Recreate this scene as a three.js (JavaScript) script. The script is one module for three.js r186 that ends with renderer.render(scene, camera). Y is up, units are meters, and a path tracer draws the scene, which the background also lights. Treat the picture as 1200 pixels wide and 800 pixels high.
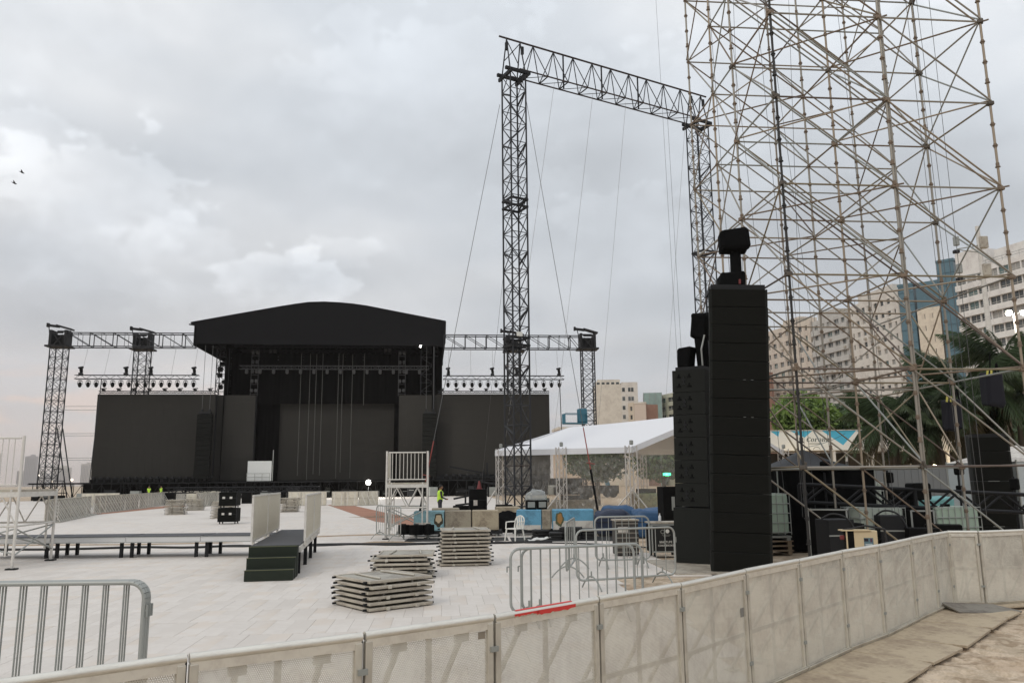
import * as THREE from 'three';
import { mergeGeometries } from 'three/addons/utils/BufferGeometryUtils.js';
import { RoundedBoxGeometry } from 'three/addons/geometries/RoundedBoxGeometry.js';
import { ImprovedNoise } from 'three/addons/math/ImprovedNoise.js';
import { MarchingCubes } from 'three/addons/objects/MarchingCubes.js';

// ---------------------------------------------------------------- camera
const scene = new THREE.Scene();
const camera = new THREE.PerspectiveCamera(46.68, 1024 / 682, 0.1, 9000);
camera.position.set(0, 1.9, 0);
camera.rotation.set(0.175, 0, -0.010, 'YXZ');

// ---------------------------------------------------------------- sky: overcast evening, computed
const noise3 = new ImprovedNoise();
const fbm = (x, y, z, o = 5) => { let s = 0, a = 0.5, f = 1; for (let i = 0; i < o; i++) { s += a * noise3.noise(x * f + i * 7.3, y * f + i * 3.1, z * f); a *= 0.5; f *= 2.03; } return s; };
const sstep = (a, b, x) => { const t = Math.min(1, Math.max(0, (x - a) / (b - a))); return t * t * (3 - 2 * t); };
const lerp = (a, b, t) => a + (b - a) * t;
{
  const W = 2560, H = 1280, d = new Float32Array(W * H * 4), R = Math.PI / 180, CW = 512, CH = 256, low = [0, 1, 2].map(() => new Float32Array((CW + 1) * (CH + 1)));
  const CS = new Float64Array(W), SN = new Float64Array(W); for (let i = 0; i < W; i++) { const ph = ((i + 0.5) / W - 0.5) * 2 * Math.PI; CS[i] = Math.cos(ph); SN[i] = Math.sin(ph); }
  const dirOf = (u, v) => { const el = (v - 0.5) * Math.PI, ph = (u - 0.5) * 2 * Math.PI, cy = Math.cos(el); return [cy * Math.cos(ph), Math.sin(el), cy * Math.sin(ph)]; };
  for (let j = 0; j <= CH; j++) for (let i = 0; i <= CW; i++) { // the broad layer, on a coarse grid
    if (j < CH * 0.48) continue; const [x, y, z] = dirOf(i / CW, j / CH), y0 = Math.max(y, 0), px = x / (y0 + 0.2), pz = z / (y0 + 0.2), k = j * (CW + 1) + i;
    low[0][k] = fbm(px * 0.7 + 3.7, 0.4, pz * 0.7 - 1.2, 4); low[1][k] = fbm(px * 2.1, 5.2, pz * 2.1, 5); low[2][k] = fbm(x * 3 + 9, y0 * 9, z * 3, 5);
  }
  const pick = (g, u, v) => { const fx = u * CW, fy = v * CH, ix = Math.min(CW - 1, Math.floor(fx)), iy = Math.min(CH - 1, Math.floor(fy)), tx = fx - ix, ty = fy - iy, k = iy * (CW + 1) + ix; return lerp(lerp(g[k], g[k + 1], tx), lerp(g[k + CW + 1], g[k + CW + 2], tx), ty); };
  // cumulus heads rising out of the layer: azimuth (from straight ahead, right positive), elevation, half sizes, strength
  const heads = [[-16, 13.2, 5.4, 3.4, 0.19], [-13.2, 15.2, 3.2, 2.2, 0.10], [-29, 10.5, 9, 2.2, -0.07], [-29, 17.5, 8, 5.0, 0.15], [-33, 21, 4, 2.6, 0.10], [-23.5, 15, 5, 3, 0.07], [-5, 27, 13, 5.5, 0.06], [-34, 31, 9, 5, 0.05], [9, 18, 7, 3, 0.07], [3, 20.5, 5, 2.6, 0.05], [20, 27, 12, 5, 0.06], [-70, 20, 16, 7, 0.1], [60, 24, 18, 8, 0.1], [120, 20, 20, 8, 0.1], [-130, 22, 20, 9, 0.1], [170, 18, 20, 8, 0.1]];
  for (let j = 0; j < H; j++) {
    const v = (j + 0.5) / H, e = (v - 0.5) * 180, sy = Math.sin(e * R), cy = Math.cos(e * R);
    for (let i = 0; i < W; i++) {
      const u = (i + 0.5) / W, x = cy * CS[i], z = cy * SN[i], k = (j * W + i) * 4; let r, g, b;
      if (e < -1.5) { r = 0.34; g = 0.31; b = 0.27; } else {
        const az = Math.atan2(x, -z) / R, y0 = Math.max(sy, 0), big = pick(low[0], u, v), mid = pick(low[1], u, v), streak = pick(low[2], u, v), fine = e < 42;
        let L = 0.83 * (0.80 + 0.46 * y0) * (1 + 0.27 * big + 0.22 * mid + 0.26 * streak) * (1 + 0.08 * sstep(6, 30, e)), n = 0, m = 0;
        if (fine) {
          n = fbm(x * 13, sy * 19, z * 13, 5); m = fbm(x * 34 + 4, sy * 44, z * 34, 3); const fade = 1 - sstep(34, 42, e); n *= fade; m *= fade; L *= 1 + 0.06 * n + 0.03 * m;
          for (const [a, h, w, t, s] of heads) {
            let da = az - a; if (da > 180) da -= 360; if (da < -180) da += 360; if (Math.abs(da) > w * 2.2 || Math.abs(e - h) > t * 3) continue;
            const q = Math.hypot(da / w, (e - h) / (e > h ? t : t * 2.0)) - 0.75 * Math.abs(n) * 2 - 0.35 * m + 0.22, edge = e > h ? 0.16 : 0.75;
            L *= 1 + s * sstep(1, 1 - edge, q) * (0.55 + 0.45 * sstep(-0.9, 0.9, (e - h) / t + 1.6 * m));
          }
        }
        const tint = sstep(-0.35, 0.35, big + 0.7 * streak);
        r = L * lerp(0.88, 0.955, tint); g = L * lerp(0.937, 0.982, tint); b = L * lerp(1.005, 1.015, tint);
        // the low evening glow towards the sea
        let da = az + 52; if (da > 180) da -= 360; if (da < -180) da += 360;
        const gl = Math.exp(-(da * da) / (2 * 34 * 34)) * (0.85 * Math.exp(-Math.max(e, 0) / 5) + (e < 12 && Math.abs(da) < 90 ? 0.5 * sstep(0.1, 0.4, fbm(x * 14, sy * 60, z * 14, 4) + 0.2) * Math.exp(-((e - 5) ** 2) / 5) : 0));
        r = lerp(r, 0.95, gl); g = lerp(g, 0.765, gl); b = lerp(b, 0.67, gl);
      }
      d[k] = r; d[k + 1] = g; d[k + 2] = b; d[k + 3] = 1;
    }
  }
  const t = new THREE.DataTexture(d, W, H, THREE.RGBAFormat, THREE.FloatType);
  t.mapping = THREE.EquirectangularReflectionMapping; t.magFilter = t.minFilter = THREE.LinearFilter; t.wrapS = THREE.RepeatWrapping; t.needsUpdate = true;
  scene.background = t; scene.environment = t;
}
// ---------------------------------------------------------------- veiled sun, high behind the photographer's left shoulder
const sun = new THREE.DirectionalLight(new THREE.Color(1, 0.92, 0.80), 0.85);
sun.position.set(-42, 62, 62); sun.castShadow = true; sun.shadow.radius = 34; sun.shadow.mapSize.set(2048, 2048);
Object.assign(sun.shadow.camera, { left: -90, right: 90, top: 90, bottom: -90, near: 1, far: 400 });
sun.target.position.set(0, 0, -40); sun.position.add(sun.target.position);
scene.add(sun, sun.target);
const renderer = new THREE.WebGLRenderer({ antialias: true });
renderer.toneMapping = THREE.LinearToneMapping;
renderer.toneMappingExposure = 0.92;
renderer.shadowMap.enabled = true;
renderer.setSize(1024, 682);

// ---------------------------------------------------------------- helpers
let seed = 20240517;
const rnd = () => { seed |= 0; seed = seed + 0x6D2B79F5 | 0; let t = Math.imul(seed ^ seed >>> 15, 1 | seed); t = t + Math.imul(t ^ t >>> 7, 61 | t) ^ t; return ((t ^ t >>> 14) >>> 0) / 4294967296; };
const rr = (a, b) => a + (b - a) * rnd();
const V = (x, y, z) => new THREE.Vector3(x, y, z);
const PI = Math.PI;
// the show site's own axes: u to the right along the stage front, v towards the stage
const SA = 0.0885, SC = Math.cos(SA), SS = Math.sin(SA);
const site = (u, v, y = 0) => V(u * SC - v * SS, y, -(u * SS + v * SC));
const used = {};
const numbered = (n) => { const k = used[n] = (used[n] ?? -1) + 1; return k ? n + '_' + String(k).padStart(3, '0') : n; };
function tag(o, label, category, group, kind) { o.userData = { label, category }; if (group) o.userData.group = group; if (kind) o.userData.kind = kind; return o; }
function thing(name, label, category, pos = V(0, 0, 0), turn = 0, group) {
  const o = new THREE.Group(); o.name = numbered(name); scene.add(o);
  o.position.copy(pos); o.rotation.y = turn; return tag(o, label, category, group);
}
function dup(o, pos, turn = 0, label, group) {
  const c = o.clone(); c.name = numbered(o.name.replace(/_\d{3}$/, '')); c.userData = { ...o.userData };
  if (label) c.userData.label = label; if (group) c.userData.group = group;
  c.position.copy(pos); c.rotation.set(0, turn, 0); scene.add(c); return c;
}
function shadows(m) { m.castShadow = m.receiveShadow = true; return m; }
function boxUV(g) {
  if (g.index) g = g.toNonIndexed();
  const p = g.attributes.position, n = g.attributes.normal, uv = new Float32Array(p.count * 2);
  for (let i = 0; i < p.count; i++) {
    const ax = Math.abs(n.getX(i)), ay = Math.abs(n.getY(i)), az = Math.abs(n.getZ(i));
    if (ay >= ax && ay >= az) { uv[2 * i] = p.getX(i); uv[2 * i + 1] = p.getZ(i); } else if (ax >= az) { uv[2 * i] = p.getZ(i); uv[2 * i + 1] = p.getY(i); } else { uv[2 * i] = p.getX(i); uv[2 * i + 1] = p.getY(i); }
  }
  g.setAttribute('uv', new THREE.BufferAttribute(uv, 2)); return g;
}
const UP = V(0, 1, 0);
class MB {
  constructor() { this.g = []; }
  add(g, m) { if (g.index) g = g.toNonIndexed(); else g = g.clone(); for (const k of Object.keys(g.attributes)) if (!['position', 'normal', 'uv'].includes(k)) g.deleteAttribute(k); if (!g.attributes.uv) g.setAttribute('uv', new THREE.BufferAttribute(new Float32Array(g.attributes.position.count * 2), 2)); if (m) g.applyMatrix4(m); this.g.push(g); return this; }
  box(x, y, z, w, h, d, rx = 0, ry = 0, rz = 0) { return this.add(new THREE.BoxGeometry(w, h, d), new THREE.Matrix4().compose(V(x, y, z), new THREE.Quaternion().setFromEuler(new THREE.Euler(rx, ry, rz, 'YXZ')), V(1, 1, 1))); }
  rbox(x, y, z, w, h, d, r = 0.02, rx = 0, ry = 0, rz = 0) { return this.add(new RoundedBoxGeometry(w, h, d, 2, r), new THREE.Matrix4().compose(V(x, y, z), new THREE.Quaternion().setFromEuler(new THREE.Euler(rx, ry, rz, 'YXZ')), V(1, 1, 1))); }
  cyl(a, b, r, n = 6, r2 = r) { const d = b.clone().sub(a), l = d.length(); return this.add(new THREE.CylinderGeometry(r2, r, l, n, 1), new THREE.Matrix4().compose(a.clone().add(b).multiplyScalar(0.5), new THREE.Quaternion().setFromUnitVectors(UP, d.divideScalar(l)), V(1, 1, 1))); }
  tube(pts, r, seg = 24, n = 6, closed = false) { return this.add(new THREE.TubeGeometry(new THREE.CatmullRomCurve3(pts, closed, 'centripetal'), seg, r, n, closed)); }
  path(pts, r, n = 6) { for (let i = 0; i + 1 < pts.length; i++) this.cyl(pts[i], pts[i + 1], r, n); return this; }
  geo() { return boxUV(mergeGeometries(this.g)); }
  build(name, mat, parent = scene) { const m = shadows(new THREE.Mesh(this.geo(), mat)); m.name = parent === scene ? numbered(name) : name; parent.add(m); return m; }
}
const mesh = (name, geo, mat, parent) => { const m = shadows(new THREE.Mesh(geo, mat)); m.name = parent === scene ? numbered(name) : name; parent.add(m); return m; };
const unitCyl = new THREE.CylinderGeometry(1, 1, 1, 8, 1), unitBox = new THREE.BoxGeometry(1, 1, 1);
function bar(name, a, b, r, mat, parent) {
  const d = b.clone().sub(a), l = d.length(), m = mesh(name, unitCyl, mat, parent);
  m.position.copy(a).add(b).multiplyScalar(0.5); m.quaternion.setFromUnitVectors(UP, d.divideScalar(l)); m.scale.set(r, l, r); return m;
}
function block(name, x, y, z, w, h, d, mat, parent, ry = 0) { const m = mesh(name, unitBox, mat, parent); m.position.set(x, y, z); m.scale.set(w, h, d); m.rotation.y = ry; return m; }
// rounded rectangle path in the local xy plane
function roundRectPts(x0, y0, x1, y1, r, k = 5) {
  const P = []; for (const [cx, cy, a0] of [[x1 - r, y1 - r, 0], [x0 + r, y1 - r, 90], [x0 + r, y0 + r, 180], [x1 - r, y0 + r, 270]]) for (let i = 0; i <= k; i++) { const a = (a0 + 90 * i / k) * PI / 180; P.push(V(cx + r * Math.cos(a), cy + r * Math.sin(a), 0)); }
  return P;
}

// ---------------------------------------------------------------- textures and materials
function valueNoise(N, cells, sd) { // tileable
  let s = sd * 7919 + 17; const h = () => { s = (s * 1664525 + 1013904223) >>> 0; return s / 4294967296; };
  const g = Array.from({ length: cells * cells }, h), o = new Float32Array(N * N);
  for (let y = 0; y < N; y++) for (let x = 0; x < N; x++) {
    const fx = x / N * cells, fy = y / N * cells, ix = Math.floor(fx), iy = Math.floor(fy), tx = fx - ix, ty = fy - iy, sx = tx * tx * (3 - 2 * tx), sy = ty * ty * (3 - 2 * ty);
    const G = (a, b) => g[(b % cells) * cells + a % cells];
    o[y * N + x] = lerp(lerp(G(ix, iy), G(ix + 1, iy), sx), lerp(G(ix, iy + 1), G(ix + 1, iy + 1), sx), sy);
  } return o;
}
function noiseField(N, octs, sd) { const o = new Float32Array(N * N); let w = 0; octs.forEach(([c, a], i) => { const v = valueNoise(N, c, sd + i * 13); for (let k = 0; k < o.length; k++) o[k] += v[k] * a; w += a; }); for (let k = 0; k < o.length; k++) o[k] /= w; return o; }
function texFrom(N, fn, repeat, srgb = true) {
  const d = new Uint8Array(N * N * 4); for (let y = 0; y < N; y++) for (let x = 0; x < N; x++) { const c = fn(x, y, y * N + x), k = (y * N + x) * 4; for (let i = 0; i < 3; i++) d[k + i] = Math.max(0, Math.min(255, Math.round(255 * (typeof c === 'number' ? c : c[i])))); d[k + 3] = 255; }
  const t = new THREE.DataTexture(d, N, N); t.wrapS = t.wrapT = THREE.RepeatWrapping; t.magFilter = THREE.LinearFilter; t.minFilter = THREE.LinearMipmapLinearFilter; t.generateMipmaps = true; t.repeat.set(repeat, repeat); if (srgb) t.colorSpace = THREE.SRGBColorSpace; t.needsUpdate = true; return t;
}
// grime: near-white multiplier with blotches and specks
function grime(sd, depth, repeat, tint = [1, 0.97, 0.92], octs = [[4, 1], [9, 0.8], [23, 0.7], [61, 0.6], [128, 0.5]]) {
  const f = noiseField(256, octs, sd), s = noiseField(256, [[7, 1], [31, 0.6]], sd + 90);
  return texFrom(256, (x, y, k) => { const q = 1 - depth * sstep(0.38, 0.72, f[k]) - depth * 0.5 * sstep(0.6, 0.75, s[k]); return [q + (1 - q) * (tint[0] - 0.9), q * lerp(1, tint[1], depth * 2 > 1 ? 1 : depth * 2), q * lerp(1, tint[2], depth * 2 > 1 ? 1 : depth * 2)]; }, repeat);
}
const bumpTex = (sd, octs, repeat) => { const f = noiseField(256, octs, sd); return texFrom(256, (x, y, k) => f[k], repeat, false); };
const T = {
  grimeFine: grime(3, 0.07, 0.9), grimeWide: grime(8, 0.07, 0.13, [1, 0.97, 0.93]), grimePanel: grime(19, 0.10, 0.42, [1, 0.965, 0.9], [[3, 1], [7, 0.9], [19, 0.6], [90, 0.4]]), grimeHeavy: grime(15, 0.17, 0.55, [1, 0.96, 0.9]),
  cloth: bumpTex(41, [[16, 1], [64, 0.7], [128, 0.7]], 1.2), rough: bumpTex(57, [[8, 1], [32, 1], [100, 1]], 0.8),
};
const std = (r, g, b, rough = 0.7, metal = 0, x = {}) => { const m = new THREE.MeshStandardMaterial({ roughness: rough, metalness: metal, side: THREE.DoubleSide, ...x }); m.color.setRGB(r, g, b); return m; };
const blk = (r, g, b, spec = 0.25, rough = 0.8, x = {}) => { const m = new THREE.MeshPhysicalMaterial({ roughness: rough, specularIntensity: spec, side: THREE.DoubleSide, ...x }); m.color.setRGB(r, g, b); return m; };
const M = {
  galv: std(0.36, 0.37, 0.35, 0.5, 0.45), galvDull: std(0.30, 0.31, 0.29, 0.6, 0.3), scaffPost: std(0.30, 0.275, 0.235, 0.45, 0.5), scaffTube: std(0.32, 0.26, 0.195, 0.5, 0.4), scaffRust: std(0.20, 0.15, 0.11, 0.65, 0.2), scaffDark: blk(0.03, 0.029, 0.028, 0.6, 0.55), clamp: std(0.10, 0.085, 0.07, 0.6, 0.4),
  alu: std(0.74, 0.72, 0.66, 0.32, 0.55, { map: T.grimeFine }), aluFrame: std(0.60, 0.575, 0.505, 0.45, 0.3, { map: T.grimePanel }), aluEdge: std(0.66, 0.66, 0.66, 0.4, 0.4),
  whiteSteel: std(0.66, 0.64, 0.60, 0.55, 0.05, { map: T.grimeFine }), cream: std(0.68, 0.64, 0.54, 0.6, 0.0, { map: T.grimeFine }), panelGrey: std(0.40, 0.39, 0.35, 0.6, 0.2, { map: T.grimeHeavy }), panelGreyB: std(0.47, 0.44, 0.38, 0.6, 0.2, { map: T.grimeHeavy }),
  blackSteel: blk(0.013, 0.0135, 0.015, 0.5, 0.6), trussDark: blk(0.026, 0.027, 0.031, 0.6, 0.55), trussRust: blk(0.05, 0.036, 0.034, 0.6, 0.6), blackCloth: blk(0.007, 0.0072, 0.0075, 0.1, 0.95, { bumpMap: T.cloth, bumpScale: 0.004 }), drape: blk(0.0028, 0.0029, 0.003, 0.05, 1), roofCloth: blk(0.0095, 0.0096, 0.0108, 0.15, 0.9), black: blk(0.006, 0.006, 0.006, 0.2, 0.8), blackPaint: blk(0.0065, 0.0068, 0.006, 0.2, 0.75, { bumpMap: T.rough, bumpScale: 0.003 }), led: blk(0.034, 0.0325, 0.0295, 0.12, 0.95),
  deckTop: std(0.05, 0.05, 0.055, 0.6), carpet: std(0.016, 0.022, 0.014, 0.95), rubber: std(0.012, 0.012, 0.012, 0.8), cable: std(0.014, 0.014, 0.015, 0.6), wire: std(0.10, 0.10, 0.10, 0.5, 0.3), wirePale: std(0.30, 0.29, 0.28, 0.5, 0.4),
  concrete: std(0.34, 0.31, 0.25, 0.9, 0, { map: T.grimeHeavy, bumpMap: T.rough, bumpScale: 0.006 }), concreteB: std(0.42, 0.37, 0.28, 0.9, 0, { map: T.grimeHeavy, bumpMap: T.rough, bumpScale: 0.006 }),
  skyPaint: std(0.13, 0.36, 0.55, 0.7, 0, { map: T.grimeHeavy }), skyPaintPale: std(0.28, 0.50, 0.58, 0.7, 0, { map: T.grimeHeavy }), whitePaint: std(0.62, 0.61, 0.58, 0.7, 0, { map: T.grimeHeavy }), ochre: std(0.36, 0.19, 0.06, 0.8), brownPaint: std(0.06, 0.05, 0.03, 0.8), olive: std(0.09, 0.10, 0.05, 0.8),
  plasticWhite: std(0.72, 0.71, 0.66, 0.4), redTape: std(0.62, 0.035, 0.03, 0.45), red: std(0.16, 0.025, 0.025, 0.6), terracotta: std(0.34, 0.17, 0.11, 0.9, 0, { map: T.grimeWide }), blueTarp: std(0.022, 0.075, 0.17, 0.5), navyTarp: std(0.015, 0.025, 0.055, 0.6), hivis: std(0.50, 0.80, 0.06, 0.7), tan: std(0.62, 0.50, 0.33, 0.6), glass: std(0.035, 0.045, 0.05, 0.15, 0, {}),
};

// ================================================================ GROUND
const joints = [[-2.95, 2.86], [-2.26, 3.43], [-1.57, 4.0], [-0.82, 4.5], [-0.13, 5.05], [0.58, 5.76], [1.30, 6.46], [2.07, 7.37], [2.86, 8.24], [3.66, 9.14], [4.42, 9.9], [5.33, 10.95], [6.03, 11.73], [6.53, 12.24], [6.95, 12.17], [7.82, 12.46], [8.95, 12.82]];
function behindBarrier(x, d) { // distance behind the barrier run (negative: on the sand side)
  let best = 1e9, sgn = 1;
  for (let i = 0; i + 1 < joints.length; i++) {
    const [ax, ad] = joints[i], [bx, bd] = joints[i + 1], dx = bx - ax, dd = bd - ad, t = Math.max(0, Math.min(1, ((x - ax) * dx + (d - ad) * dd) / (dx * dx + dd * dd)));
    const q = Math.hypot(x - ax - t * dx, d - ad - t * dd); if (q < best) { best = q; sgn = (-(x - ax) * dd + (d - ad) * dx) > 0 ? 1 : -1; }
  } return best * sgn;
}
{
  const xs = [], ds = [];
  for (const x of [-4000, -2500, -1500, -900, -500, -300, -180, -110, -70, -45, -30, -20, -14, -9, -6, -4, -2.5, -1.2, -0.2]) xs.push(x);
  for (let x = 0.6; x < 10.5; x += 0.05) xs.push(x);
  for (const x of [11, 12, 13.5, 15, 18, 22, 30, 45, 70, 110, 180, 300, 500, 900, 1500, 2500, 4000]) xs.push(x);
  for (const q of [-60, -20, -6, -2, 1, 3, 4.5, 5.5]) ds.push(q);
  for (let q = 5.8; q < 13.2; q += 0.05) ds.push(q);
  for (const q of [13.6, 14.2, 15, 16, 17.5, 19, 21, 24, 28, 33, 40, 50, 65, 90, 130, 200, 320, 500, 900, 1500, 2500, 4000, 7000]) ds.push(q);
  const pos = [], uv = [], idx = [];
  // trodden sand: soft heel and toe pits
  const pits = []; for (let i = 0; i < 640; i++) { const x = rr(1.2, 10), d = rr(5.9, 13), a = rr(0, PI); pits.push([x, d, Math.cos(a), Math.sin(a), rr(0.05, 0.075), rr(0.10, 0.15), rr(0.016, 0.04)]); }
  for (const d of ds) for (const x of xs) {
    let y = -0.03;
    if (x > 0.5 && x < 10.5 && d > 5.7 && d < 13.2) {
      const e = Math.min(1, (x - 0.5) / 0.6, (10.5 - x) / 0.6, (d - 5.7) / 0.5, (13.2 - d) / 0.4);
      y += e * (0.016 * fbm(x * 1.1, 0, d * 1.1, 3) + 0.022 * fbm(x * 4.2, 2, d * 4.2, 4));
      for (const [px, pd, c, s, w, l, h] of pits) { const ax = x - px, ad = d - pd; if (Math.abs(ax) > 0.35 || Math.abs(ad) > 0.35) continue; const p = (ax * c + ad * s) / w, q = (-ax * s + ad * c) / l, r2 = p * p + q * q; if (r2 < 5) y += e * h * (-Math.exp(-r2) + 0.55 * Math.exp(-((Math.sqrt(r2) - 1.6) ** 2) * 4)); }
      y = Math.min(y, -0.006);
    }
    pos.push(x, y, -d); uv.push(x, d);
  }
  const n = xs.length; for (let j = 0; j + 1 < ds.length; j++) for (let i = 0; i + 1 < n; i++) { const a = j * n + i; idx.push(a, a + 1, a + n, a + 1, a + n + 1, a + n); }
  const g = new THREE.BufferGeometry(); g.setAttribute('position', new THREE.Float32BufferAttribute(pos, 3)); g.setAttribute('uv', new THREE.Float32BufferAttribute(uv, 2)); g.setIndex(idx); g.computeVertexNormals();
  const f = noiseField(512, [[5, 1], [11, 1], [27, 0.9], [70, 0.8], [190, 0.9]], 5), f2 = noiseField(512, [[3, 1], [8, 0.7], [90, 0.3]], 77), f3 = noiseField(512, [[17, 1], [45, 0.8]], 177);
  const map = texFrom(512, (x, y, k) => { const a = sstep(0.36, 0.66, f[k]), b = sstep(0.45, 0.7, f2[k]), c = sstep(0.55, 0.68, f3[k]); return [lerp(0.68, 0.79, a) - 0.05 * b - 0.09 * c, lerp(0.615, 0.72, a) - 0.06 * b - 0.095 * c, lerp(0.53, 0.635, a) - 0.065 * b - 0.095 * c]; }, 0.31);
  const m = std(1, 1, 1, 0.95, 0, { map, bumpMap: bumpTex(66, [[20, 1], [60, 1], [128, 1]], 0.8), bumpScale: 0.012 });
  const o = mesh('ground', g, m, scene); tag(o, 'trodden beige sand ground with footprints and pale patches', 'ground', null, 'structure');
}

// ---------------------------------------------------------------- white event flooring, laid plank by plank, on the site's axes
{
  const fl = new THREE.Group(); fl.name = 'flooring'; scene.add(fl); tag(fl, 'white interlocking event flooring laid over the beach', 'floor', null, 'structure'); fl.rotation.y = SA;
  const ff = noiseField(512, [[4, 1], [9, 1], [21, 0.7], [64, 0.5], [150, 0.5]], 23), fs = noiseField(512, [[6, 1], [13, 1], [40, 0.6]], 29);
  const map = texFrom(512, (x, y, k) => { const a = sstep(0.35, 0.68, ff[k]), b = sstep(0.56, 0.72, fs[k]); return [lerp(0.835, 0.800, a) - 0.016 * b, lerp(0.810, 0.772, a) - 0.03 * b, lerp(0.785, 0.744, a) - 0.045 * b]; }, 0.11);
  const mats = [1, 0.985, 0.965, 0.99].map((k) => std(k, k * 0.995, k * 0.985, 0.62, 0, { map }));
  const far = std(0.97, 0.965, 0.955, 0.62, 0, { map });
  const TW = 0.272, TL = 1.04, gap = 0.0022, geo = boxUV(new RoundedBoxGeometry(TW - gap, 0.026, TL - gap * 1.5, 1, 0.002));
  const variants = [0, 1, 2, 3, 4, 5].map((i) => { const g = geo.clone(), a = g.attributes.uv; for (let k = 0; k < a.count; k++) a.setXY(k, a.getX(k) + i * 1.73, a.getY(k) + i * 2.41); return g; });
  const cells = [];
  for (let j = 0; j < 38; j++) { const v = 3.1 + j * TL; for (let i = -150; i < 24; i++) {
    const u = i * TW + (j % 2) * TW * 0.5, x = u * SC - v * SS, d = u * SS + v * SC;
    if (behindBarrier(x, d) < 0.62 || (v > 15.6 ? u > 5.35 : u > 3.3) || Math.abs(x) > d * 0.72 + 2.5) continue;
    cells.push([u, v, d]);
  } }
  const inView = ([u, v, d]) => { const x = u * SC - v * SS; const px = 600 + 927 * x / d; return px > 130 && px < 800 && d > 8.6; };
  const near = cells.filter(inView).sort((a, b) => a[2] - b[2]).slice(0, 300), set = new Set(near);
  near.forEach(([u, v], i) => { const m = mesh('plank', variants[i * 7 % 6], mats[Math.floor(rnd() * 4)], fl); m.position.set(u, -0.013 + rr(-0.0015, 0.0015), -v); m.rotation.x = rr(-0.002, 0.002); });
  const buckets = [0, 1, 2, 3].map(() => new MB());
  for (const c of cells) if (!set.has(c)) buckets[Math.floor(rnd() * 4)].add(variants[Math.floor(rnd() * 6)], new THREE.Matrix4().makeTranslation(c[0], -0.013 + rr(-0.0012, 0.0012), -c[1]));
  buckets.forEach((b, i) => { const g = mergeGeometries(b.g), m = mesh('plank_field', g, mats[i], fl); m.userData.kind = 'stuff'; });
  // far field, past where planks can be told apart
  const v0 = 3.1 + 37.5 * TL; new MB().box(-24, -0.013, -(v0 + 110) / 2, 60, 0.026, 110 - v0).build('floor_sheet', far, fl);
  const pl = (name, pts, y, mat) => { const s = new THREE.Shape(pts.map(([x, d]) => new THREE.Vector2(x * SC + d * SS, d * SC - x * SS))); const g = new THREE.ExtrudeGeometry(s, { depth: 0.006, bevelEnabled: false }); g.rotateX(-PI / 2); const m = mesh(name, boxUV(g), mat, fl); m.position.y = y; return m; };
  pl('terracotta_path', [[-16.6, 71.8], [-14.4, 71], [-4.27, 39.75], [-3.65, 34.2], [-6.9, 40.3]], 0.003, M.terracotta);
  pl('terracotta_path', [[-28.6, 50.2], [-31.6, 73], [-29.6, 73], [-27.4, 51.6]], 0.003, M.terracotta);
  // bare strips and a worn seam
  const dirt = std(0.42, 0.33, 0.24, 0.95, 0, { map: T.grimeHeavy });
  pl('sand_seam', [[-16, 28.6], [-9.2, 28.9], [-5.6, 30.4], [-3.6, 30.2], [-6, 29.6], [-9.4, 28.35], [-16, 28.1]], 0.003, dirt);
  pl('sand_patch', [[-19, 26.5], [-12, 26.2], [-8.9, 26.7], [-9.6, 27.0], [-13, 26.7], [-19, 27.1]], 0.003, dirt); pl('sand_patch', [[-9.3, 45.6], [-6.6, 44.4], [-4.4, 45.2], [-5.2, 46.2], [-8, 46.6]], 0.003, dirt); pl('sand_patch', [[-5.0, 25.9], [-3.6, 25.4], [-2.9, 25.8], [-3.7, 26.6], [-4.6, 26.7]], 0.003, dirt);
}

// ================================================================ CURVED RUN OF PERFORATED BARRIER PANELS
const PH = 1.10;
const perfTex = (rad) => { // round holes on a staggered 11 mm pitch
  const N = 64, d = new Uint8Array(N * N * 4);
  for (let y = 0; y < N; y++) for (let x = 0; x < N; x++) {
    let q = 1e9; for (const [cx, cy] of [[0.25, 0.25], [0.75, 0.75], [1.25, 0.25], [-0.25, 0.75], [0.25, 1.25], [0.75, -0.25]]) q = Math.min(q, Math.hypot(((x + 0.5) / N - cx) * 11, ((y + 0.5) / N - cy) * 19));
    const a = q < rad ? 0 : 255, k = (y * N + x) * 4; d[k] = d[k + 1] = d[k + 2] = a; d[k + 3] = 255;
  }
  const t = new THREE.DataTexture(d, N, N); t.wrapS = t.wrapT = THREE.RepeatWrapping; t.magFilter = THREE.LinearFilter; t.minFilter = THREE.LinearMipmapLinearFilter; t.generateMipmaps = true; t.repeat.set(1 / 0.011, 1 / 0.019); t.needsUpdate = true; return t;
}, perf = perfTex(2.7), perfFine = perfTex(2.15);
const sheetMats = [[0.67, 0.65, 0.585], [0.67, 0.645, 0.575], [0.65, 0.63, 0.565]].map(([r, g, b], i) => std(r, g, b, 0.5, 0.2, { alphaMap: i ? perfFine : perf, alphaTest: 0.5, map: [T.grimeFine, T.grimePanel, T.grimePanel][i] }));
const plateMat = std(0.46, 0.39, 0.29, 0.85, 0.05, { map: grime(31, 0.15, 0.5, [1, 0.96, 0.9]) });
const sheetGeos = {};
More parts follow.
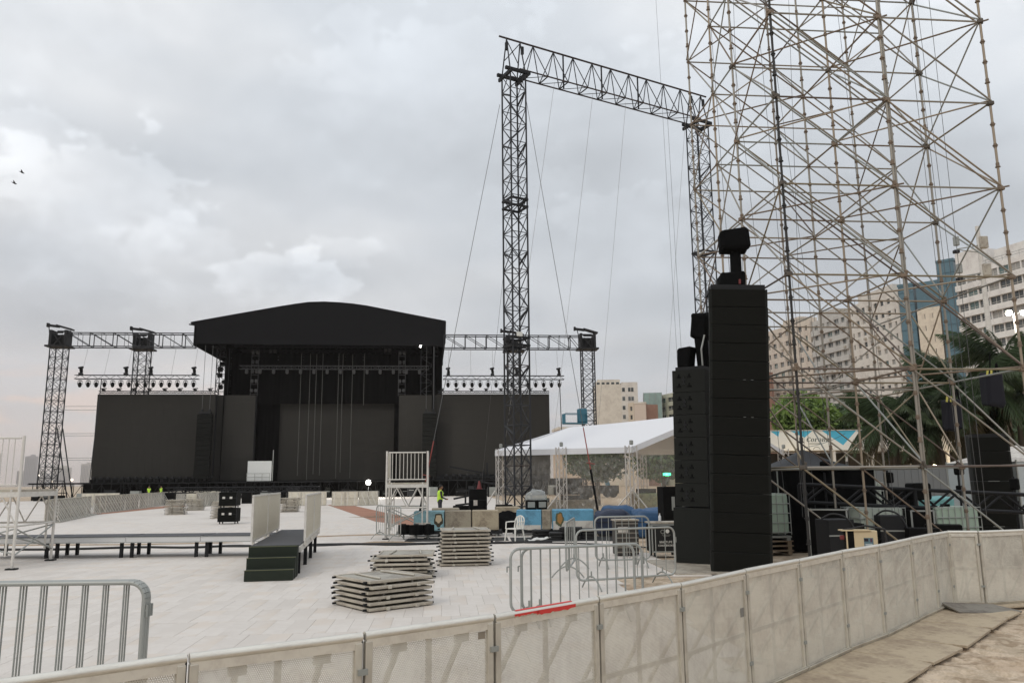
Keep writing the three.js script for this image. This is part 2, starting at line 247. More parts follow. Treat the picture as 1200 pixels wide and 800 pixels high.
function barrierPanel(w, o, withPlate = true, plateD = 0.86, mi = 0) {
  // local x along the panel, +z towards the sand side
  const h = PH, f = M.aluFrame;
  bar('top_rail', V(0.004, h - 0.022, 0), V(w - 0.004, h - 0.022, 0), 0.024, M.alu, o);
  new MB().box(w / 2, h - 0.062, 0, w - 0.02, 0.045, 0.03).build('rail', M.alu, o);
  for (const x of [0.026, w - 0.026]) new MB().rbox(x, (h - 0.05) / 2 + 0.01, 0, 0.042, h - 0.07, 0.04, 0.006).build('post', f, o);
  new MB().box(w / 2, 0.035, -0.002, w - 0.1, 0.05, 0.036).build('bottom_rail', f, o);
  new MB().box(w / 2, h * 0.50, -0.014, w - 0.09, 0.035, 0.018).build('cross_rail', f, o);
  new MB().box(w / 2, h * 0.5, -0.034, 0.035, h - 0.15, 0.016).build('stile', f, o);
  const key = w.toFixed(3); const sg = sheetGeos[key] ??= boxUV(new THREE.PlaneGeometry(w - 0.09, h - 0.13));
  const s = mesh('perforated_sheet', sg, sheetMats[mi], o); s.position.set(w / 2, (h - 0.08) / 2 + 0.02, 0.001);
  for (const x of [w * 0.27, w * 0.76]) new MB().cyl(V(x, h - 0.12, -0.04), V(x - 0.03, 0.03, -0.62), 0.018, 8).box(x, h - 0.11, -0.03, 0.09, 0.06, 0.03).box(x - 0.03, 0.012, -0.62, 0.12, 0.012, 0.12).build('brace', f, o);
  for (const y of [0.3, 0.9]) block('hinge', w - 0.004, y, 0.026, 0.055, 0.03, 0.012, M.galvDull, o);
  block('dark_gap_strip', w + 0.003, h / 2, -0.012, 0.006, h - 0.02, 0.012, M.rubber, o);  // added dark strip, stands in for the shaded gap line between panels
  if (withPlate) {
    const sh = new THREE.Shape([[0.012, 0.02], [w - 0.012, 0.02], [w - 0.012, plateD - 0.14], [w - 0.10, plateD], [0.012, plateD]].map(([x, z]) => new THREE.Vector2(x, z)));
    const g = new THREE.ExtrudeGeometry(sh, { depth: 0.022, bevelEnabled: true, bevelSize: 0.004, bevelThickness: 0.004, bevelSegments: 1 }); g.rotateX(PI / 2); const m = mesh('floor_plate', boxUV(g), plateMat, o); m.position.y = 0.03;
    new MB().box(w / 2, 0.075, 0.024, w - 0.03, 0.012, 0.008).box(w / 2, 0.05, 0.03, w - 0.02, 0.05, 0.006, 0.5).build('kick_strip', f, o);
  }
  return o;
}
const nth = ['first', 'second', 'third', 'fourth', 'fifth', 'sixth', 'seventh'];
joints.slice(0, -1).forEach(([ax, ad], i) => {
  const [bx, bd] = joints[i + 1], w = Math.hypot(bx - ax, bd - ad) - 0.008, phi = Math.atan2(bd - ad, bx - ax), corner = i >= 13;
  const lab = i === 4 ? 'perforated aluminium barrier panel with torn red tape along its top rail' : i === 12 ? 'narrow perforated barrier panel beside the corner of the run' : i === 13 ? 'narrow dusty corner panel beside the loose grey plate' : corner ? 'pale dusty barrier panel in the short run past the corner' : i < 4 ? `perforated barrier panel, ${nth[3 - i]} from the red taped one toward the nested crowd barriers` : `perforated barrier panel, ${nth[i - 5]} from the red taped one toward the corner`;
  const o = thing('barrier_panel', lab, 'barrier', V(ax, 0.002 + (i % 2) * 0.003, -ad), phi, i === 4 || i === 12 || i === 13 ? undefined : corner ? 'barrier panels past the corner' : 'barrier panels in the long run');
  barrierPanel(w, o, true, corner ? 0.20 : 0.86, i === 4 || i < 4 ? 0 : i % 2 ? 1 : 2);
  if (i === 3) { block('sticker', w - 0.13, 0.63, 0.0035, 0.10, 0.085, 0.002, std(0.20, 0.165, 0.14, 0.8), o); block('sticker', w - 0.085, 0.985, 0.0035, 0.05, 0.04, 0.002, std(0.26, 0.22, 0.17, 0.8), o); }
  if (i === 6) block('sticker', w - 0.09, 0.74, 0.0035, 0.07, 0.075, 0.002, std(0.22, 0.21, 0.19, 0.8), o);
  if (i === 4) { // torn red tape lying over the rail
    const t = new THREE.Group(); t.name = 'tape'; t.userData.label = 'torn red adhesive tape'; o.add(t);
    for (const [x0, x1, dz] of [[0.16, 0.38, 0.008], [0.36, 0.74, 0.020]]) { const p = [], N = 18; const sh = new THREE.Shape(); sh.moveTo(x0, 0); for (let k = 0; k <= N; k++) sh.lineTo(lerp(x0, x1, k / N), 0.028); for (let k = N; k >= 0; k--) sh.lineTo(lerp(x0, x1, k / N), 0.028 - dz - 0.012 * rnd()); const g = new THREE.ExtrudeGeometry(sh, { depth: 0.0012, bevelEnabled: false }); const m = mesh('tape_strip', g, M.redTape, t); m.position.set(0, h0(), 0.0256); }
    function h0() { return PH - 0.045; }
    new MB().add(new THREE.CylinderGeometry(0.0252, 0.0252, 0.54, 12, 1, true, PI * 0.3, PI * 0.7).rotateZ(PI / 2), new THREE.Matrix4().makeTranslation(0.45, PH - 0.022, 0)).build('tape_strip', M.redTape, t);
  }
});
{ // loose plate lying tilted by the corner
  const o = thing('loose_plate', 'loose grey metal plate lying tilted on the sand at the barrier corner', 'metal plate', V(6.55, 0.05, -11.72), 0.15);
  const sh = new THREE.Shape([[-0.42, -0.2], [0.35, -0.26], [0.62, -0.12], [0.40, 0.18], [-0.38, 0.22]].map(([x, y]) => new THREE.Vector2(x, y)));
  const g = new THREE.ExtrudeGeometry(sh, { depth: 0.018, bevelEnabled: true, bevelSize: 0.003, bevelThickness: 0.003, bevelSegments: 1 }); g.rotateX(-PI / 2);
  const m = mesh('plate', boxUV(g), std(0.24, 0.23, 0.21, 0.7, 0.2, { map: T.grimeHeavy }), o); m.rotation.set(0.16, 0, -0.05); m.position.y = 0.005;
  new MB().box(0, 0.0, -0.15, 0.5, 0.03, 0.03).build('lip', M.rubber, o);
}

// ================================================================ SCAFFOLD TOWER
{
  const o = thing('scaffold_tower', 'tall open scaffold tower of galvanised tubes with diagonal bracing', 'scaffolding', V(5.824, 0, -16.082), 0.0886);
  const U = [0, 2.519, 4.954], R = [0, 2.342, 3.778, 5.654], L0 = 2.117, K = 8, P = (c, r, y) => V(U[c], y, -R[r]), lv = (k) => L0 + 2 * k;
  const ros = new MB(); for (let y = 0.617; y < lv(K) + 0.4; y += 0.5) ros.add(new THREE.CylinderGeometry(0.056, 0.056, 0.016, 8), new THREE.Matrix4().makeTranslation(0, y, 0)).add(new THREE.CylinderGeometry(0.038, 0.038, 0.09, 8), new THREE.Matrix4().makeTranslation(0, y + (Math.round(y * 2) % 4 === 1 ? 0.05 : 0), 0));
  const rosGeo = ros.geo(), postGeo = new THREE.CylinderGeometry(0.027, 0.027, lv(K) + 0.5, 8), jackGeo = new MB().box(0, 0.006, 0, 0.16, 0.012, 0.16).cyl(V(0, 0, 0), V(0, 0.25, 0), 0.02).geo();
  for (let c = 0; c < 3; c++) for (let r = 0; r < 4; r++) {
    const dark = c === 0 && r === 0, m = dark ? M.scaffDark : (c + r) % 2 ? M.scaffPost : M.scaffTube, p = mesh('post', postGeo, m, o); p.position.copy(P(c, r, (lv(K) + 0.5) / 2));
    if (dark) p.userData.label = 'black painted corner post';
    const q = mesh('rosette_rings', rosGeo, dark ? M.scaffDark : M.scaffRust, p); q.position.y = -(lv(K) + 0.5) / 2; const jb = mesh('base_jack', jackGeo, M.galvDull, p); jb.position.y = -(lv(K) + 0.5) / 2;
    if (c === 1 && r === 0) { const p2 = mesh('post', postGeo, M.scaffPost, o); p2.position.copy(P(c, r, (lv(K) + 0.5) / 2)).add(V(0.085, 0, -0.06)); }
  }
  const tints = [M.scaffRust, M.scaffPost, M.scaffTube, M.scaffPost, M.galvDull, std(0.24, 0.20, 0.135, 0.6, 0.3), std(0.33, 0.305, 0.265, 0.5, 0.4), std(0.13, 0.10, 0.085, 0.7, 0.1)], mt = () => tints[Math.floor(rnd() * tints.length)];
  for (let k = 0; k <= K; k++) for (let r = 0; r < 4; r++) for (let c = 0; c < 2; c++) {
    bar('ledger', P(c, r, lv(k)), P(c + 1, r, lv(k)), 0.021, mt(), o); if (k > 2 && r < 2 && (k + c + r) % 2) bar('brace', P(c, r, lv(k) - 0.12).add(V(0.04, 0, -0.05)), P(c + 1, r, lv(k - 1) - 0.02).add(V(0, 0, -0.05)), 0.019, mt(), o); if (k && (r === 2 && c || r === 3 && !c)) bar('brace', P(c + 1, r, lv(k) - 0.05).add(V(0, 0, -0.05)), P(c, r, lv(k - 1) + 0.05).add(V(0, 0, -0.05)), 0.019, mt(), o);
    if (k) bar('brace', P(c, r, lv(k) - 0.04).add(V(0, 0, 0.05)), P(c + 1, r, lv(k - 1) + 0.04).add(V(0, 0, 0.05)), 0.0195, mt(), o);
    else if (r < 2) bar('brace', P(c, r, lv(0) - 0.04).add(V(0, 0, 0.05)), P(c + 1, r, 0.12).add(V(0, 0, 0.05)), 0.0195, mt(), o);
  }
  for (let k = 0; k <= K; k++) for (let c = 0; c < 3; c++) for (let r = 0; r < 3; r++) {
    bar('transom', P(c, r, lv(k) + 0.015), P(c, r + 1, lv(k) + 0.015), 0.021, mt(), o);
    if (k && (r !== 1 || c !== 1)) bar('brace', P(c, r + 1, lv(k) - 0.05).add(V(0.05, 0, 0)), P(c, r, lv(k - 1) + 0.05).add(V(0.05, 0, 0)), 0.0195, mt(), o);
    if (k > 1 && c !== 1 && (k + r) % 2) bar('brace', P(c, r, lv(k) - 0.05).add(V(-0.05, 0, 0)), P(c, r + 1, lv(k - 1) + 0.05).add(V(-0.05, 0, 0)), 0.018, mt(), o);
  }
  for (let k = 1; k <= K; k++) for (let c = 0; c < 2; c++) { bar('plan_brace', P(c, 1, lv(k) + 0.07), P(c + 1, 0, lv(k) + 0.07).add(V(0.22 * (k % 2), 0, 0)), 0.02, k % 2 ? M.scaffRust : M.scaffTube, o); if (k % 2) bar('plan_brace', P(c, 3, lv(k) + 0.07), P(c + 1, 2, lv(k) + 0.07), 0.02, M.scaffRust, o); }
  const cg = new MB().rbox(0, 0, 0, 0.13, 0.09, 0.13, 0.02).rbox(0.05, 0.06, 0.02, 0.07, 0.1, 0.07, 0.015, 0.3, 0.4).geo();
  for (let k = 0; k <= K; k++) for (let c = 0; c < 3; c++) for (let r = 0; r < 2; r++) { const m = mesh('coupler', cg, rnd() < 0.4 ? M.clamp : M.scaffRust, o); m.position.copy(P(c, r, lv(k))); m.rotation.y = rr(0, 6); }
  // tall hoist chains and steel ropes hung inside
  [[4.35, 0.8, 0], [4.28, 1.1, 0.15], [4.44, 1.1, 0.2], [4.40, 1.6, 0.1], [1.3, 3.0, 0], [1.5, 3.3, 0.3], [2.2, 4.2, 0.35], [2.05, 4.4, -0.5], [1.7, 4.8, 0.6], [0.35, 4.0, 0.2], [0.9, 5.2, -0.35], [3.6, 3.0, 0.3], [3.0, 4.6, 0.8]].forEach(([u, v, lean], i) => {
    const w = bar('hoist_rope', site(u, v, 1.0), site(u - lean * 1.4, v, 18.3), 0.006, M.wire, scene); w.position.add(V(5.824, 0, -16.082)); w.name = numbered('hoist_rope'); tag(w, 'thin steel hoist rope hanging inside the scaffold tower', 'rope', 'hoist ropes in the scaffold tower');
  });
}

// ================================================================ GANTRY: two lattice towers and a three-chord beam
{
  const A = V(0.2, 0, -34), B = V(9.95, 0, -39.4), dir = B.clone().sub(A).normalize(), turn = Math.atan2(-dir.z, dir.x), S = 0.80, TOP = 20.45;
  function latticeTower(name, label, pos, height, s, n, mat, matB, rC, rB, group) {
    const o = thing(name, label, 'truss tower', pos, turn, group), q = s / 2, cs = [[-q, -q], [q, -q], [q, q], [-q, q]];
    for (const [x, z] of cs) bar('chord', V(x, 0.02, z), V(x, height, z), rC, mat, o);
    for (let k = 0; k < n; k++) for (let f = 0; f < 4; f++) {
      const [ax, az] = cs[f], [bx, bz] = cs[(f + 1) % 4], y0 = height * k / n, y1 = height * (k + 1) / n;
      bar('rung', V(ax, y1, az), V(bx, y1, bz), rB * 0.9, k % 5 === 2 ? matB : mat, o);
      (k + f) % 2 ? bar('lacing', V(ax, y0, az), V(bx, y1, bz), rB, mat, o) : bar('lacing', V(bx, y0, bz), V(ax, y1, az), rB, mat, o);
      if (f === 0 || (f === 1 && k % 2)) (k + f) % 2 ? bar('lacing', V(bx, y0, bz), V(ax, y1, az), rB * 0.9, mat, o) : bar('lacing', V(ax, y0, az), V(bx, y1, bz), rB * 0.9, mat, o);
      if (k % 3 === 1 && f % 2) bar('stout_rung', V(ax, (y0 + y1) / 2, az), V(bx, y1, bz), rB * 2.1, mat, o);
    }
    new MB().box(0, 0.04, 0, s * 1.5, 0.06, s * 1.5).build('base_plate', M.blackSteel, o);
    return o;
  }
  const t1 = latticeTower('gantry_tower', 'dark lattice tower rising behind the painted concrete blocks', A, TOP, S, 24, M.trussDark, M.trussRust, 0.040, 0.021);
  { const q = new MB().rbox(-0.1, 8.15, 0.45, 0.26, 0.2, 0.12, 0.03).build('floodlight', M.plasticWhite, t1); new MB().rbox(-0.62, 7.9, 0.3, 0.2, 0.26, 0.16, 0.04).cyl(V(-0.55, 7.9, 0.3), V(-0.4, 7.8, 0.35), 0.02).build('floodlight', M.blackSteel, t1); }
  for (const y of [7.7, 14.0]) for (const dy of [0, 0.34]) new MB().box(0, y + dy, S / 2, S + 0.1, 0.09, 0.07).box(0, y + dy, -S / 2, S + 0.1, 0.09, 0.07).box(S / 2, y + dy, 0, 0.07, 0.09, S).box(-S / 2, y + dy, 0, 0.07, 0.09, S).build('splice_frame', M.blackSteel, t1);
  const t2 = latticeTower('gantry_tower', 'dark lattice tower standing beside the scaffold behind the loudspeaker stacks', B, TOP, S, 26, M.trussDark, M.trussRust, 0.034, 0.016);
  for (const y of [7.8, 13.4]) new MB().box(0, y, S / 2, S + 0.1, 0.09, 0.07).box(0, y, -S / 2, S + 0.1, 0.09, 0.07).box(S / 2, y, 0, 0.07, 0.09, S).box(-S / 2, y, 0, 0.07, 0.09, S).build('splice_frame', M.blackSteel, t2);
  // heads: sloping A-frames over each tower, carrying the beam
  for (const t of [t1, t2]) {
    new MB().box(0, TOP + 0.05, S / 2, S + 0.5, 0.14, 0.12).box(0, TOP + 0.05, -S / 2, S + 0.5, 0.14, 0.12).box(S / 2 + 0.05, TOP - 0.1, 0, 0.1, 0.16, S + 0.4).box(-S / 2 - 0.05, TOP - 0.1, 0, 0.1, 0.16, S + 0.4).build('head_frame', M.blackSteel, t);
    for (const x of [-S / 2, S / 2]) { for (const z of [-S / 2, S / 2]) bar('head_leg', V(x, TOP, z), V(x * 0.9, TOP + 1.75, 0), 0.032, M.trussDark, t); bar('head_leg', V(x, TOP + 0.7, -S / 4), V(-x * 0.9, TOP + 1.7, 0), 0.022, M.trussDark, t); new MB().rbox(x * 1.05, TOP + 1.3, 0.1, 0.13, 0.4, 0.13, 0.03).build('pulley', M.blackSteel, t); }
  }
  // beam
  const L = Math.hypot(B.x - A.x, B.z - A.z), b = thing('gantry_beam', 'dark three-chord lattice beam spanning the two gantry towers', 'truss beam', V(A.x, TOP, A.z), turn), n = 9, H = 1.75;
  bar('top_chord', V(-0.75, H + 0.02, 0), V(L + 0.75, H + 0.02, 0), 0.045, M.trussRust, b);
  for (const z of [-S / 2, S / 2]) bar('bottom_chord', V(0.1, 0.16, z), V(L - 0.1, 0.16, z), 0.036, M.trussRust, b);
  const x0 = S / 2 + 0.1, st = (L - 2 * x0) / n;
  for (let k = 0; k < n; k++) for (const z of [-S / 2, S / 2]) {
    const xa = x0 + k * st, xm = xa + st / 2, xb = xa + st;
    bar('lacing', V(xa, 0.16, z), V(xm, H, 0), 0.024, M.trussDark, b); bar('lacing', V(xm, H, 0), V(xb, 0.16, z), 0.024, M.trussDark, b);
    if (z > 0) { bar('cross_member', V(xa, 0.16, -S / 2), V(xa, 0.16, S / 2), 0.03, M.blackSteel, b); bar('lacing', V(xa, 0.16, -S / 2), V(xb, 0.16, S / 2), 0.016, M.trussDark, b); }
  }
  for (const k of [2, 4, 6]) { const xa = x0 + k * st; new MB().box(xa, H / 2, 0, 0.06, H * 0.98, 0.05).build('splice_post', M.blackSteel, b); }
  // ropes: world points
  const onBeam = (f, y) => A.clone().lerp(B, f).setY(y);
  const rope = (a, c, r, label, group, mat = M.wire) => tag(bar('guy_rope', a, c, r, mat, scene), label, 'rope', group).name = numbered('guy_rope');
  const strap = (pts, label) => { const o = thing('ratchet_strap', label, 'strap', pts[0]); const l = pts.map((p) => p.clone().sub(pts[0])); new MB().path(l.slice(0, 2), 0.042, 6).build('webbing', M.black, o); new MB().path(l.slice(1), 0.022, 6).cyl(l[1].clone().add(V(-0.14, 0.25, 0)), l[1].clone().add(V(0.16, 0.2, 0)), 0.018).build('red_sling', std(0.26, 0.05, 0.04, 0.7), o); };
  const aL = V(-3.42, 0.45, -28.7), aR = V(3.05, 0.75, -29.2), hL = V(-0.45, TOP - 1.6, -33.7), hR = V(0.62, TOP - 0.3, -33.9);
  const upL = aL.clone().lerp(hL, 0.16), upR = aR.clone().lerp(hR, 0.16);
  rope(upL, hL, 0.011, 'dark guy rope slanting from the gantry tower to the pale blue block'); strap([aL, aL.clone().lerp(hL, 0.08), upL], 'black ratchet strap with red sling anchored beside the pale blue block');
  rope(upR, hR, 0.011, 'dark guy rope slanting from the gantry tower down past the tent roof'); strap([aR, aR.clone().lerp(hR, 0.08), upR], 'black ratchet strap with red sling anchored behind the blue and white block');
  rope(V(-0.2, 12.5, -34.4), V(-1.9, 0.3, -44), 0.007, 'thin rope slanting down behind the gantry tower');
  [[0.20, [-1.0, 44]], [0.40, [1.8, 46]], [0.58, [4.5, 47]], [0.93, [8.4, 47]]].forEach(([f, [x, d]]) => rope(onBeam(f, TOP + 0.16), V(x, 0.2, -d), 0.007, 'thin pale rope hanging from the gantry beam to the ground behind', 'ropes hung from the gantry beam', M.wirePale));
  rope(onBeam(0.82, TOP + 0.16), V(9.2, 0.2, -42), 0.008, 'dark rope hanging from the beam end beside the far gantry tower');
  rope(V(8.6, 30, -42), V(8.75, 0.2, -41), 0.008, 'long dark rope dropping behind the beam past the far gantry tower');
}

// ================================================================ MAIN STAGE (site axes; front at v = 113)
const SV = 113;
function latticeRun(mb, a, b, w, h, n, rC, rB, axis) { // a box truss between two local points, chords and lacing into one builder
  const d = b.clone().sub(a), side = axis.clone().normalize(), up = side.clone().cross(d.clone().normalize()).normalize();
  const c = [[-1, -1], [1, -1], [1, 1], [-1, 1]].map(([i, j]) => side.clone().multiplyScalar(i * w / 2).add(up.clone().multiplyScalar(j * h / 2)));
  for (const q of c) mb.cyl(a.clone().add(q), b.clone().add(q), rC, 5);
  for (let k = 0; k < n; k++) { const p0 = a.clone().lerp(b, k / n), p1 = a.clone().lerp(b, (k + 1) / n); for (let f = 0; f < 4; f++) { const q = c[f], r = c[(f + 1) % 4]; mb.cyl(p0.clone().add(k % 2 ? q : r), p1.clone().add(k % 2 ? r : q), rB, 4); mb.cyl(p1.clone().add(q), p1.clone().add(r), rB, 4); } }
  return mb;
}
{
  // ---- roof
  const o = thing('stage_roof', 'black arched stage roof with deep fascia over the main stage', 'stage roof', site(-17.6, SV), SA);
  const prof = [[-17.9, 24.45], [-11.6, 25.7], [-5.4, 26.9], [-3.4, 27.25], [-1.6, 27.52], [0.6, 27.6], [2.6, 27.52], [4.6, 27.35], [6.6, 27.08], [12.2, 26.0], [18.0, 24.9]];
  const sh = new THREE.Shape(); sh.moveTo(-17.1, 21.35); sh.lineTo(-17.1, 23.9); for (const [x, y] of prof) sh.lineTo(x, y); sh.lineTo(17.5, 20.9); sh.lineTo(17.0, 21.2); sh.closePath();
  mesh('fascia', boxUV(new THREE.ExtrudeGeometry(sh, { depth: 0.25, bevelEnabled: false })), M.roofCloth, o);
  const top = new MB(); for (let i = 0; i + 1 < prof.length; i++) { const [ax, ay] = prof[i], [bx, by] = prof[i + 1], l = Math.hypot(bx - ax, by - ay); top.box((ax + bx) / 2, (ay + by) / 2 - 0.12, -9, l + 0.06, 0.12, 18, 0, 0, Math.atan2(by - ay, bx - ax)); } top.build('roof_sheet', M.roofCloth, o);
  new MB().box(-17.4, 22.6, -9, 0.14, 2.8, 17.5).build('side_fascia', M.roofCloth, o); new MB().box(17.55, 22.6, -9, 0.14, 3.2, 17.5).build('side_fascia', M.roofCloth, o);
  new MB().cyl(V(-18.1, 24.15, 0.1), V(-16.6, 23.9, 0.1), 0.1).build('eave_tip', M.trussDark, o);
  { const b = mesh('back_wall', boxUV(new THREE.ExtrudeGeometry(sh, { depth: 0.1, bevelEnabled: false })), M.drape, o); b.position.z = -17.9; }
  // legs under the roof
  for (const [x, w] of [[-13.9, 1.7], [15.3, 1.8]]) for (const z of [-3.4, -15]) {
    const l = new MB(); latticeRun(l, V(x, 0, z), V(x, 21.2, z), w, w, 17, 0.075, 0.04, V(1, 0, 0)); l.build('leg', M.trussDark, o);
    if (z > -5) { const c = new MB(); for (let k = 0; k < 7; k++) c.rbox(x + rr(-0.5, 0.5), 15.6 + k * 0.85, z + rr(-0.3, 0.6), rr(0.5, 1.1), rr(0.4, 0.8), 0.5, 0.08, rr(-0.4, 0.4), rr(-0.5, 0.5)); c.build('hung_gear', M.black, o); }
  }
  const under = new MB(); for (const z of [-2.5, -6, -10, -14]) latticeRun(under, V(-16.5, 22.4, z), V(16.8, 22.4, z), 0.9, 0.9, 20, 0.05, 0.03, V(0, 0, 1)); under.build('roof_truss', M.trussDark, o);

  // ---- curtains and deck
  const c = thing('stage_drape', 'black drapes closing the back and sides of the main stage', 'curtain', site(-17.6, SV + 17), SA);
  const wav = (w, h, x, z, ry, nm) => { const n = Math.round(w * 3), g = new THREE.PlaneGeometry(w, h, n, 1), p = g.attributes.position; for (let i = 0; i < p.count; i++) p.setZ(i, 0.12 * Math.sin(p.getX(i) * 5.1) + 0.06 * Math.sin(p.getX(i) * 11.7)); g.computeVertexNormals(); const m = mesh(nm, g, M.drape, c); m.position.set(x, 2.2 + h / 2, z); m.rotation.y = ry; return m; };
  wav(35, 19.6, 0, 0, 0, 'back_drape'); wav(16, 19.6, -13.0, 8.2, PI / 2, 'side_drape'); wav(16, 19.6, 16.2, 8.2, PI / 2, 'side_drape'); wav(3.0, 12, -7.5, 12.2, 0, 'leg_drape'); wav(1.4, 12, 11.2, 12.2, 0, 'leg_drape'); wav(30, 7.4, 1.2, 12.9, 0, 'border_drape').position.y = 17.0;
  const d = thing('stage_deck', 'long black stage deck raised on dark trestles', 'stage', site(-17.6, SV), SA);
  new MB().box(1.0, 2.2, -8, 76, 0.16, 19).build('deck', M.black, d);
  new MB().box(1.0, 2.12, 1.56, 76.2, 0.1, 0.06).build('edge_rail', M.blackSteel, d);
  const leg = new MB(); for (let x = -36.5; x <= 38.5; x += 1.25) for (const z of [1.3, -2]) leg.cyl(V(x, 0, z), V(x, 2.1, z), 0.05, 5); for (let x = -36.5; x < 38; x += 2.5) leg.cyl(V(x, 0.1, 1.3), V(x + 1.25, 2.0, 1.3), 0.035, 4).cyl(V(x + 1.25, 2.0, 1.3), V(x + 2.5, 0.1, 1.3), 0.035, 4); const lg = leg.build('trestle_frame', M.blackSteel, d); lg.userData.kind = 'stuff';
  new MB().box(3, 1.05, -3.2, 70, 2.1, 0.05).build('skirt', M.black, d);

  // ---- screens
  const screen = (label, u, v, w, y0, y1, grp) => { const s = thing('video_screen', label, 'screen', site(u, SV + v), SA, grp), h = y1 - y0, nx = Math.round(w / 1), ny = Math.round(h / 1);
    const mb = new MB(); for (let i = 0; i < nx; i++) for (let j = 0; j < ny; j++) mb.box(-w / 2 + (i + 0.5) * w / nx, y0 + (j + 0.5) * h / ny, 0.05, w / nx - 0.004, h / ny - 0.004, 0.1); const m = mb.build('panel_face', M.led, s); m.userData.kind = 'stuff';
    const fr = new MB(); for (let x = -w / 2; x <= w / 2 + 0.01; x += w / 4) fr.box(x, (y0 + y1) / 2, -0.4, 0.12, h, 0.6); fr.box(0, (2.28 + y1) / 2, -0.1, w, y1 - 2.28, 0.06).build('back_frame', M.blackSteel, s); return s; };
  screen('wide dark video screen on the wing below the truss beam beside the sea', -39.4, 0, 15.8, 2.9, 14.25); screen('wide dark video screen on the wing behind the gantry tower', 7.25, 0, 16.1, 2.9, 14.25);
  screen('narrow dark video screen beside the white panel on the stage', -29.2, 1.2, 5.7, 2.4, 14.25); screen('narrow dark video screen behind the white access platform', -3.5, 1.2, 5.4, 2.4, 14.25); screen('broad dark centre video screen at the back of the stage', -15.2, 5.2, 17.6, 2.4, 13.6);

  // ---- outer lattice towers and beams
  const proto = thing('truss_tower', 'dark stage truss tower with sloping head holding the beam', 'truss tower', site(-52.9, SV), SA, 'stage truss towers');
  { const w = 1.75, H = 20.8; const ch = [[-w / 2, -w / 2], [w / 2, -w / 2], [w / 2, w / 2], [-w / 2, w / 2]]; for (const [x, z] of ch) bar('chord', V(x, 0, z), V(x, H, z), 0.085, M.trussDark, proto);
    const l = new MB(), n = 14; for (let k = 0; k < n; k++) for (let f = 0; f < 4; f++) { const [ax, az] = ch[f], [bx, bz] = ch[(f + 1) % 4], y0 = H * k / n, y1 = H * (k + 1) / n; l.cyl(V(ax, y1, az), V(bx, y1, bz), 0.04, 4).cyl(V(ax, y0, az), V(bx, y1, bz), 0.035, 4).cyl(V(bx, y0, bz), V(ax, y1, az), 0.035, 4); } l.build('lacing', M.trussDark, proto);
    new MB().box(0, H + 0.05, 0, w + 1.3, 0.22, w + 0.6).box(-1.0, H + 1.2, 0, 0.35, 2.2, w).box(1.0, H + 1.2, 0, 0.35, 2.2, w).box(0, H + 1.9, 0.9, 1.4, 0.2, 0.2).box(0, H + 2.4, -0.9, 1.8, 0.2, 0.2).box(0, H + 1.1, -0.5, 1.5, 1.5, 0.2).box(0, H + 0.9, 0.7, 1.9, 0.16, 0.16, 0, 0, 0.9).box(0, H + 0.9, 0.7, 1.9, 0.16, 0.16, 0, 0, -0.9).build('sleeve_block', M.blackSteel, proto);
    new MB().box(0.5, H + 2.75, 0, 2.2, 0.22, 1.0, 0, 0, -0.28).box(-1.1, H + 3.0, 0, 1.6, 0.3, 0.5, 0, 0, -0.12).box(-1.8, H + 3.1, 0, 0.25, 0.55, 0.5).cyl(V(-1.5, H + 2.9, 0.4), V(-1.0, H + 0.2, 0.6), 0.06).build('head', M.blackSteel, proto); }
  dup(proto, site(-42.5, SV + 2), SA); dup(proto, site(10.4, SV + 2), SA, 'dark stage truss tower seen directly behind the gantry tower'); dup(proto, site(21.1, SV), SA);
  proto.userData.label = 'dark stage truss tower with slanting side buttress at the seaward end'; proto.userData.group = undefined; delete proto.userData.group;
  { const l = new MB(); l.cyl(V(1.0, 9.6, 0.8), V(3.1, 0, 0.8), 0.08).cyl(V(1.0, 9.6, -0.8), V(3.1, 0, -0.8), 0.08); for (let k = 0; k < 6; k++) { const t = (k + 0.4) / 6, y = 9.6 * (1 - t), x = 1.0 + 2.1 * t; l.cyl(V(0.9, y, 0.8), V(x, y, 0.8), 0.05, 4); if (k < 5) l.cyl(V(0.9, y - 1.5, 0.8), V(x, y, 0.8), 0.04, 4); } l.build('buttress', M.trussDark, proto); }
  const beam = (u0, u1, label) => { const s = thing('truss_beam', label, 'truss beam', site((u0 + u1) / 2, SV), SA), w = (u1 - u0) / 2; for (const [y, z] of [[20.85, 0.7], [22.75, 0.7], [20.85, -0.7], [22.75, -0.7]]) bar('chord', V(-w, y, z), V(w, y, z), 0.075, M.trussDark, s);
    const l = new MB(), n = Math.round(2 * w / 1.55); for (let k = 0; k <= n; k++) { const x = -w + 2 * w * k / n, x1 = -w + 2 * w * (k + 1) / n; for (const z of [-0.7, 0.7]) { l.cyl(V(x, 20.85, z), V(x, 22.75, z), k % 2 ? 0.035 : 0.07, 4); if (k < n && k % 2 === 0) l.cyl(V(x, 22.75, z), V(-w + 2 * w * Math.min(n, k + 2) / n, 20.85, z), 0.045, 4); } l.cyl(V(x, 20.85, -0.7), V(x, 20.85, 0.7), 0.035, 4).cyl(V(x, 22.75, -0.7), V(x, 22.75, 0.7), 0.035, 4); } l.build('lacing', M.trussDark, s); return s; };
  beam(-51.8, -34.75, 'dark truss beam between the seaward stage towers and the roof'); beam(0.15, 20.0, 'dark truss beam running behind the gantry tower to the roof');

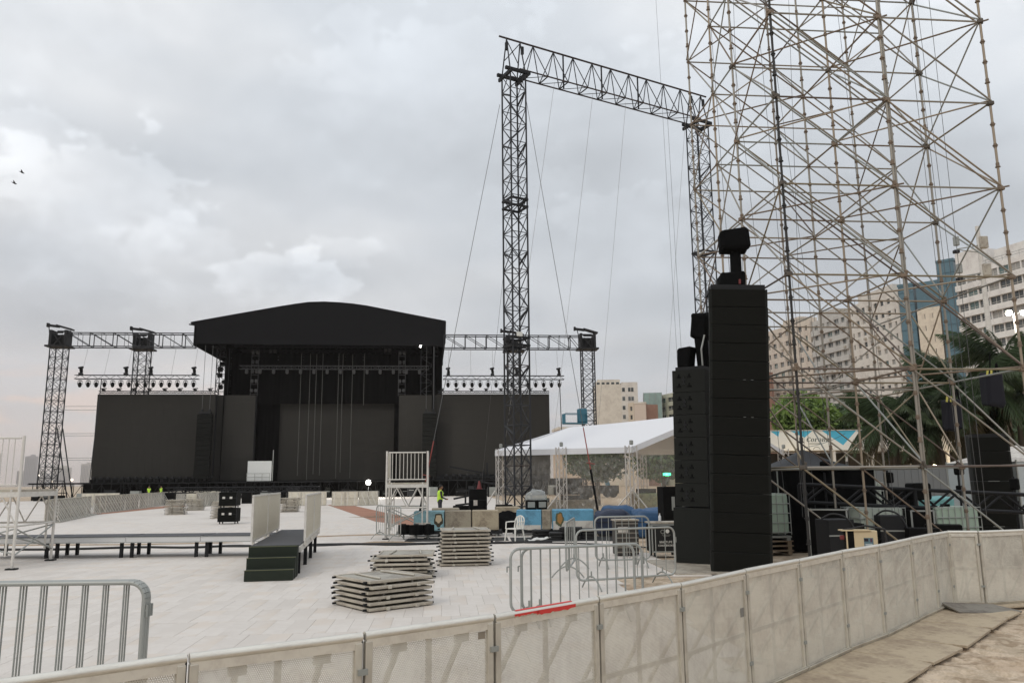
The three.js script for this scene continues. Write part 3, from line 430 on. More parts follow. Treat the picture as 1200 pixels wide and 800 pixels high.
  // ---- hanging light bars and lamps
  const lightBar = (u0, u1, y, dz, label) => { const s = thing('light_bar', label, 'lighting truss', site((u0 + u1) / 2, SV - dz), SA), w = (u1 - u0) / 2; const ch = new MB(); for (const yy of [0, 0.52]) for (const z of [-0.25, 0.25]) ch.cyl(V(-w, y + yy, z), V(w, y + yy, z), 0.045, 5); ch.build('chord', M.trussDark, s); const l = new MB(), n = Math.round(w * 2.6); for (let k = 0; k < n; k++) { const a = -w + 2 * w * k / n, b = -w + 2 * w * (k + 1) / n; l.cyl(V(a, y + (k % 2) * 0.52, 0.25), V(b, y + ((k + 1) % 2) * 0.52, 0.25), 0.03, 4); } l.build('lacing', M.trussDark, s);
    const cab = new MB(); for (let k = 0; k < 6; k++) { const x = -w + 0.8 + k * (2 * w - 1.6) / 5; cab.cyl(V(x, y + 0.5, 0), V(x, 20.9, dz ? -dz : 0), 0.02, 4); } cab.build('hanging_cable', M.wirePale, s); return s; };
  const washProto = (() => { const s = thing('wash_light', 'dark oval wash light hanging under the seaward light bar', 'stage light', V(0, 0, 0), SA, 'wash lights under the seaward light bar'); new MB().add(new THREE.SphereGeometry(0.25, 10, 8), new THREE.Matrix4().makeScale(1, 1.55, 1)).build('body', M.black, s); new MB().box(0, 0.55, 0, 0.3, 0.12, 0.3).cyl(V(-0.34, 0, 0), V(-0.25, 0.55, 0), 0.03).cyl(V(0.34, 0, 0), V(0.25, 0.55, 0), 0.03).build('yoke', M.blackSteel, s); return s; })();
  const headProto = (() => { const s = thing('moving_head', 'moving head lamp standing on the seaward light bar', 'stage light', V(0, 0, 0), SA, 'moving heads on the seaward light bar'); new MB().rbox(0, 0.15, 0, 0.5, 0.3, 0.5, 0.05).build('base', M.blackSteel, s); new MB().rbox(0.02, 0.62, 0, 0.38, 0.62, 0.36, 0.1, 0, 0, 0.15).build('yoke', M.black, s); new MB().rbox(-0.05, 1.02, 0, 0.66, 0.26, 0.4, 0.1, 0, 0, 0.2).build('lamp_head', M.blackSteel, s); return s; })();
  const footProto = (() => { const s = thing('bar_light', 'small lamp fixed on the bar along the seaward screen top', 'stage light', V(0, 0, 0), SA, 'small lamps on the seaward screen bar'); new MB().rbox(0, 0.12, 0, 0.4, 0.24, 0.4, 0.04).build('body', M.blackSteel, s); new MB().box(0, 0.34, 0, 0.68, 0.1, 0.3, 0, 0, 0.08).build('barn_door', M.black, s); return s; })();
  let first = true; const put = (pr, u, y, v, label, group) => { const p = site(u, v, y); if (!pr.userData.placed) { pr.position.copy(p); pr.userData.placed = 1; return pr; } const q = dup(pr, p, SA, label, group); delete q.userData.placed; return q; };
  const wing = (u0, u1, sea) => {
    lightBar(u0, u1, 16.2, 1.4, sea ? 'hanging light bar above the seaward screen' : 'hanging light bar above the screen behind the gantry tower');
    for (let k = 0; k < 15; k++) put(washProto, u0 + 0.7 + k * (u1 - u0 - 1.4) / 14, 15.42, SV - 1.4, sea ? undefined : 'dark oval wash light hanging under the bar behind the gantry tower', sea ? undefined : 'wash lights under the bar behind the gantry tower');
    for (const f of [0.02, 0.40, 0.61, 0.98]) put(headProto, lerp(u0 + 0.4, u1 - 0.4, f), 16.75, SV - 1.4, sea ? undefined : 'moving head lamp standing on the bar behind the gantry tower', sea ? undefined : 'moving heads on the bar behind the gantry tower');
    const a = sea ? -47.2 : -0.7, b = sea ? -31.7 : 15.3, s = thing('screen_bar', sea ? 'low lattice bar along the top of the seaward screen' : 'low lattice bar along the screen top behind the gantry tower', 'lighting truss', site((a + b) / 2, SV), SA), w = (b - a) / 2; latticeRun(new MB(), V(-w, 14.55, 0), V(w, 14.55, 0), 0.3, 0.3, 26, 0.035, 0.022, V(0, 0, 1)).build('lattice', M.trussDark, s);
    for (let k = 0; k < 8; k++) put(footProto, a + 0.6 + k * (b - a - 1.2) / 7, 14.7, SV, sea ? undefined : 'small lamp fixed on the bar along the screen behind the gantry tower', sea ? undefined : 'small lamps on the bar behind the gantry tower');
  };
  wing(-49.9, -33.5, true); wing(0.05, 17.35, false);
  for (const p of [washProto, headProto, footProto]) delete p.userData.placed;
  // standpipe and cross wires at the seaward end
  tag(bar('drop_pole', site(-46.9, SV - 1.4, 2.3), site(-46.4, SV - 1.4, 16.3), 0.06, M.trussDark, scene), 'thin dark pole standing under the seaward light bar', 'pole');
  for (const y of [12.6, 12.1, 8.9, 8.6, 5.6, 5.3]) tag(bar('tie_wire', site(-51.9, SV, y), site(-47.3, SV, y), 0.03, M.wirePale, scene), 'horizontal tie wire between the seaward tower and its screen', 'wire', 'tie wires at the seaward screen');
  tag(bar('tie_pole', site(17.2, SV, 2.2), site(16.9, SV, 16.3), 0.06, M.trussDark, scene), 'thin dark pole at the free end of the light bar behind the gantry tower', 'pole');

  // ---- hung loudspeaker arrays of the stage
  const arr = thing('stage_speaker_array', 'black hanging loudspeaker array before the seaward screen', 'loudspeaker', site(-32.3, SV - 1.6), SA);
  for (let k = 0; k < 14; k++) new MB().rbox(0, 11.0 - k * 0.62, Math.max(0, k - 8) * 0.04, 1.95, 0.6, 0.9, 0.04).build('cabinet', M.blackPaint, arr);
  new MB().box(0, 11.5, 0, 1.6, 0.25, 0.8).box(-0.5, 11.8, 0, 0.3, 0.4, 0.3).box(0.5, 11.8, 0, 0.3, 0.4, 0.3).build('bumper', M.blackSteel, arr); new MB().cyl(V(-0.5, 12, 0), V(-0.5, 20.9, 0), 0.03).cyl(V(0.5, 12, 0), V(0.5, 20.9, 0), 0.03).build('hoist_chain', M.wire, arr);
  dup(arr, site(-1.8, SV - 1.6), SA, 'black hanging loudspeaker array before the screen on the stage side of the gantry tower');
  tag(bar('mast', site(-1.25, SV - 1.2, 2.3), site(-1.25, SV - 1.2, 20.9), 0.09, M.trussDark, scene), 'slim grey mast dropping from the roof beside the hung array', 'mast');

  // ---- hoist chains dropping in the stage opening
  for (const [u, y1] of [[-20.6, 3], [-19.3, 2.4], [-18.4, 3.2], [-17.5, 3], [-15.2, 2.6], [-14.6, 3.4], [-13.2, 2.6], [-11.5, 13]]) tag(bar('hoist_chain', site(u, SV + 3.5, y1), site(u, SV + 3.5, 20.6), 0.035, std(0.11, 0.11, 0.10, 0.5, 0.3), scene), 'thin pale hoist chain dropping in the dark stage opening', 'chain', 'hoist chains in the stage opening').name = numbered('hoist_chain');
  { const s = thing('curved_light_truss', 'curved dark lighting truss hung inside the stage opening', 'lighting truss', site(-17.4, SV + 4), SA), P = []; for (let k = 0; k <= 16; k++) { const x = -8.4 + k * 1.05; P.push(V(x, 18.9 - 0.014 * x * x, -2)); } const t = new MB(); t.tube(P, 0.06, 40, 5).tube(P.map((p) => p.clone().add(V(0, 0.5, 0))), 0.06, 40, 5); for (let k = 0; k < 16; k++) t.cyl(P[k], P[k + 1].clone().add(V(0, 0.5, 0)), 0.035, 4); t.build('lattice', std(0.11, 0.11, 0.11, 0.5, 0.3), s); for (const p of P) new MB().rbox(p.x, p.y - 0.45, p.z, 0.45, 0.75, 0.4, 0.12).build('lamp', std(0.09, 0.09, 0.088, 0.5, 0.2), s); }
  const ladM = std(0.05, 0.051, 0.054, 0.5, 0.3), lmp = std(0.055, 0.055, 0.055, 0.5, 0.2); for (const [u, v, y0, lb] of [[-27.2, 3.6, 14.4, 'lighting ladder hung inside the stage opening beside the white board side'], [-25.0, 5.0, 14.8, 'lighting ladder hung deeper beside the seaward inner screen'], [-6.0, 3.6, 14.4, 'lighting ladder hung inside the stage opening by the lit roof corner'], [-8.2, 5.0, 15.0, 'lighting ladder hung deeper on the lit side of the opening']]) { const s = thing('lighting_ladder', lb, 'lighting truss', site(u, SV + v), SA); for (const x of [-0.5, 0.5]) bar('rail', V(x, y0, 0), V(x, 21.2, 0), 0.05, ladM, s); for (let k = 0; k < 5; k++) { bar('rung', V(-0.5, y0 + 0.3 + k * 1.4, 0), V(0.5, y0 + 0.3 + k * 1.4, 0), 0.045, ladM, s); for (const x of [-0.3, 0.3]) new MB().rbox(x, y0 + 0.75 + k * 1.4, 0.2, 0.42, 0.5, 0.42, 0.12).build('lamp', lmp, s); } }
  for (const [y, z] of [[18.4, 2.5], [20.0, 4.5]]) { const s = thing('cross_truss', y > 19 ? 'upper grey lighting truss crossing the stage opening' : 'lower grey lighting truss crossing the stage opening', 'lighting truss', site(-16.6, SV + z), SA); latticeRun(new MB(), V(-12.5, y, 0), V(14.5, y, 0), 0.5, 0.5, 26, 0.04, 0.025, V(0, 0, 1)).build('lattice', ladM, s); for (let k = 0; k < 14; k++) new MB().rbox(-11.5 + k * 1.9, y - 0.6, 0, 0.42, 0.6, 0.4, 0.12).build('lamp', lmp, s); }
  // ---- on the deck
  const w = thing('white_screen_board', 'white panel with grey handrail standing on the stage', 'board', site(-24.9, SV - 0.9, 2.28), SA); new MB().rbox(0, 1.35, 0, 3.2, 2.7, 0.12, 0.03).build('board', std(0.55, 0.56, 0.55, 0.6), w); const hr = new MB(); for (const x of [-1.5, -0.5, 0.5, 1.5]) hr.cyl(V(x, 0, 0.6), V(x, 1.0, 0.6), 0.035, 5); for (const y of [0.5, 1.0]) hr.cyl(V(-1.6, y, 0.6), V(1.6, y, 0.6), 0.035, 5); hr.build('handrail', M.galvDull, w); new MB().cyl(V(1.75, 0, 0), V(1.75, 4.2, 0), 0.05).build('pole', M.galv, w);
  const fl = thing('floor_light', 'low black floor lamp on the deck under the seaward screen', 'stage light', site(-46.6, SV - 1.1, 2.28), SA, 'floor lamps under the seaward screen'); new MB().rbox(0, 0.22, 0, 0.62, 0.44, 0.4, 0.08).build('body', M.black, fl); new MB().rbox(0, 0.56, 0, 0.4, 0.36, 0.3, 0.1).build('lamp_head', M.blackSteel, fl);
  for (let k = 1; k < 17; k++) dup(fl, site(-46.6 + k * 0.93 + rr(-0.15, 0.15), SV - 1.1, 2.28), SA + rr(-0.3, 0.3)); for (let k = 0; k < 13; k++) dup(fl, site(0.6 + k * 0.95 + rr(-0.15, 0.15), SV - 1.1, 2.28), SA + rr(-0.3, 0.3), 'low black floor lamp on the deck under the screen behind the access platform', 'floor lamps under the screen behind the access platform');
  // sundry gear below and before the deck
  const gm = [M.black, M.blackSteel, M.black, M.galvDull, M.blackPaint];
  for (let k = 0; k < 46; k++) { const u = -52 + k * 1.55 + rr(-0.6, 0.6), v = SV - rr(2.6, 5.4), h = rr(0.5, 1.5), q = thing('gear_case', 'dark equipment case standing in the row below the stage edge', 'case', site(u, v), SA + rr(-0.4, 0.4), 'equipment cases below the stage edge'), wd = rr(0.7, 1.6); new MB().rbox(0, h / 2 + 0.08, 0, wd, h, rr(0.6, 1), 0.04).build('body', gm[k % 5], q); new MB().box(0, h * 0.62, 0.5, wd * 0.7, 0.05, 0.03).build('latch_rail', M.galvDull, q); for (const s of [-1, 1]) new MB().box(s * wd * 0.35, 0.045, 0, 0.1, 0.09, 0.5).build('skid', M.rubber, q); }
  // runway truss lying before the stage
  const rt = thing('runway_truss', 'low black lattice truss lying along the foot of the stage', 'truss', site(-22.5, 82), SA); latticeRun(new MB(), V(-4.6, 1.35, 0), V(10.2, 1.35, 0), 0.6, 0.5, 18, 0.06, 0.04, V(0, 0, 1)).build('lattice', M.blackSteel, rt); for (const x of [-4.2, -0.5, 3.2, 6.6, 9.8]) new MB().rbox(x, 0.55, 0, 0.9, 1.1, 0.7, 0.03).build('support', M.black, rt);
  // work lamps: glowing face and a lamp just in front
  const lamp = (name, label, pos, r, power, dirz, parentM) => { const s = thing(name, label, 'lamp', pos, SA); new MB().rbox(0, 0, 0, r * 2.6, r * 2.2, r * 1.2, r * 0.3).build('housing', M.blackSteel, s); const e = std(1, 1, 1, 0.5, 0, { emissive: new THREE.Color(1, 0.97, 0.9), emissiveIntensity: 26 }); mesh('glowing_face', new THREE.SphereGeometry(r, 14, 10), e, s).position.set(0, 0, r * 0.75); const p = new THREE.PointLight(new THREE.Color(1, 0.96, 0.88), power, 0, 2); p.position.set(0, 0, r * 2.2); p.castShadow = true; p.shadow.radius = 3; s.add(p); return s; };
  const l1 = lamp('work_light', 'bright white work light shining at the foot of the stage', site(-9.4, 104, 1.95), 0.3, 260); new MB().cyl(V(0, -1.95, 0), V(0, -0.3, 0), 0.03).cyl(V(-0.5, -1.93, 0), V(0, -1.2, 0), 0.02).cyl(V(0.5, -1.93, 0), V(0, -1.2, 0), 0.02).build('stand', M.blackSteel, l1);
  lamp('roof_light', 'small white lamp glowing under the roof corner', site(-3.2, SV - 0.6, 21.05), 0.14, 1.2);
}

// ================================================================ STEEL CROWD BARRIERS
function crowdBarrier(label, pos, turn, L, H, nBars, group, footTurn = 0) {
  const o = thing('crowd_barrier', label, 'barrier', pos, turn, group), y0 = 0.17, pts = roundRectPts(0, y0, L, H, 0.13);
  new MB().path([...pts, pts[0]], 0.0195, 8).build('frame', M.galv, o);
  for (let k = 1; k < nBars; k++) bar('bar', V(L * k / nBars, y0, 0), V(L * k / nBars, H, 0), 0.0075, M.galvDull, o);
  for (const x of [L * 0.14, L * 0.86]) { const P = []; for (let k = 0; k <= 10; k++) { const t = k / 10 * 2 - 1; P.push(V(x + 0.02 * t, 0.2 * (1 - t * t) + 0.014 + 0.02 * (1 - Math.abs(t)), t * 0.32)); } new MB().path(P, 0.014, 6).cyl(V(x, 0.21, 0), V(x, 0.32, 0), 0.014).build('foot', M.galvDull, o); }
  new MB().cyl(V(L + 0.03, H - 0.28, 0), V(L + 0.03, H - 0.18, 0), 0.012).cyl(V(L, H - 0.23, 0), V(L + 0.035, H - 0.23, 0), 0.010).build('hook', M.galvDull, o);
  new MB().cyl(V(-0.05, H - 0.3, 0), V(-0.05, H - 0.23, 0), 0.01).cyl(V(-0.05, H - 0.23, 0), V(0, H - 0.23, 0), 0.01).build('hook', M.galvDull, o);
  return o;
}
for (let k = 0; k < 3; k++) crowdBarrier('galvanised steel crowd barrier nested with two others on the white floor', V(-5.54, 0, -6.88 - k * 0.042), 0.02, 2.42, 1.09, 14, 'three nested crowd barriers');
crowdBarrier('steel crowd barrier standing just behind the red taped barrier panel', V(-0.05, 0, -11.0), Math.atan2(0.62, 1.76), 1.86, 1.0, 13, 'pair of crowd barriers behind the red taped panel');
crowdBarrier('steel crowd barrier standing just behind the red taped barrier panel', V(0.10, 0, -11.12), Math.atan2(0.66, 1.76), 1.86, 0.995, 13, 'pair of crowd barriers behind the red taped panel');
crowdBarrier('steel crowd barrier in front of the black lettered flight case', V(1.10, 0, -14.4), Math.atan2(0.8, 1.9), 2.06, 1.03, 10);
crowdBarrier('steel crowd barrier standing at an angle between two others, turned to the tent', V(1.36, 0, -19.6), 1.42 - PI, 2.3, 1.08, 5, undefined).position.set(1.36, 0, -18.2);
crowdBarrier('steel crowd barrier standing askew beside the lettered flight case', V(1.80, 0, -18.0), 0.16, 1.25, 1.10, 8);
crowdBarrier('steel crowd barrier standing alone beside the white access platform', V(-4.75, 0, -28.0), -0.98, 1.9, 1.12, 12);

// ================================================================ STACKS OF FOLDED BARRIER PANELS
const foldGeo = (() => { const w = 1.13, d = 1.10; const rails = new MB(); for (const z of [-d / 2, d / 2]) rails.rbox(0, 0.035, z, w, 0.046, 0.05, 0.01); for (const x of [-w / 2 + 0.02, w / 2 - 0.02]) rails.rbox(x, 0.035, 0, 0.045, 0.044, d - 0.05, 0.01);
  const sh = new MB().box(0, 0.044, 0, w - 0.1, 0.006, d - 0.08).box(0, 0.03, 0, 0.035, 0.02, d - 0.1).box(0, 0.03, 0, w - 0.1, 0.02, 0.035);
  const fold = new MB().cyl(V(-w * 0.28, 0.066, -d * 0.4), V(-w * 0.22, 0.066, d * 0.42), 0.017, 6).cyl(V(w * 0.28, 0.066, -d * 0.42), V(w * 0.22, 0.066, d * 0.4), 0.017, 6).rbox(-w * 0.22, 0.03, d / 2 + 0.03, 0.06, 0.05, 0.03, 0.006).rbox(w * 0.24, 0.03, d / 2 + 0.03, 0.06, 0.05, 0.03, 0.006);
  const lugs = new MB().box(0, 0.03, 0, 0.06, 0.03, 0.03);
  return [rails.geo(), sh.geo(), fold.geo(), lugs.geo()]; })();
function foldedBarrier(label, group) { const o = thing('folded_barrier', label, 'barrier', V(0, 0, 0), 0, group); mesh('frame', foldGeo[0], M.panelGreyB, o); mesh('sheet', foldGeo[1], M.panelGrey, o); mesh('folded_brace', foldGeo[2], M.aluFrame, o); for (const x of [-0.595, 0.595]) for (const z of [-0.49, 0.49]) mesh('lug', foldGeo[3], M.blackSteel, o).position.set(x, 0, z); return o; }
function stack(label, group, x, d, turn, n, dy, jitter, last) { const p = foldedBarrier(label, group); for (let k = 0; k < n; k++) { const q = k ? dup(p, V(0, 0, 0)) : p; q.position.set(x + rr(-jitter, jitter), 0.004 + k * dy, -d + rr(-jitter, jitter)); q.rotation.y = turn + rr(-1, 1) * jitter * 0.5 + (k % 2 ? PI : 0); if (k === n - 1 && last) q.userData = { ...q.userData, label: last, group: undefined }; if (q.userData.group === undefined) delete q.userData.group; } }
stack('folded barrier panel in the low stack turned corner-on on the white floor', 'low corner-on stack of folded barriers', -2.10, 13.05, 0.70, 6, 0.078, 0.03, 'topmost folded barrier panel of the low corner-on stack');
stack('folded barrier panel in the loose stack behind the corner-on stack', 'loose stack of folded barriers', -2.31, 16.95, 0.10, 6, 0.082, 0.09, 'topmost folded barrier panel of the loose stack behind the corner-on one');
stack('folded barrier panel in the tall neat stack before the concrete blocks', 'tall neat stack of folded barriers', -1.18, 19.25, 0.13, 10, 0.083, 0.03, 'topmost folded barrier panel of the tall neat stack');
stack('folded barrier panel in the far stack beside the terracotta path', 'far stack of folded barriers by the path', -22.0, 52.6, 0.2, 11, 0.088, 0.05);
stack('folded barrier panel in the far stack half hidden behind another stack', 'far stack of folded barriers half hidden', -23.9, 60.6, 0.3, 10, 0.088, 0.05);
stack('folded barrier panel in the far stack seen past the walkway panels', 'far stack of folded barriers past the walkway', -15.3, 55.2, 0.15, 11, 0.088, 0.05);
stack('folded barrier panel in the far stack beside the two black cases', 'far stack of folded barriers by the black cases', -16.6, 46.2, 0.15, 11, 0.088, 0.05);

// far upright barriers, seen from behind
{
  const w = 1.1, mk = (label, group, mat) => { const o = thing('upright_barrier', label, 'barrier', V(0, 0, 0), 0, group); new MB().box(w / 2, 0.6, 0, w - 0.02, 1.16, 0.02).build('sheet', mat, o); new MB().cyl(V(0, 1.18, 0), V(w, 1.18, 0), 0.03).box(0.03, 0.59, 0.012, 0.05, 1.18, 0.04).box(w - 0.03, 0.59, 0.012, 0.05, 1.18, 0.04).box(w / 2, 0.62, 0.014, w, 0.04, 0.03).build('frame', M.aluFrame, o); for (const x of [0.25, 0.85]) new MB().cyl(V(x, 1.1, 0.04), V(x, 0.04, 0.7), 0.022, 5).build('brace', M.whiteSteel, o); new MB().box(w / 2, 0.02, 0.36, w - 0.04, 0.03, 0.75).build('base', M.panelGrey, o); return o; };
  const A = mk('upright barrier in the run edging the terracotta path by the sea', 'upright barriers edging the seaward path', M.panelGrey), B = mk('cream upright barrier facing the photographer between the barrier runs', 'cream upright barriers', M.cream);
  let fa = true, fb = true; const putRun = (x0, d0, x1, d1, n, flip, label, group) => { for (let k = 0; k < n; k++) { const t = k / n, x = lerp(x0, x1, t), d = lerp(d0, d1, t), turn = Math.atan2(d1 - d0, x1 - x0) + (flip ? PI : 0) + rr(-0.05, 0.05); if (fa) { A.position.set(x, 0, -d); A.rotation.y = turn; fa = false; } else dup(A, V(x, 0, -d), turn, label, group); } };
  putRun(-24.4, 42, -28.9, 55, 12, false); putRun(-29.4, 56.5, -31.2, 67, 9, false); putRun(-31.6, 68, -37.6, 92, 20, false);
  const putC = (x, d, turn, n, label, group) => { for (let k = 0; k < n; k++) { const p = V(x + k * w * Math.cos(turn), 0, -(d + k * w * Math.sin(turn))); if (fb) { B.position.copy(p); B.rotation.y = turn; fb = false; } else dup(B, p, turn, label, group); } };
  putC(-39.2, 73, 0.1, 3); putC(-34.2, 84, 0.05, 3); putC(-19.6, 70, 0.08, 3, 'cream upright barrier in the group behind the walkway panels', 'cream upright barriers behind the walkway'); putC(-15.4, 68.2, 0.12, 2, 'cream upright barrier at the far end of the terracotta path', 'cream upright barriers at the path end'); putC(-13.2, 68.5, 0.9, 2, 'cream upright barrier at the far end of the terracotta path', 'cream upright barriers at the path end');
  putRun(-27.6, 70, -28.4, 78, 7, false, 'upright barrier in the run behind the two black cases', 'upright barriers behind the black cases');
}

// ================================================================ LOW DECK, WALKWAY AND STEPS
{
  const W = 2.0, Dp = 1.2, proto = thing('deck_module', 'low platform deck module with dark top on black legs', 'platform', V(-14.35, 0, -21.65), 0, 'row of low platform deck modules');
  new MB().box(W / 2, 0.548, -Dp / 2, W - 0.05, 0.02, Dp - 0.04).build('top_board', M.deckTop, proto);
  new MB().box(W / 2, 0.47, 0, W - 0.012, 0.14, 0.04).box(W / 2, 0.47, -Dp, W - 0.012, 0.14, 0.04).box(0.026, 0.47, -Dp / 2, 0.04, 0.14, Dp - 0.05).box(W - 0.026, 0.47, -Dp / 2, 0.04, 0.14, Dp - 0.05).build('frame', M.aluEdge, proto);
  new MB().box(W / 2, 0.40, 0.022, W - 0.02, 0.02, 0.02).box(W / 2, 0.535, 0.022, W - 0.02, 0.012, 0.02).build('lip', M.galv, proto);
  for (const x of [0.14, W - 0.14]) for (const z of [-0.1, -Dp + 0.1]) new MB().box(x, 0.2, z, 0.075, 0.40, 0.075).build('leg', M.blackSteel, proto);
  for (let k = 1; k < 4; k++) dup(proto, V(-14.35 + k * W, 0, -21.65), 0);
  // walkway
  const dirA = 0.176, a = V(-5.05, 0, -17.2), P = (x, z) => V(a.x + x * Math.cos(dirA) - z * Math.sin(dirA), 0, a.z - x * Math.sin(dirA) - z * Math.cos(dirA));
  const wk = thing('walkway_deck', 'raised walkway deck with dark top between cream side panels', 'walkway', P(0, 0), dirA); const H = 0.62, L = 5.9, hw = 0.53;
  for (let k = 0; k < 2; k++) { new MB().box(0, H - 0.012, -(k + 0.5) * L / 2, hw * 2 - 0.06, 0.024, L / 2 - 0.02).build('top_board', M.deckTop, wk); new MB().box(-hw + 0.03, H - 0.09, -(k + 0.5) * L / 2, 0.05, 0.13, L / 2 - 0.01).box(hw - 0.03, H - 0.09, -(k + 0.5) * L / 2, 0.05, 0.13, L / 2 - 0.01).box(0, H - 0.09, -k * L / 2 - 0.03, hw * 2 - 0.11, 0.13, 0.05).box(0, H - 0.09, -(k + 1) * L / 2 + 0.03, hw * 2 - 0.11, 0.13, 0.05).build('frame', M.whiteSteel, wk); }
  for (const z of [-0.35, -2.2, -3.9, -5.6]) for (const x of [-hw + 0.07, hw - 0.07]) new MB().box(x, (H - 0.15) / 2, z, 0.08, H - 0.15, 0.08).build('leg', M.blackSteel, wk);
  const side = (sx, z0, z1, label) => { const o = thing('side_panel', label, 'panel', P(sx * (hw + 0.03), z0), dirA, 'cream slatted side panels of the walkway'), l = z1 - z0, h0 = 0.66, h1 = 1.66, n = Math.round(l / 0.115); new MB().box(0, h0 + 0.02, -l / 2, 0.045, 0.04, l - 0.01).box(0, h1 - 0.02, -l / 2, 0.045, 0.04, l - 0.01).box(0, (h0 + h1) / 2, -0.022, 0.045, h1 - h0 - 0.09, 0.04).box(0, (h0 + h1) / 2, -l + 0.022, 0.045, h1 - h0 - 0.09, 0.04).build('frame', M.whiteSteel, o); for (let k = 0; k < n; k++) block('slat', 0.006 * (k % 2), (h0 + h1) / 2, -0.06 - (k + 0.5) * (l - 0.12) / n, 0.018, h1 - h0 - 0.08, (l - 0.12) / n - 0.008, M.cream, o); for (const z of [-0.3, -l + 0.3]) new MB().box(0, 0.6, z, 0.05, 0.16, 0.09).build('clamp', M.whiteSteel, o); return o; };
  for (const s of [-1, 1]) { const lab = s < 0 ? 'cream slatted side panel of the walkway on the side of the low deck' : 'cream slatted side panel of the walkway on the side of the folded stacks'; for (const [z0, z1] of [[0.5, 3.1], [3.14, 5.75]]) { const q = side(s, z0, z1, lab); q.userData.group = s < 0 ? 'walkway panels beside the low deck' : 'walkway panels beside the folded stacks'; } }
  const st = thing('steps', 'black carpeted three step stair at the walkway end', 'stairs', P(0.0, -0.03), dirA);
  [[0.62, 0.30, 0.52], [0.42, 0.30, 0.50], [0.21, 0.30, 0.5]].forEach(([y, , ], i) => { new MB().rbox(0, y / 2, 0.16 + i * 0.31, 0.98 - 0.02 * i, y, 0.30, 0.012).build('step', M.carpet, st); new MB().box(0, y + 0.002, 0.16 + i * 0.31 + 0.135, 0.97, 0.006, 0.02).build('nosing', std(0.16, 0.16, 0.07, 0.8), st); });
  // cables on the floor behind
  const cab = (label, pts, r = 0.03) => { const m = new MB().tube(pts.map(([x, d, y = r]) => V(x, y, -d)), r, pts.length * 12, 6).build('floor_cable', M.cable, scene); tag(m, label, 'cable'); };
  cab('thick black cable snaking over the floor behind the low deck', [[-16, 24.6], [-13.5, 24.4], [-11.5, 24.9], [-9.8, 24.6], [-8.6, 25.1], [-7.4, 24.7], [-6.2, 25.2], [-4.9, 25.3], [-3.6, 24.9], [-2.2, 25.3], [-0.6, 25.2], [1.2, 25.6]], 0.034);
  cab('black cable running beside the thick one behind the walkway', [[-9.5, 25.2], [-8.2, 24.9], [-7.6, 25.4], [-6, 24.95], [-4.4, 25.6], [-2.8, 25.5], [-1, 25.7]], 0.022);
  cab('thin cable lying across the floor toward the tent', [[-0.6, 25.9], [0.4, 25.3], [1.6, 25.0], [2.6, 24.4], [3.4, 23.6], [3.9, 22.9]], 0.02);
}

// ================================================================ TWO BLACK ROAD CASES
{
  const rc = (label, y, w, h) => { const o = thing('road_case', label, 'case', V(-13.95, y, -39.6), 0.1); new MB().rbox(0, h / 2 + 0.1, 0, w, h, 0.75, 0.03).build('body', M.blackPaint, o); new MB().box(0, h * 0.55 + 0.1, 0.378, w, 0.03, 0.012).box(-w / 2 + 0.03, h / 2 + 0.1, 0.378, 0.04, h, 0.014).box(w / 2 - 0.03, h / 2 + 0.1, 0.378, 0.04, h, 0.014).build('edging', M.blackSteel, o); for (const x of [-0.2, 0.14]) { new MB().box(x, h * 0.58 + 0.1, 0.388, 0.12, 0.10, 0.02).build('latch_plate', M.whiteSteel, o); } for (const x of [-w / 2 + 0.1, w / 2 - 0.1]) for (const z of [-0.28, 0.28]) new MB().cyl(V(x - 0.02, 0.05, z), V(x + 0.02, 0.05, z), 0.05, 10).build('caster', M.rubber, o); return o; };
  rc('black road case with pale latches, lower of the stacked pair', 0, 0.92, 0.66); rc('black road case with pale latches, upper of the stacked pair', 0.77, 0.88, 0.66);
}

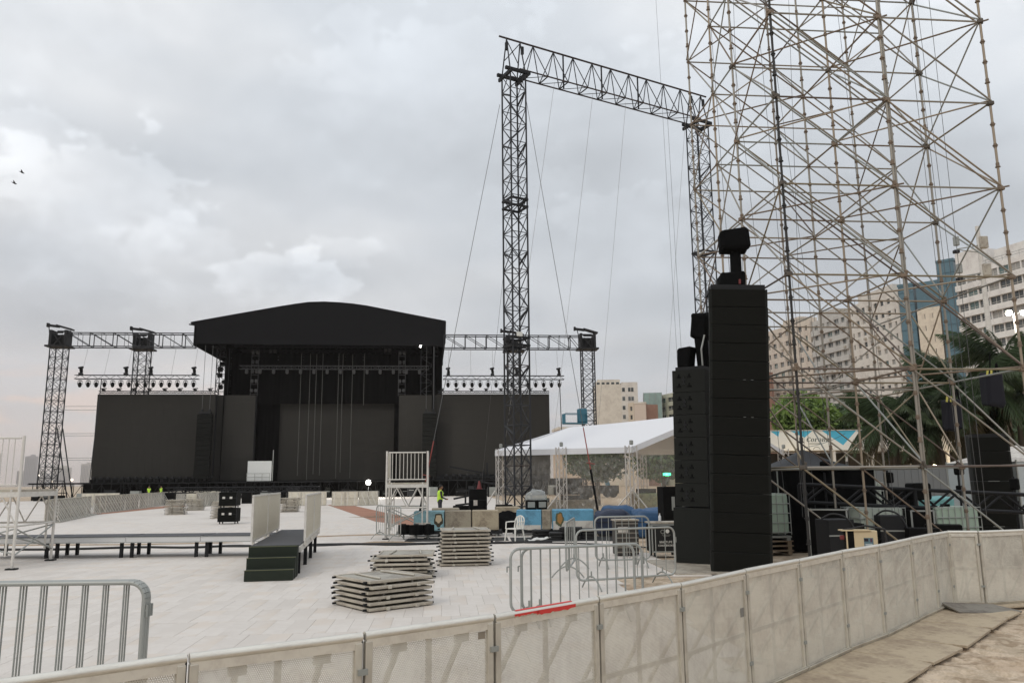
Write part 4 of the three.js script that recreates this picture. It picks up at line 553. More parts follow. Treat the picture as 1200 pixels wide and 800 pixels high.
// ================================================================ WHITE ACCESS PLATFORMS
function accessPlatform(label, pos, turn, W, Dp, H, RH, extra) {
  const o = thing('access_platform', label, 'platform', pos, turn), xs = [0, W], zs = [0, -Dp];
  for (const x of xs) for (const z of zs) { new MB().cyl(V(x, 0.03, z), V(x, z && extra === 'open' ? H : H + RH + 0.05, z), 0.036, 8).build('post', M.whiteSteel, o); new MB().box(x, 0.02, z, 0.22, 0.03, 0.2).build('foot_plate', M.rubber, o); new MB().cyl(V(x + (x ? -0.17 : 0.17), 0.3, z), V(x + (x ? -0.17 : 0.17), H, z), 0.026, 6).build('inner_post', M.whiteSteel, o); }
  new MB().box(W / 2, H - 0.03, -Dp / 2, W, 0.05, Dp).build('deck', M.panelGreyB, o); new MB().box(W / 2, H - 0.12, 0.01, W, 0.12, 0.04).box(W / 2, H - 0.12, -Dp - 0.01, W, 0.12, 0.04).box(0, H - 0.12, -Dp / 2, 0.04, 0.12, Dp).box(W, H - 0.12, -Dp / 2, 0.04, 0.12, Dp).build('frame', M.whiteSteel, o);
  for (const z of zs) { bar('lower_rail', V(0, H - 0.85, z), V(W, H - 0.85, z), 0.025, M.whiteSteel, o); const n = Math.max(2, Math.round(W / 0.75)); for (let k = 0; k < n; k++) { bar('lattice', V(W * k / n, H - 0.85, z), V(W * (k + 0.5) / n, H - 0.18, z), 0.018, M.whiteSteel, o); bar('lattice', V(W * (k + 0.5) / n, H - 0.18, z), V(W * (k + 1) / n, H - 0.85, z), 0.018, M.whiteSteel, o); } bar('brace', V(0, H - 0.9, z), V(W, 0.35, z), 0.018, M.galv, o); bar('brace', V(W, H - 0.9, z), V(0, 0.35, z), 0.018, M.galv, o); }
  for (const x of xs) { bar('lower_rail', V(x, H - 0.85, 0), V(x, H - 0.85, -Dp), 0.022, M.whiteSteel, o); bar('brace', V(x, H - 0.9, 0), V(x, 0.3, -Dp), 0.018, M.galv, o); bar('brace', V(x, 0.3, 0), V(x, H - 0.9, -Dp), 0.018, M.galv, o); }
  // guard rails with upright bars on three sides
  const rail = (a, b, solid) => { const u = b.clone().sub(a), l = u.length(), n = Math.round(l / 0.13); bar('guard_rail', a.clone().setY(H + RH), b.clone().setY(H + RH), 0.024, M.whiteSteel, o); bar('guard_rail', a.clone().setY(H + 0.1), b.clone().setY(H + 0.1), 0.02, M.whiteSteel, o); if (solid) { const m = block('infill_panel', 0, 0, 0, 0.02, RH - 0.2, l - 0.24, M.cream, o); m.position.copy(a).add(b).multiplyScalar(0.5).setY(H + RH / 2 + 0.06); m.rotation.y = Math.atan2(u.x, u.z); } else for (let k = 1; k < n; k++) { const p = a.clone().lerp(b, k / n); bar('baluster', p.clone().setY(H + 0.1), p.clone().setY(H + RH), 0.012, M.whiteSteel, o); } };
  rail(V(0.06, 0, 0), V(W - 0.06, 0, 0), false); if (extra !== 'open') { rail(V(0, 0, -0.06), V(0, 0, -Dp + 0.06), true); rail(V(W, 0, -0.06), V(W, 0, -Dp + 0.06), true); } 
  return o;
}
accessPlatform('white steel access platform with barred guard rail beside the pale blue block', V(-4.36, 0, -27.6), 0.10, 1.40, 1.9, 1.9, 1.02);
accessPlatform('white steel platform with lattice frame and handrail at the end of the low deck', V(-13.70, 0, -18.55), 0.17, 2.10, 2.25, 1.83, 1.2, 'open');

// ================================================================ CONCRETE BALLAST BLOCKS ON BLACK FRAMES
{
  const blk = (label, x0, x1, d, turn, mat, extra) => { const w = x1 - x0 - 0.02, o = thing('concrete_block', label, 'concrete block', V((x0 + x1) / 2, 0.2, -d), turn); new MB().rbox(0, 0.345, -0.45, w, 0.69, 0.9, 0.035).build('body', mat, o); extra && extra(o, w); return o; };
  const wob = (o, w, y0, y1, mat, name, z = 0.003, amp = 0.05) => { const sh = new THREE.Shape(), N = 24; sh.moveTo(-w / 2 + 0.03, y1); for (let k = 0; k <= N; k++) sh.lineTo(lerp(-w / 2 + 0.03, w / 2 - 0.03, k / N), y0 + amp * fbm(k * 0.37 + w * 9, y0 * 9, 1.5, 3) * 2); sh.lineTo(w / 2 - 0.03, y1); sh.closePath(); const g = new THREE.ExtrudeGeometry(sh, { depth: 0.003, bevelEnabled: false }); const m = mesh(name, boxUV(g), mat, o); m.position.z = z; return m; };
  const oval = (o, x, y, rx, ry, mat, name, z) => { const sh = new THREE.Shape(), N = 26; for (let k = 0; k <= N; k++) { const a = k / N * 2 * PI, q = 1 + 0.09 * Math.sin(a * 5 + x * 9) + 0.05 * Math.sin(a * 9); sh[k ? 'lineTo' : 'moveTo'](x + rx * q * Math.cos(a), y + ry * q * Math.sin(a)); } const m = mesh(name, new THREE.ExtrudeGeometry(sh, { depth: 0.002, bevelEnabled: false }), mat, o); m.position.z = z; };
  blk('pale blue painted concrete block with a round brown painted motif', -3.55, -2.46, 28.6, 0.05, M.skyPaintPale, (o, w) => { const c = wob(o, w * 0.55, 0.06, 0.30, M.whitePaint, 'white_patch', 0.002, 0.06); c.position.x = -0.2; oval(o, w / 2 - 0.19, 0.38, 0.16, 0.24, M.brownPaint, 'painted_motif', 0.003); oval(o, w / 2 - 0.19, 0.42, 0.11, 0.14, M.tan, 'painted_motif', 0.006); });
  blk('bare grey concrete block beside the pale blue painted one', -2.45, -1.50, 28.7, 0.05, M.concrete); blk('bare sandy concrete block at the end of the block row', -1.49, -0.52, 28.75, 0.05, M.concreteB);
  blk('blue painted concrete block behind the white plastic chair', 0.08, 1.0, 28.9, -0.05, M.skyPaint, (o, w) => wob(o, w, 0.02, 0.16, M.whitePaint, 'white_patch')); blk('narrow grey concrete block wedged between two blue painted ones', 1.0, 1.34, 28.9, -0.05, M.concrete);
  blk('blue and white painted concrete block with an oval yellow motif', 1.36, 2.86, 28.8, -0.03, M.skyPaint, (o, w) => { wob(o, w, 0.02, 0.30, M.whitePaint, 'white_patch'); oval(o, -w / 2 + 0.26, 0.36, 0.15, 0.25, M.olive, 'painted_motif', 0.007); oval(o, -w / 2 + 0.27, 0.38, 0.09, 0.18, M.ochre, 'painted_motif', 0.010); });
  blk('unpainted concrete block standing behind the row by the worker', -3.2, -2.1, 31.5, 0.1, M.concrete); blk('unpainted concrete block behind the row near the gantry tower foot', -0.7, 0.25, 32.4, 0.1, M.concreteB);
  const frame = (label, x0, x1, d) => { const o = thing('ballast_frame', label, 'steel frame', V(x0, 0, -d), 0), w = x1 - x0; new MB().box(w / 2, 0.14, 0.2, w, 0.10, 0.1).box(w / 2, 0.14, -0.9, w, 0.10, 0.1).box(0.1, 0.14, -0.35, 0.1, 0.1, 1.0).box(w - 0.1, 0.14, -0.35, 0.1, 0.1, 1.0).box(w / 2, 0.165, -0.35, 0.12, 0.06, 1.0).build('beam', M.blackSteel, o); for (const x of [0.2, w - 0.2]) for (const z of [0.2, -0.9]) new MB().cyl(V(x, 0, z), V(x, 0.12, z), 0.03).box(x, 0.008, z, 0.14, 0.014, 0.14).build('foot', M.galvDull, o); return o; };
  frame('black steel ballast frame under the pale blue and grey blocks', -3.7, -0.4, 28.8); frame('black steel ballast frame under the blue painted blocks', -0.05, 3.0, 28.8);
  for (const [x, d, w, l, lb] of [[-1.9, 27.2, 3.4, 1.5, 'added dark sheet for soil, shade and cables under the grey concrete blocks'], [1.7, 26.9, 3.6, 1.9, 'added dark sheet for soil, shade and cables under the blue painted blocks']]) { const m = thing('dark_ground_sheet', lb, 'mat', V(x, 0, -d), 0.04); new MB().rbox(0, 0.008, 0, w, 0.016, l, 0.006).build('mat', M.rubber, m); }  // flat dark sheets added in place of dark soil, shadow and cables
  // black drum weights by the strap
  for (const [x, d, r] of [[-3.75, 27.6, 0.2], [-3.3, 27.4, 0.24], [-2.9, 27.5, 0.2]]) { const o = thing('drum_weight', 'black drum weight at the foot of the strap beside the pale blue block', 'weight', V(x, 0.16, -d), 0, 'black drum weights at the strap foot'); new MB().add(new THREE.CylinderGeometry(r, r * 1.05, 0.32, 14), new THREE.Matrix4().makeTranslation(0, 0.16, 0)).build('body', M.black, o); new MB().cyl(V(0, -0.16, 0), V(0, 0.02, 0), 0.03).build('spike', M.galvDull, o); new MB().cyl(V(-0.08, 0.34, 0), V(0.08, 0.34, 0), 0.02).build('handle', M.blackSteel, o); }
  for (const [x, d, w, h] of [[1.9, 26.8, 0.7, 0.4], [0.9, 27.2, 0.5, 0.3], [2.5, 26.9, 0.5, 0.34], [1.35, 26.6, 0.45, 0.25]]) { const o = thing('rubber_mat_bundle', 'dark bundle of rubber mats lying before the blue painted blocks', 'bundle', V(x, 0, -d), rr(-0.4, 0.4), 'rubber bundles before the blue blocks'); for (let k = 0; k < 3; k++) new MB().rbox(rr(-0.04, 0.04), h / 6 + k * h / 3, 0, w, h / 3, 0.5, 0.04, 0, rr(-0.1, 0.1), 0).build('mat', M.rubber, o); }
}
// ---------------------------------------------------------------- white plastic chair
{
  const o = thing('plastic_chair', 'white moulded plastic armchair on the floor by the blue block', 'chair', V(0.03, 0, -26.05), -0.75), m = M.plasticWhite; o.scale.setScalar(0.94);
  new MB().rbox(0, 0.43, 0, 0.46, 0.035, 0.44, 0.016).build('seat', m, o);
  for (const [x, z, lx, lz] of [[-0.2, 0.19, -0.245, 0.25], [0.2, 0.19, 0.245, 0.25], [-0.18, -0.19, -0.22, -0.27], [0.18, -0.19, 0.22, -0.27]]) new MB().cyl(V(lx, 0, lz), V(x, 0.43, z), 0.022, 8, 0.03).build('leg', m, o);
  const back = new THREE.Group(); back.name = 'backrest'; o.add(back); const P = []; for (let k = 0; k <= 14; k++) { const a = PI * k / 14; P.push(V(-0.21 * Math.cos(a), 0.66 + 0.19 * Math.sin(a), -0.25 - 0.04 * Math.sin(a))); } new MB().path([V(-0.2, 0.43, -0.2), ...P, V(0.2, 0.43, -0.2)], 0.024, 7).build('back_frame', m, back); for (const x of [-0.1, 0, 0.1]) new MB().box(x, 0.63, -0.245, 0.062, 0.40, 0.014, 0.12).build('back_slat', m, back);
  for (const s of [-1, 1]) new MB().path([V(s * 0.2, 0.66, -0.24), V(s * 0.26, 0.66, -0.05), V(s * 0.26, 0.65, 0.15), V(s * 0.235, 0.43, 0.2)], 0.022, 7).build('armrest', m, o);
  const pp = thing('crumpled_sheet', 'crumpled white sheet lying on the floor beside the plastic chair', 'sheet', V(0.75, 0.01, -26.0), 0.4), g = new THREE.PlaneGeometry(0.75, 0.5, 10, 8), q = g.attributes.position; for (let i = 0; i < q.count; i++) q.setZ(i, 0.05 + 0.14 * fbm(q.getX(i) * 4, q.getY(i) * 4, 2, 3) + 0.12 * Math.max(0, q.getX(i) + 0.1)); g.rotateX(-PI / 2); g.computeVertexNormals(); mesh('paper', g, std(0.6, 0.6, 0.58, 0.8), pp);
}
// ---------------------------------------------------------------- cases near the tower foot
{
  const cs = (label, x, d, w, h, dp, y = 0, turn = 0.05, mat = M.black) => { const o = thing('equipment_case', label, 'case', V(x, y, -d), turn); new MB().rbox(0, h / 2, 0, w, h, dp, 0.025).build('body', mat, o); new MB().box(0, h * 0.72, dp / 2 + 0.004, w, 0.025, 0.01).box(-w / 2 + 0.02, h / 2, dp / 2 + 0.004, 0.03, h, 0.012).box(w / 2 - 0.02, h / 2, dp / 2 + 0.004, 0.03, h, 0.012).build('edging', M.blackSteel, o); return o; };
  const a = cs('tall black case with a white label behind the sandy block', -1.48, 33.4, 0.75, 1.6, 0.7); new MB().box(-0.1, 1.05, 0.36, 0.16, 0.22, 0.006).build('label', M.whitePaint, a);
  const b = cs('low black case with a white label before the tall one', -1.05, 31.0, 0.75, 0.82, 0.6); new MB().box(0.1, 0.62, 0.31, 0.2, 0.2, 0.006).build('label', M.whitePaint, b);
  cs('black case half hidden behind the low labelled case', -0.4, 33.6, 0.7, 0.95, 0.6); cs('black case standing beyond the tall labelled case', -2.2, 34.6, 0.8, 0.9, 0.6);
  const cone = thing('traffic_cone', 'dark red cone standing on the tall black case', 'cone', V(-1.42, 1.6, -33.4)); new MB().add(new THREE.CylinderGeometry(0.03, 0.10, 0.32, 12), new THREE.Matrix4().makeTranslation(0, 0.18, 0)).build('body', M.red, cone); new MB().box(0, 0.012, 0, 0.24, 0.024, 0.24).build('base', M.red, cone);
  const tp = thing('tarp_heap', 'dark tarpaulin heap beside the tall black case', 'tarpaulin', V(-0.2, 0, -31.2)), g = new THREE.SphereGeometry(1, 22, 12, 0, 2 * PI, 0, PI / 2), p = g.attributes.position; for (let i = 0; i < p.count; i++) { const q = 1 + 0.35 * fbm(p.getX(i) * 2, p.getY(i) * 2, p.getZ(i) * 2, 3); p.setXYZ(i, p.getX(i) * 1.0 * q, p.getY(i) * 0.75 * q, p.getZ(i) * 0.6 * q); } g.computeVertexNormals(); mesh('cloth', g, M.blackCloth, tp);
  const rk = thing('equipment_rack', 'equipment rack under clear plastic on the blue block', 'rack', V(0.82, 0.895, -29.35), 0.1); for (const x of [-0.2, 0.2]) { new MB().rbox(x, 0.17, 0, 0.36, 0.33, 0.4, 0.02).build('case', M.black, rk); new MB().box(x, 0.17, 0.205, 0.26, 0.2, 0.01).build('panel', M.galvDull, rk); } { const g2 = new THREE.SphereGeometry(0.42, 16, 10, 0, 2 * PI, 0, PI / 2), p2 = g2.attributes.position; for (let i = 0; i < p2.count; i++) { const q = 1 + 0.3 * fbm(p2.getX(i) * 6, p2.getY(i) * 6, p2.getZ(i) * 6, 3); p2.setXYZ(i, p2.getX(i) * q, 0.33 + p2.getY(i) * q * 0.9, p2.getZ(i) * 0.6 * q); } g2.computeVertexNormals(); const pm = new THREE.MeshPhysicalMaterial({ color: 0xdfe2e0, roughness: 0.18, transmission: 0.75, thickness: 0, side: THREE.DoubleSide }); mesh('plastic_cover', g2, pm, rk); }
  // striped monitor wedge pile near the tent
  const mp = thing('dark_rigging_pile', 'pile of dark rigging steel behind the concrete blocks near the tent', 'rigging', V(-0.9, 0, -44)); for (let k = 0; k < 7; k++) new MB().box(rr(-1.2, 1.2), 0.3 + k * 0.38, rr(-0.5, 0.5), rr(1, 2.2), 0.1, 0.1, 0, rr(-0.4, 0.4), rr(-0.2, 0.2)).box(rr(-1, 1), 0.3 + k * 0.38, 0, 0.1, 0.8, 0.1).build('beam', M.blackSteel, mp); mp.position.set(-2.3, 0, -46);
}
// ---------------------------------------------------------------- workers
function fieldMesh(lo, hi, res, dist) {
  const mc = new MarchingCubes(res, new THREE.MeshBasicMaterial(), false, false, 60000), c = lo.clone().add(hi).multiplyScalar(0.5), h = Math.max(hi.x - lo.x, hi.y - lo.y, hi.z - lo.z) / 2, p = V(0, 0, 0);
  for (let z = 0; z < res; z++) for (let y = 0; y < res; y++) for (let x = 0; x < res; x++) { p.set((x - res / 2) / (res / 2) * h + c.x, (y - res / 2) / (res / 2) * h + c.y, (z - res / 2) / (res / 2) * h + c.z); mc.field[x + y * res + z * res * res] = -dist(p); }
  mc.isolation = 0; mc.update(); const n = mc.count, g = new THREE.BufferGeometry(), a = mc.positionArray.slice(0, n * 3); for (let i = 0; i < n; i++) { a[3 * i] = a[3 * i] * h + c.x; a[3 * i + 1] = a[3 * i + 1] * h + c.y; a[3 * i + 2] = a[3 * i + 2] * h + c.z; }
  g.setAttribute('position', new THREE.BufferAttribute(a, 3)); g.setAttribute('normal', new THREE.BufferAttribute(mc.normalArray.slice(0, n * 3), 3)); return g;
}
{
  const caps = (p, a, b, r0, r1) => { const x = b.x - a.x, y = b.y - a.y, z = b.z - a.z, px = p.x - a.x, py = p.y - a.y, pz = p.z - a.z, t = Math.max(0, Math.min(1, (px * x + py * y + pz * z) / (x * x + y * y + z * z + 1e-9))); return Math.hypot(px - t * x, py - t * y, pz - t * z) - lerp(r0, r1, t); };
  const smin = (a, b, k = 0.04) => { const h = Math.max(k - Math.abs(a - b), 0) / k; return Math.min(a, b) - h * h * k * 0.25; };
  const bones = [];
  const B = (a, b, r0, r1, s = 'dark') => bones.push([V(...a), V(...b), r0, r1, s]);
  for (const s of [-1, 1]) { B([s * 0.09, 0.93, 0], [s * 0.11, 0.50, 0.02], 0.088, 0.062); B([s * 0.11, 0.50, 0.02], [s * 0.12, 0.09, -0.03], 0.06, 0.042); B([s * 0.12, 0.055, -0.06], [s * 0.14, 0.045, 0.15], 0.05, 0.04, 'shoe'); }
  B([-0.08, 0.95, 0], [0.08, 0.95, 0], 0.11, 0.11); B([0, 0.98, 0], [0, 1.20, 0.02], 0.125, 0.135, 'shirt'); B([-0.09, 1.33, 0.02], [0.09, 1.33, 0.02], 0.12, 0.12, 'shirt'); B([-0.17, 1.41, 0.01], [0.17, 1.41, 0.01], 0.065, 0.065, 'shirt'); B([0, 1.42, 0.01], [0, 1.53, 0.03], 0.055, 0.05, 'skin');
  // arms: one held forward at the waist, one hanging
  B([-0.19, 1.40, 0.01], [-0.27, 1.15, 0.03], 0.056, 0.044, 'shirt'); B([-0.27, 1.15, 0.03], [-0.22, 1.05, 0.27], 0.042, 0.032, 'shirt'); B([0.19, 1.40, 0.01], [0.25, 1.13, -0.03], 0.056, 0.044, 'shirt'); B([0.25, 1.13, -0.03], [0.26, 0.88, 0.05], 0.042, 0.03, 'shirt');
  for (const [p, d, up] of [[[-0.22, 1.05, 0.27], [0.06, -0.02, 0.16], 1], [[0.26, 0.88, 0.05], [0.0, -0.17, 0.05], -1]]) { const a = V(...p), q = V(...d); B(p, a.clone().addScaledVector(q, 0.5).toArray(), 0.034, 0.036, 'skin'); for (let f = 0; f < 4; f++) { const o = V((f - 1.5) * 0.018, 0, (f - 1.5) * 0.006), s0 = a.clone().addScaledVector(q, 0.5).add(o), s1 = s0.clone().addScaledVector(q, 0.35 + 0.05 * (f % 3)).add(V(0, -0.012, 0)); B(s0.toArray(), s1.toArray(), 0.0095, 0.008, 'skin'); } B(a.clone().addScaledVector(q, 0.15).add(V(0.02, 0.005, 0.01)).toArray(), a.clone().addScaledVector(q, 0.55).add(V(0.05, 0.0, 0.02)).toArray(), 0.011, 0.009, 'skin'); }
  const head = (p) => { const q = p.clone().sub(V(0, 1.65, 0.035)); let d = Math.hypot(q.x / 0.075, q.y / 0.115, q.z / 0.095); d = (d - 1) * 0.075; const nose = p.distanceTo(V(0, 1.64, 0.138)) - 0.016, ears = Math.min(p.distanceTo(V(-0.078, 1.645, 0.03)), p.distanceTo(V(0.078, 1.645, 0.03))) - 0.022, jaw = caps(p, V(0, 1.56, 0.06), V(0, 1.58, 0.10), 0.042, 0.036); const eye = Math.min(p.distanceTo(V(-0.03, 1.66, 0.137)), p.distanceTo(V(0.03, 1.66, 0.137))) - 0.014; return Math.max(smin(smin(smin(d, nose, 0.03), ears, 0.02), jaw, 0.04), -eye); };
  const dist = (p) => { let d = head(p); for (const [a, b, r0, r1, s] of bones) d = smin(d, caps(p, a, b, r0, r1), s === 'skin' && r0 < 0.015 ? 0.008 : 0.045); return d; };
  const g = fieldMesh(V(-0.92, 0, -0.92), V(0.92, 1.84, 0.92), 64, dist), pos = g.attributes.position, col = new Float32Array(pos.count * 3), C = { dark: [0.018, 0.02, 0.028], shoe: [0.015, 0.013, 0.012], shirt: [0.02, 0.021, 0.024], skin: [0.26, 0.14, 0.085] }, p = V(0, 0, 0);
  for (let i = 0; i < pos.count; i++) { p.fromBufferAttribute(pos, i); let best = head(p), s = 'skin'; for (const b of bones) { const q = caps(p, b[0], b[1], b[2], b[3]); if (q < best) { best = q; s = b[4]; } } col.set(C[s], 3 * i); }
  g.setAttribute('color', new THREE.BufferAttribute(col, 3));
  const vest = fieldMesh(V(-0.4, 0.84, -0.4), V(0.4, 1.64, 0.4), 56, (q) => { const t = smin(smin(caps(q, V(0, 0.96, 0), V(0, 1.20, 0.02), 0.142, 0.152), caps(q, V(-0.09, 1.33, 0.02), V(0.09, 1.33, 0.02), 0.137, 0.137), 0.05), caps(q, V(-0.15, 1.41, 0.01), V(0.15, 1.41, 0.01), 0.083, 0.083), 0.05); const neck = caps(q, V(0, 1.40, 0.06), V(0, 1.6, 0.03), 0.075, 0.085); return Math.max(t, -neck, 0.93 - q.y, Math.abs(q.x) - 0.212); });
  const hair = fieldMesh(V(-0.16, 1.5, -0.14), V(0.16, 1.82, 0.18), 40, (q) => { const a = q.clone().sub(V(0, 1.665, 0.02)); return Math.max((Math.hypot(a.x / 0.084, a.y / 0.118, a.z / 0.10) - 1) * 0.08, -(q.y - 1.60 + Math.max(0, q.z) * -1.0), q.z - 0.10 - (q.y - 1.70) * 0.5); });
  const w = thing('person', 'worker in a yellow high visibility vest standing behind the concrete blocks', 'person', V(-3.75, 0, -41), 1.9); mesh('body', g, std(1, 1, 1, 0.8, 0, { vertexColors: true }), w); mesh('vest', vest, M.hivis, w); mesh('hair', hair, std(0.012, 0.010, 0.009, 0.8), w);
  dup(w, site(-37.2, 106), 0.6, 'distant worker in a yellow vest standing before the stage trestles', 'distant workers before the trestles'); dup(w, site(-36.0, 107), -0.4, 'distant worker in a yellow vest standing before the stage trestles', 'distant workers before the trestles');
}

// ================================================================ WHITE TENT WITH CLEAR PLASTIC WALLS
{
  const L = V(-0.82, 3.28, -36), R = V(5.0, 3.28, -33.8), AR = V(9.42, 5.0, -36.6), AL = V(2.91, 4.62, -41), BR = V(13.4, 3.28, -39.6), BL = V(7.2, 3.28, -44.8), o = thing('marquee', 'white roofed open tent with clear plastic walls on truss legs', 'tent', V(0, 0, 0));
  const cloth = std(0.72, 0.72, 0.74, 0.6);
  const patch = (a, b, c, d, n, m, sag, mat, name, parent = o, wr = 0, seedn = 0) => { // a-b bottom, d-c top
    const pos = [], idx = [], uv = []; for (let j = 0; j <= m; j++) for (let i = 0; i <= n; i++) { const s = i / n, t = j / m, p = a.clone().lerp(b, s).lerp(d.clone().lerp(c, s), t); p.y -= sag * Math.sin(PI * s) * 0.5 + sag * Math.sin(PI * t); if (wr) { const q = wr * (fbm(s * 9 + seedn, t * 4, 3, 4) + 0.7 * fbm(s * 24 + seedn, t * 13 + s * 5, 8, 3)); p.z += q; p.x -= q * 0.5; } pos.push(p.x, p.y, p.z); uv.push(s * 6, t * 6); }
    for (let j = 0; j < m; j++) for (let i = 0; i < n; i++) { const k = j * (n + 1) + i; idx.push(k, k + 1, k + n + 1, k + 1, k + n + 2, k + n + 1); }
    const g = new THREE.BufferGeometry(); g.setAttribute('position', new THREE.Float32BufferAttribute(pos, 3)); g.setAttribute('uv', new THREE.Float32BufferAttribute(uv, 2)); g.setIndex(idx); g.computeVertexNormals(); return mesh(name, g, mat, parent); };
  const top = new THREE.Group(); top.name = 'roof'; o.add(top);
  patch(L, R, AR, AL, 18, 10, 0.10, cloth, 'roof_sheet', top); patch(BL, BR, AR, AL, 12, 6, 0.10, cloth, 'roof_sheet', top);
  const dn = V(0, -0.25, 0); const fac = (a, b) => patch(a.clone().add(dn), b.clone().add(dn), b, a, 14, 2, 0, cloth, 'valance', top, 0.03, a.x);
  fac(L.clone().add(V(0.01, 0.004, 0.02)), R.clone().add(V(0.01, 0.004, 0.02))); fac(R.clone().add(V(0.02, 0, 0.02)), AR.clone().add(V(0.02, 0, 0.02))); fac(AR, BR); fac(L, AL); fac(AL, BL);
  // truss legs
  const leg = (p, s, mat) => { const q = new THREE.Group(); q.name = 'leg'; q.position.set(p.x, 0, p.z); q.rotation.y = 0.36; o.add(q); const h = 3.35, w = s / 2; for (const [x, z] of [[-w, -w], [w, -w], [w, w], [-w, w]]) bar('chord', V(x, 0, z), V(x, h, z), 0.024, mat, q); const l = new MB(); for (let k = 0; k < 9; k++) { const c = [[-w, -w], [w, -w], [w, w], [-w, w]]; for (let f = 0; f < 4; f++) { const [ax, az] = c[(f + k % 2) % 4 === f ? f : f], [bx, bz] = c[(f + 1) % 4]; const y0 = h * k / 9, y1 = h * (k + 1) / 9; k % 2 ? l.cyl(V(ax, y0, az), V(bx, y1, bz), 0.012, 5) : l.cyl(V(bx, y0, bz), V(ax, y1, az), 0.012, 5); } } l.build('lacing', mat, q); new MB().box(0, 0.02, 0, s + 0.25, 0.03, s + 0.25).build('base_plate', M.galvDull, q); new MB().rbox(0, h + 0.12, 0.05, s * 0.4, 0.2, s * 0.4, 0.04).build('head_block', M.galvDull, q); return q; };
  const legM = std(0.55, 0.52, 0.49, 0.4, 0.3); leg(R.clone().add(V(-0.02, 0, 0.1)), 0.36, legM); leg(L.clone().lerp(R, 0.5).add(V(0, 0, 0.05)), 0.34, legM); leg(L.clone().add(V(0.25, 0, 0)), 0.32, legM); leg(BR, 0.36, legM); leg(BL, 0.36, legM);
  for (const [p, dx] of [[R, -1.4], [R, 1.1], [L.clone().lerp(R, 0.5), -1.2], [L, -0.9]]) new MB().cyl(V(p.x, 1.5, p.z), V(p.x + dx, 0.05, p.z + 0.2), 0.03, 6).build('stay', legM, o);
  // clear walls
  const pvc = new THREE.MeshPhysicalMaterial({ roughness: 0.13, transmission: 0.86, thickness: 0, side: THREE.DoubleSide, ior: 1.35 }); pvc.color.setRGB(0.87, 0.83, 0.77);
  const wall = (a, b, sd) => patch(a.clone().setY(0.06), b.clone().setY(0.06), b.clone().setY(3.2), a.clone().setY(3.2), 120, 54, 0, pvc, 'clear_wall', o, 0.2, sd); const inset = V(0.1, 0, -0.22);
  wall(L.clone().add(inset), L.clone().lerp(R, 0.5).add(inset), 1); wall(L.clone().lerp(R, 0.5).add(inset), R.clone().add(inset), 5); wall(R.clone().add(V(0.25, 0, -0.2)), R.clone().lerp(BR, 0.5).add(V(0.25, 0, -0.2)), 9);
  new MB().box(0, 0, 0, 6.2, 0.12, 0.12).build('eave_beam', M.galvDull, o).position.set(0, 0, 0); const eb = o.children[o.children.length - 1]; eb.position.copy(L).add(R).multiplyScalar(0.5).add(V(0, -0.16, -0.1)); eb.rotation.y = Math.atan2(-(R.z - L.z), R.x - L.x);
}
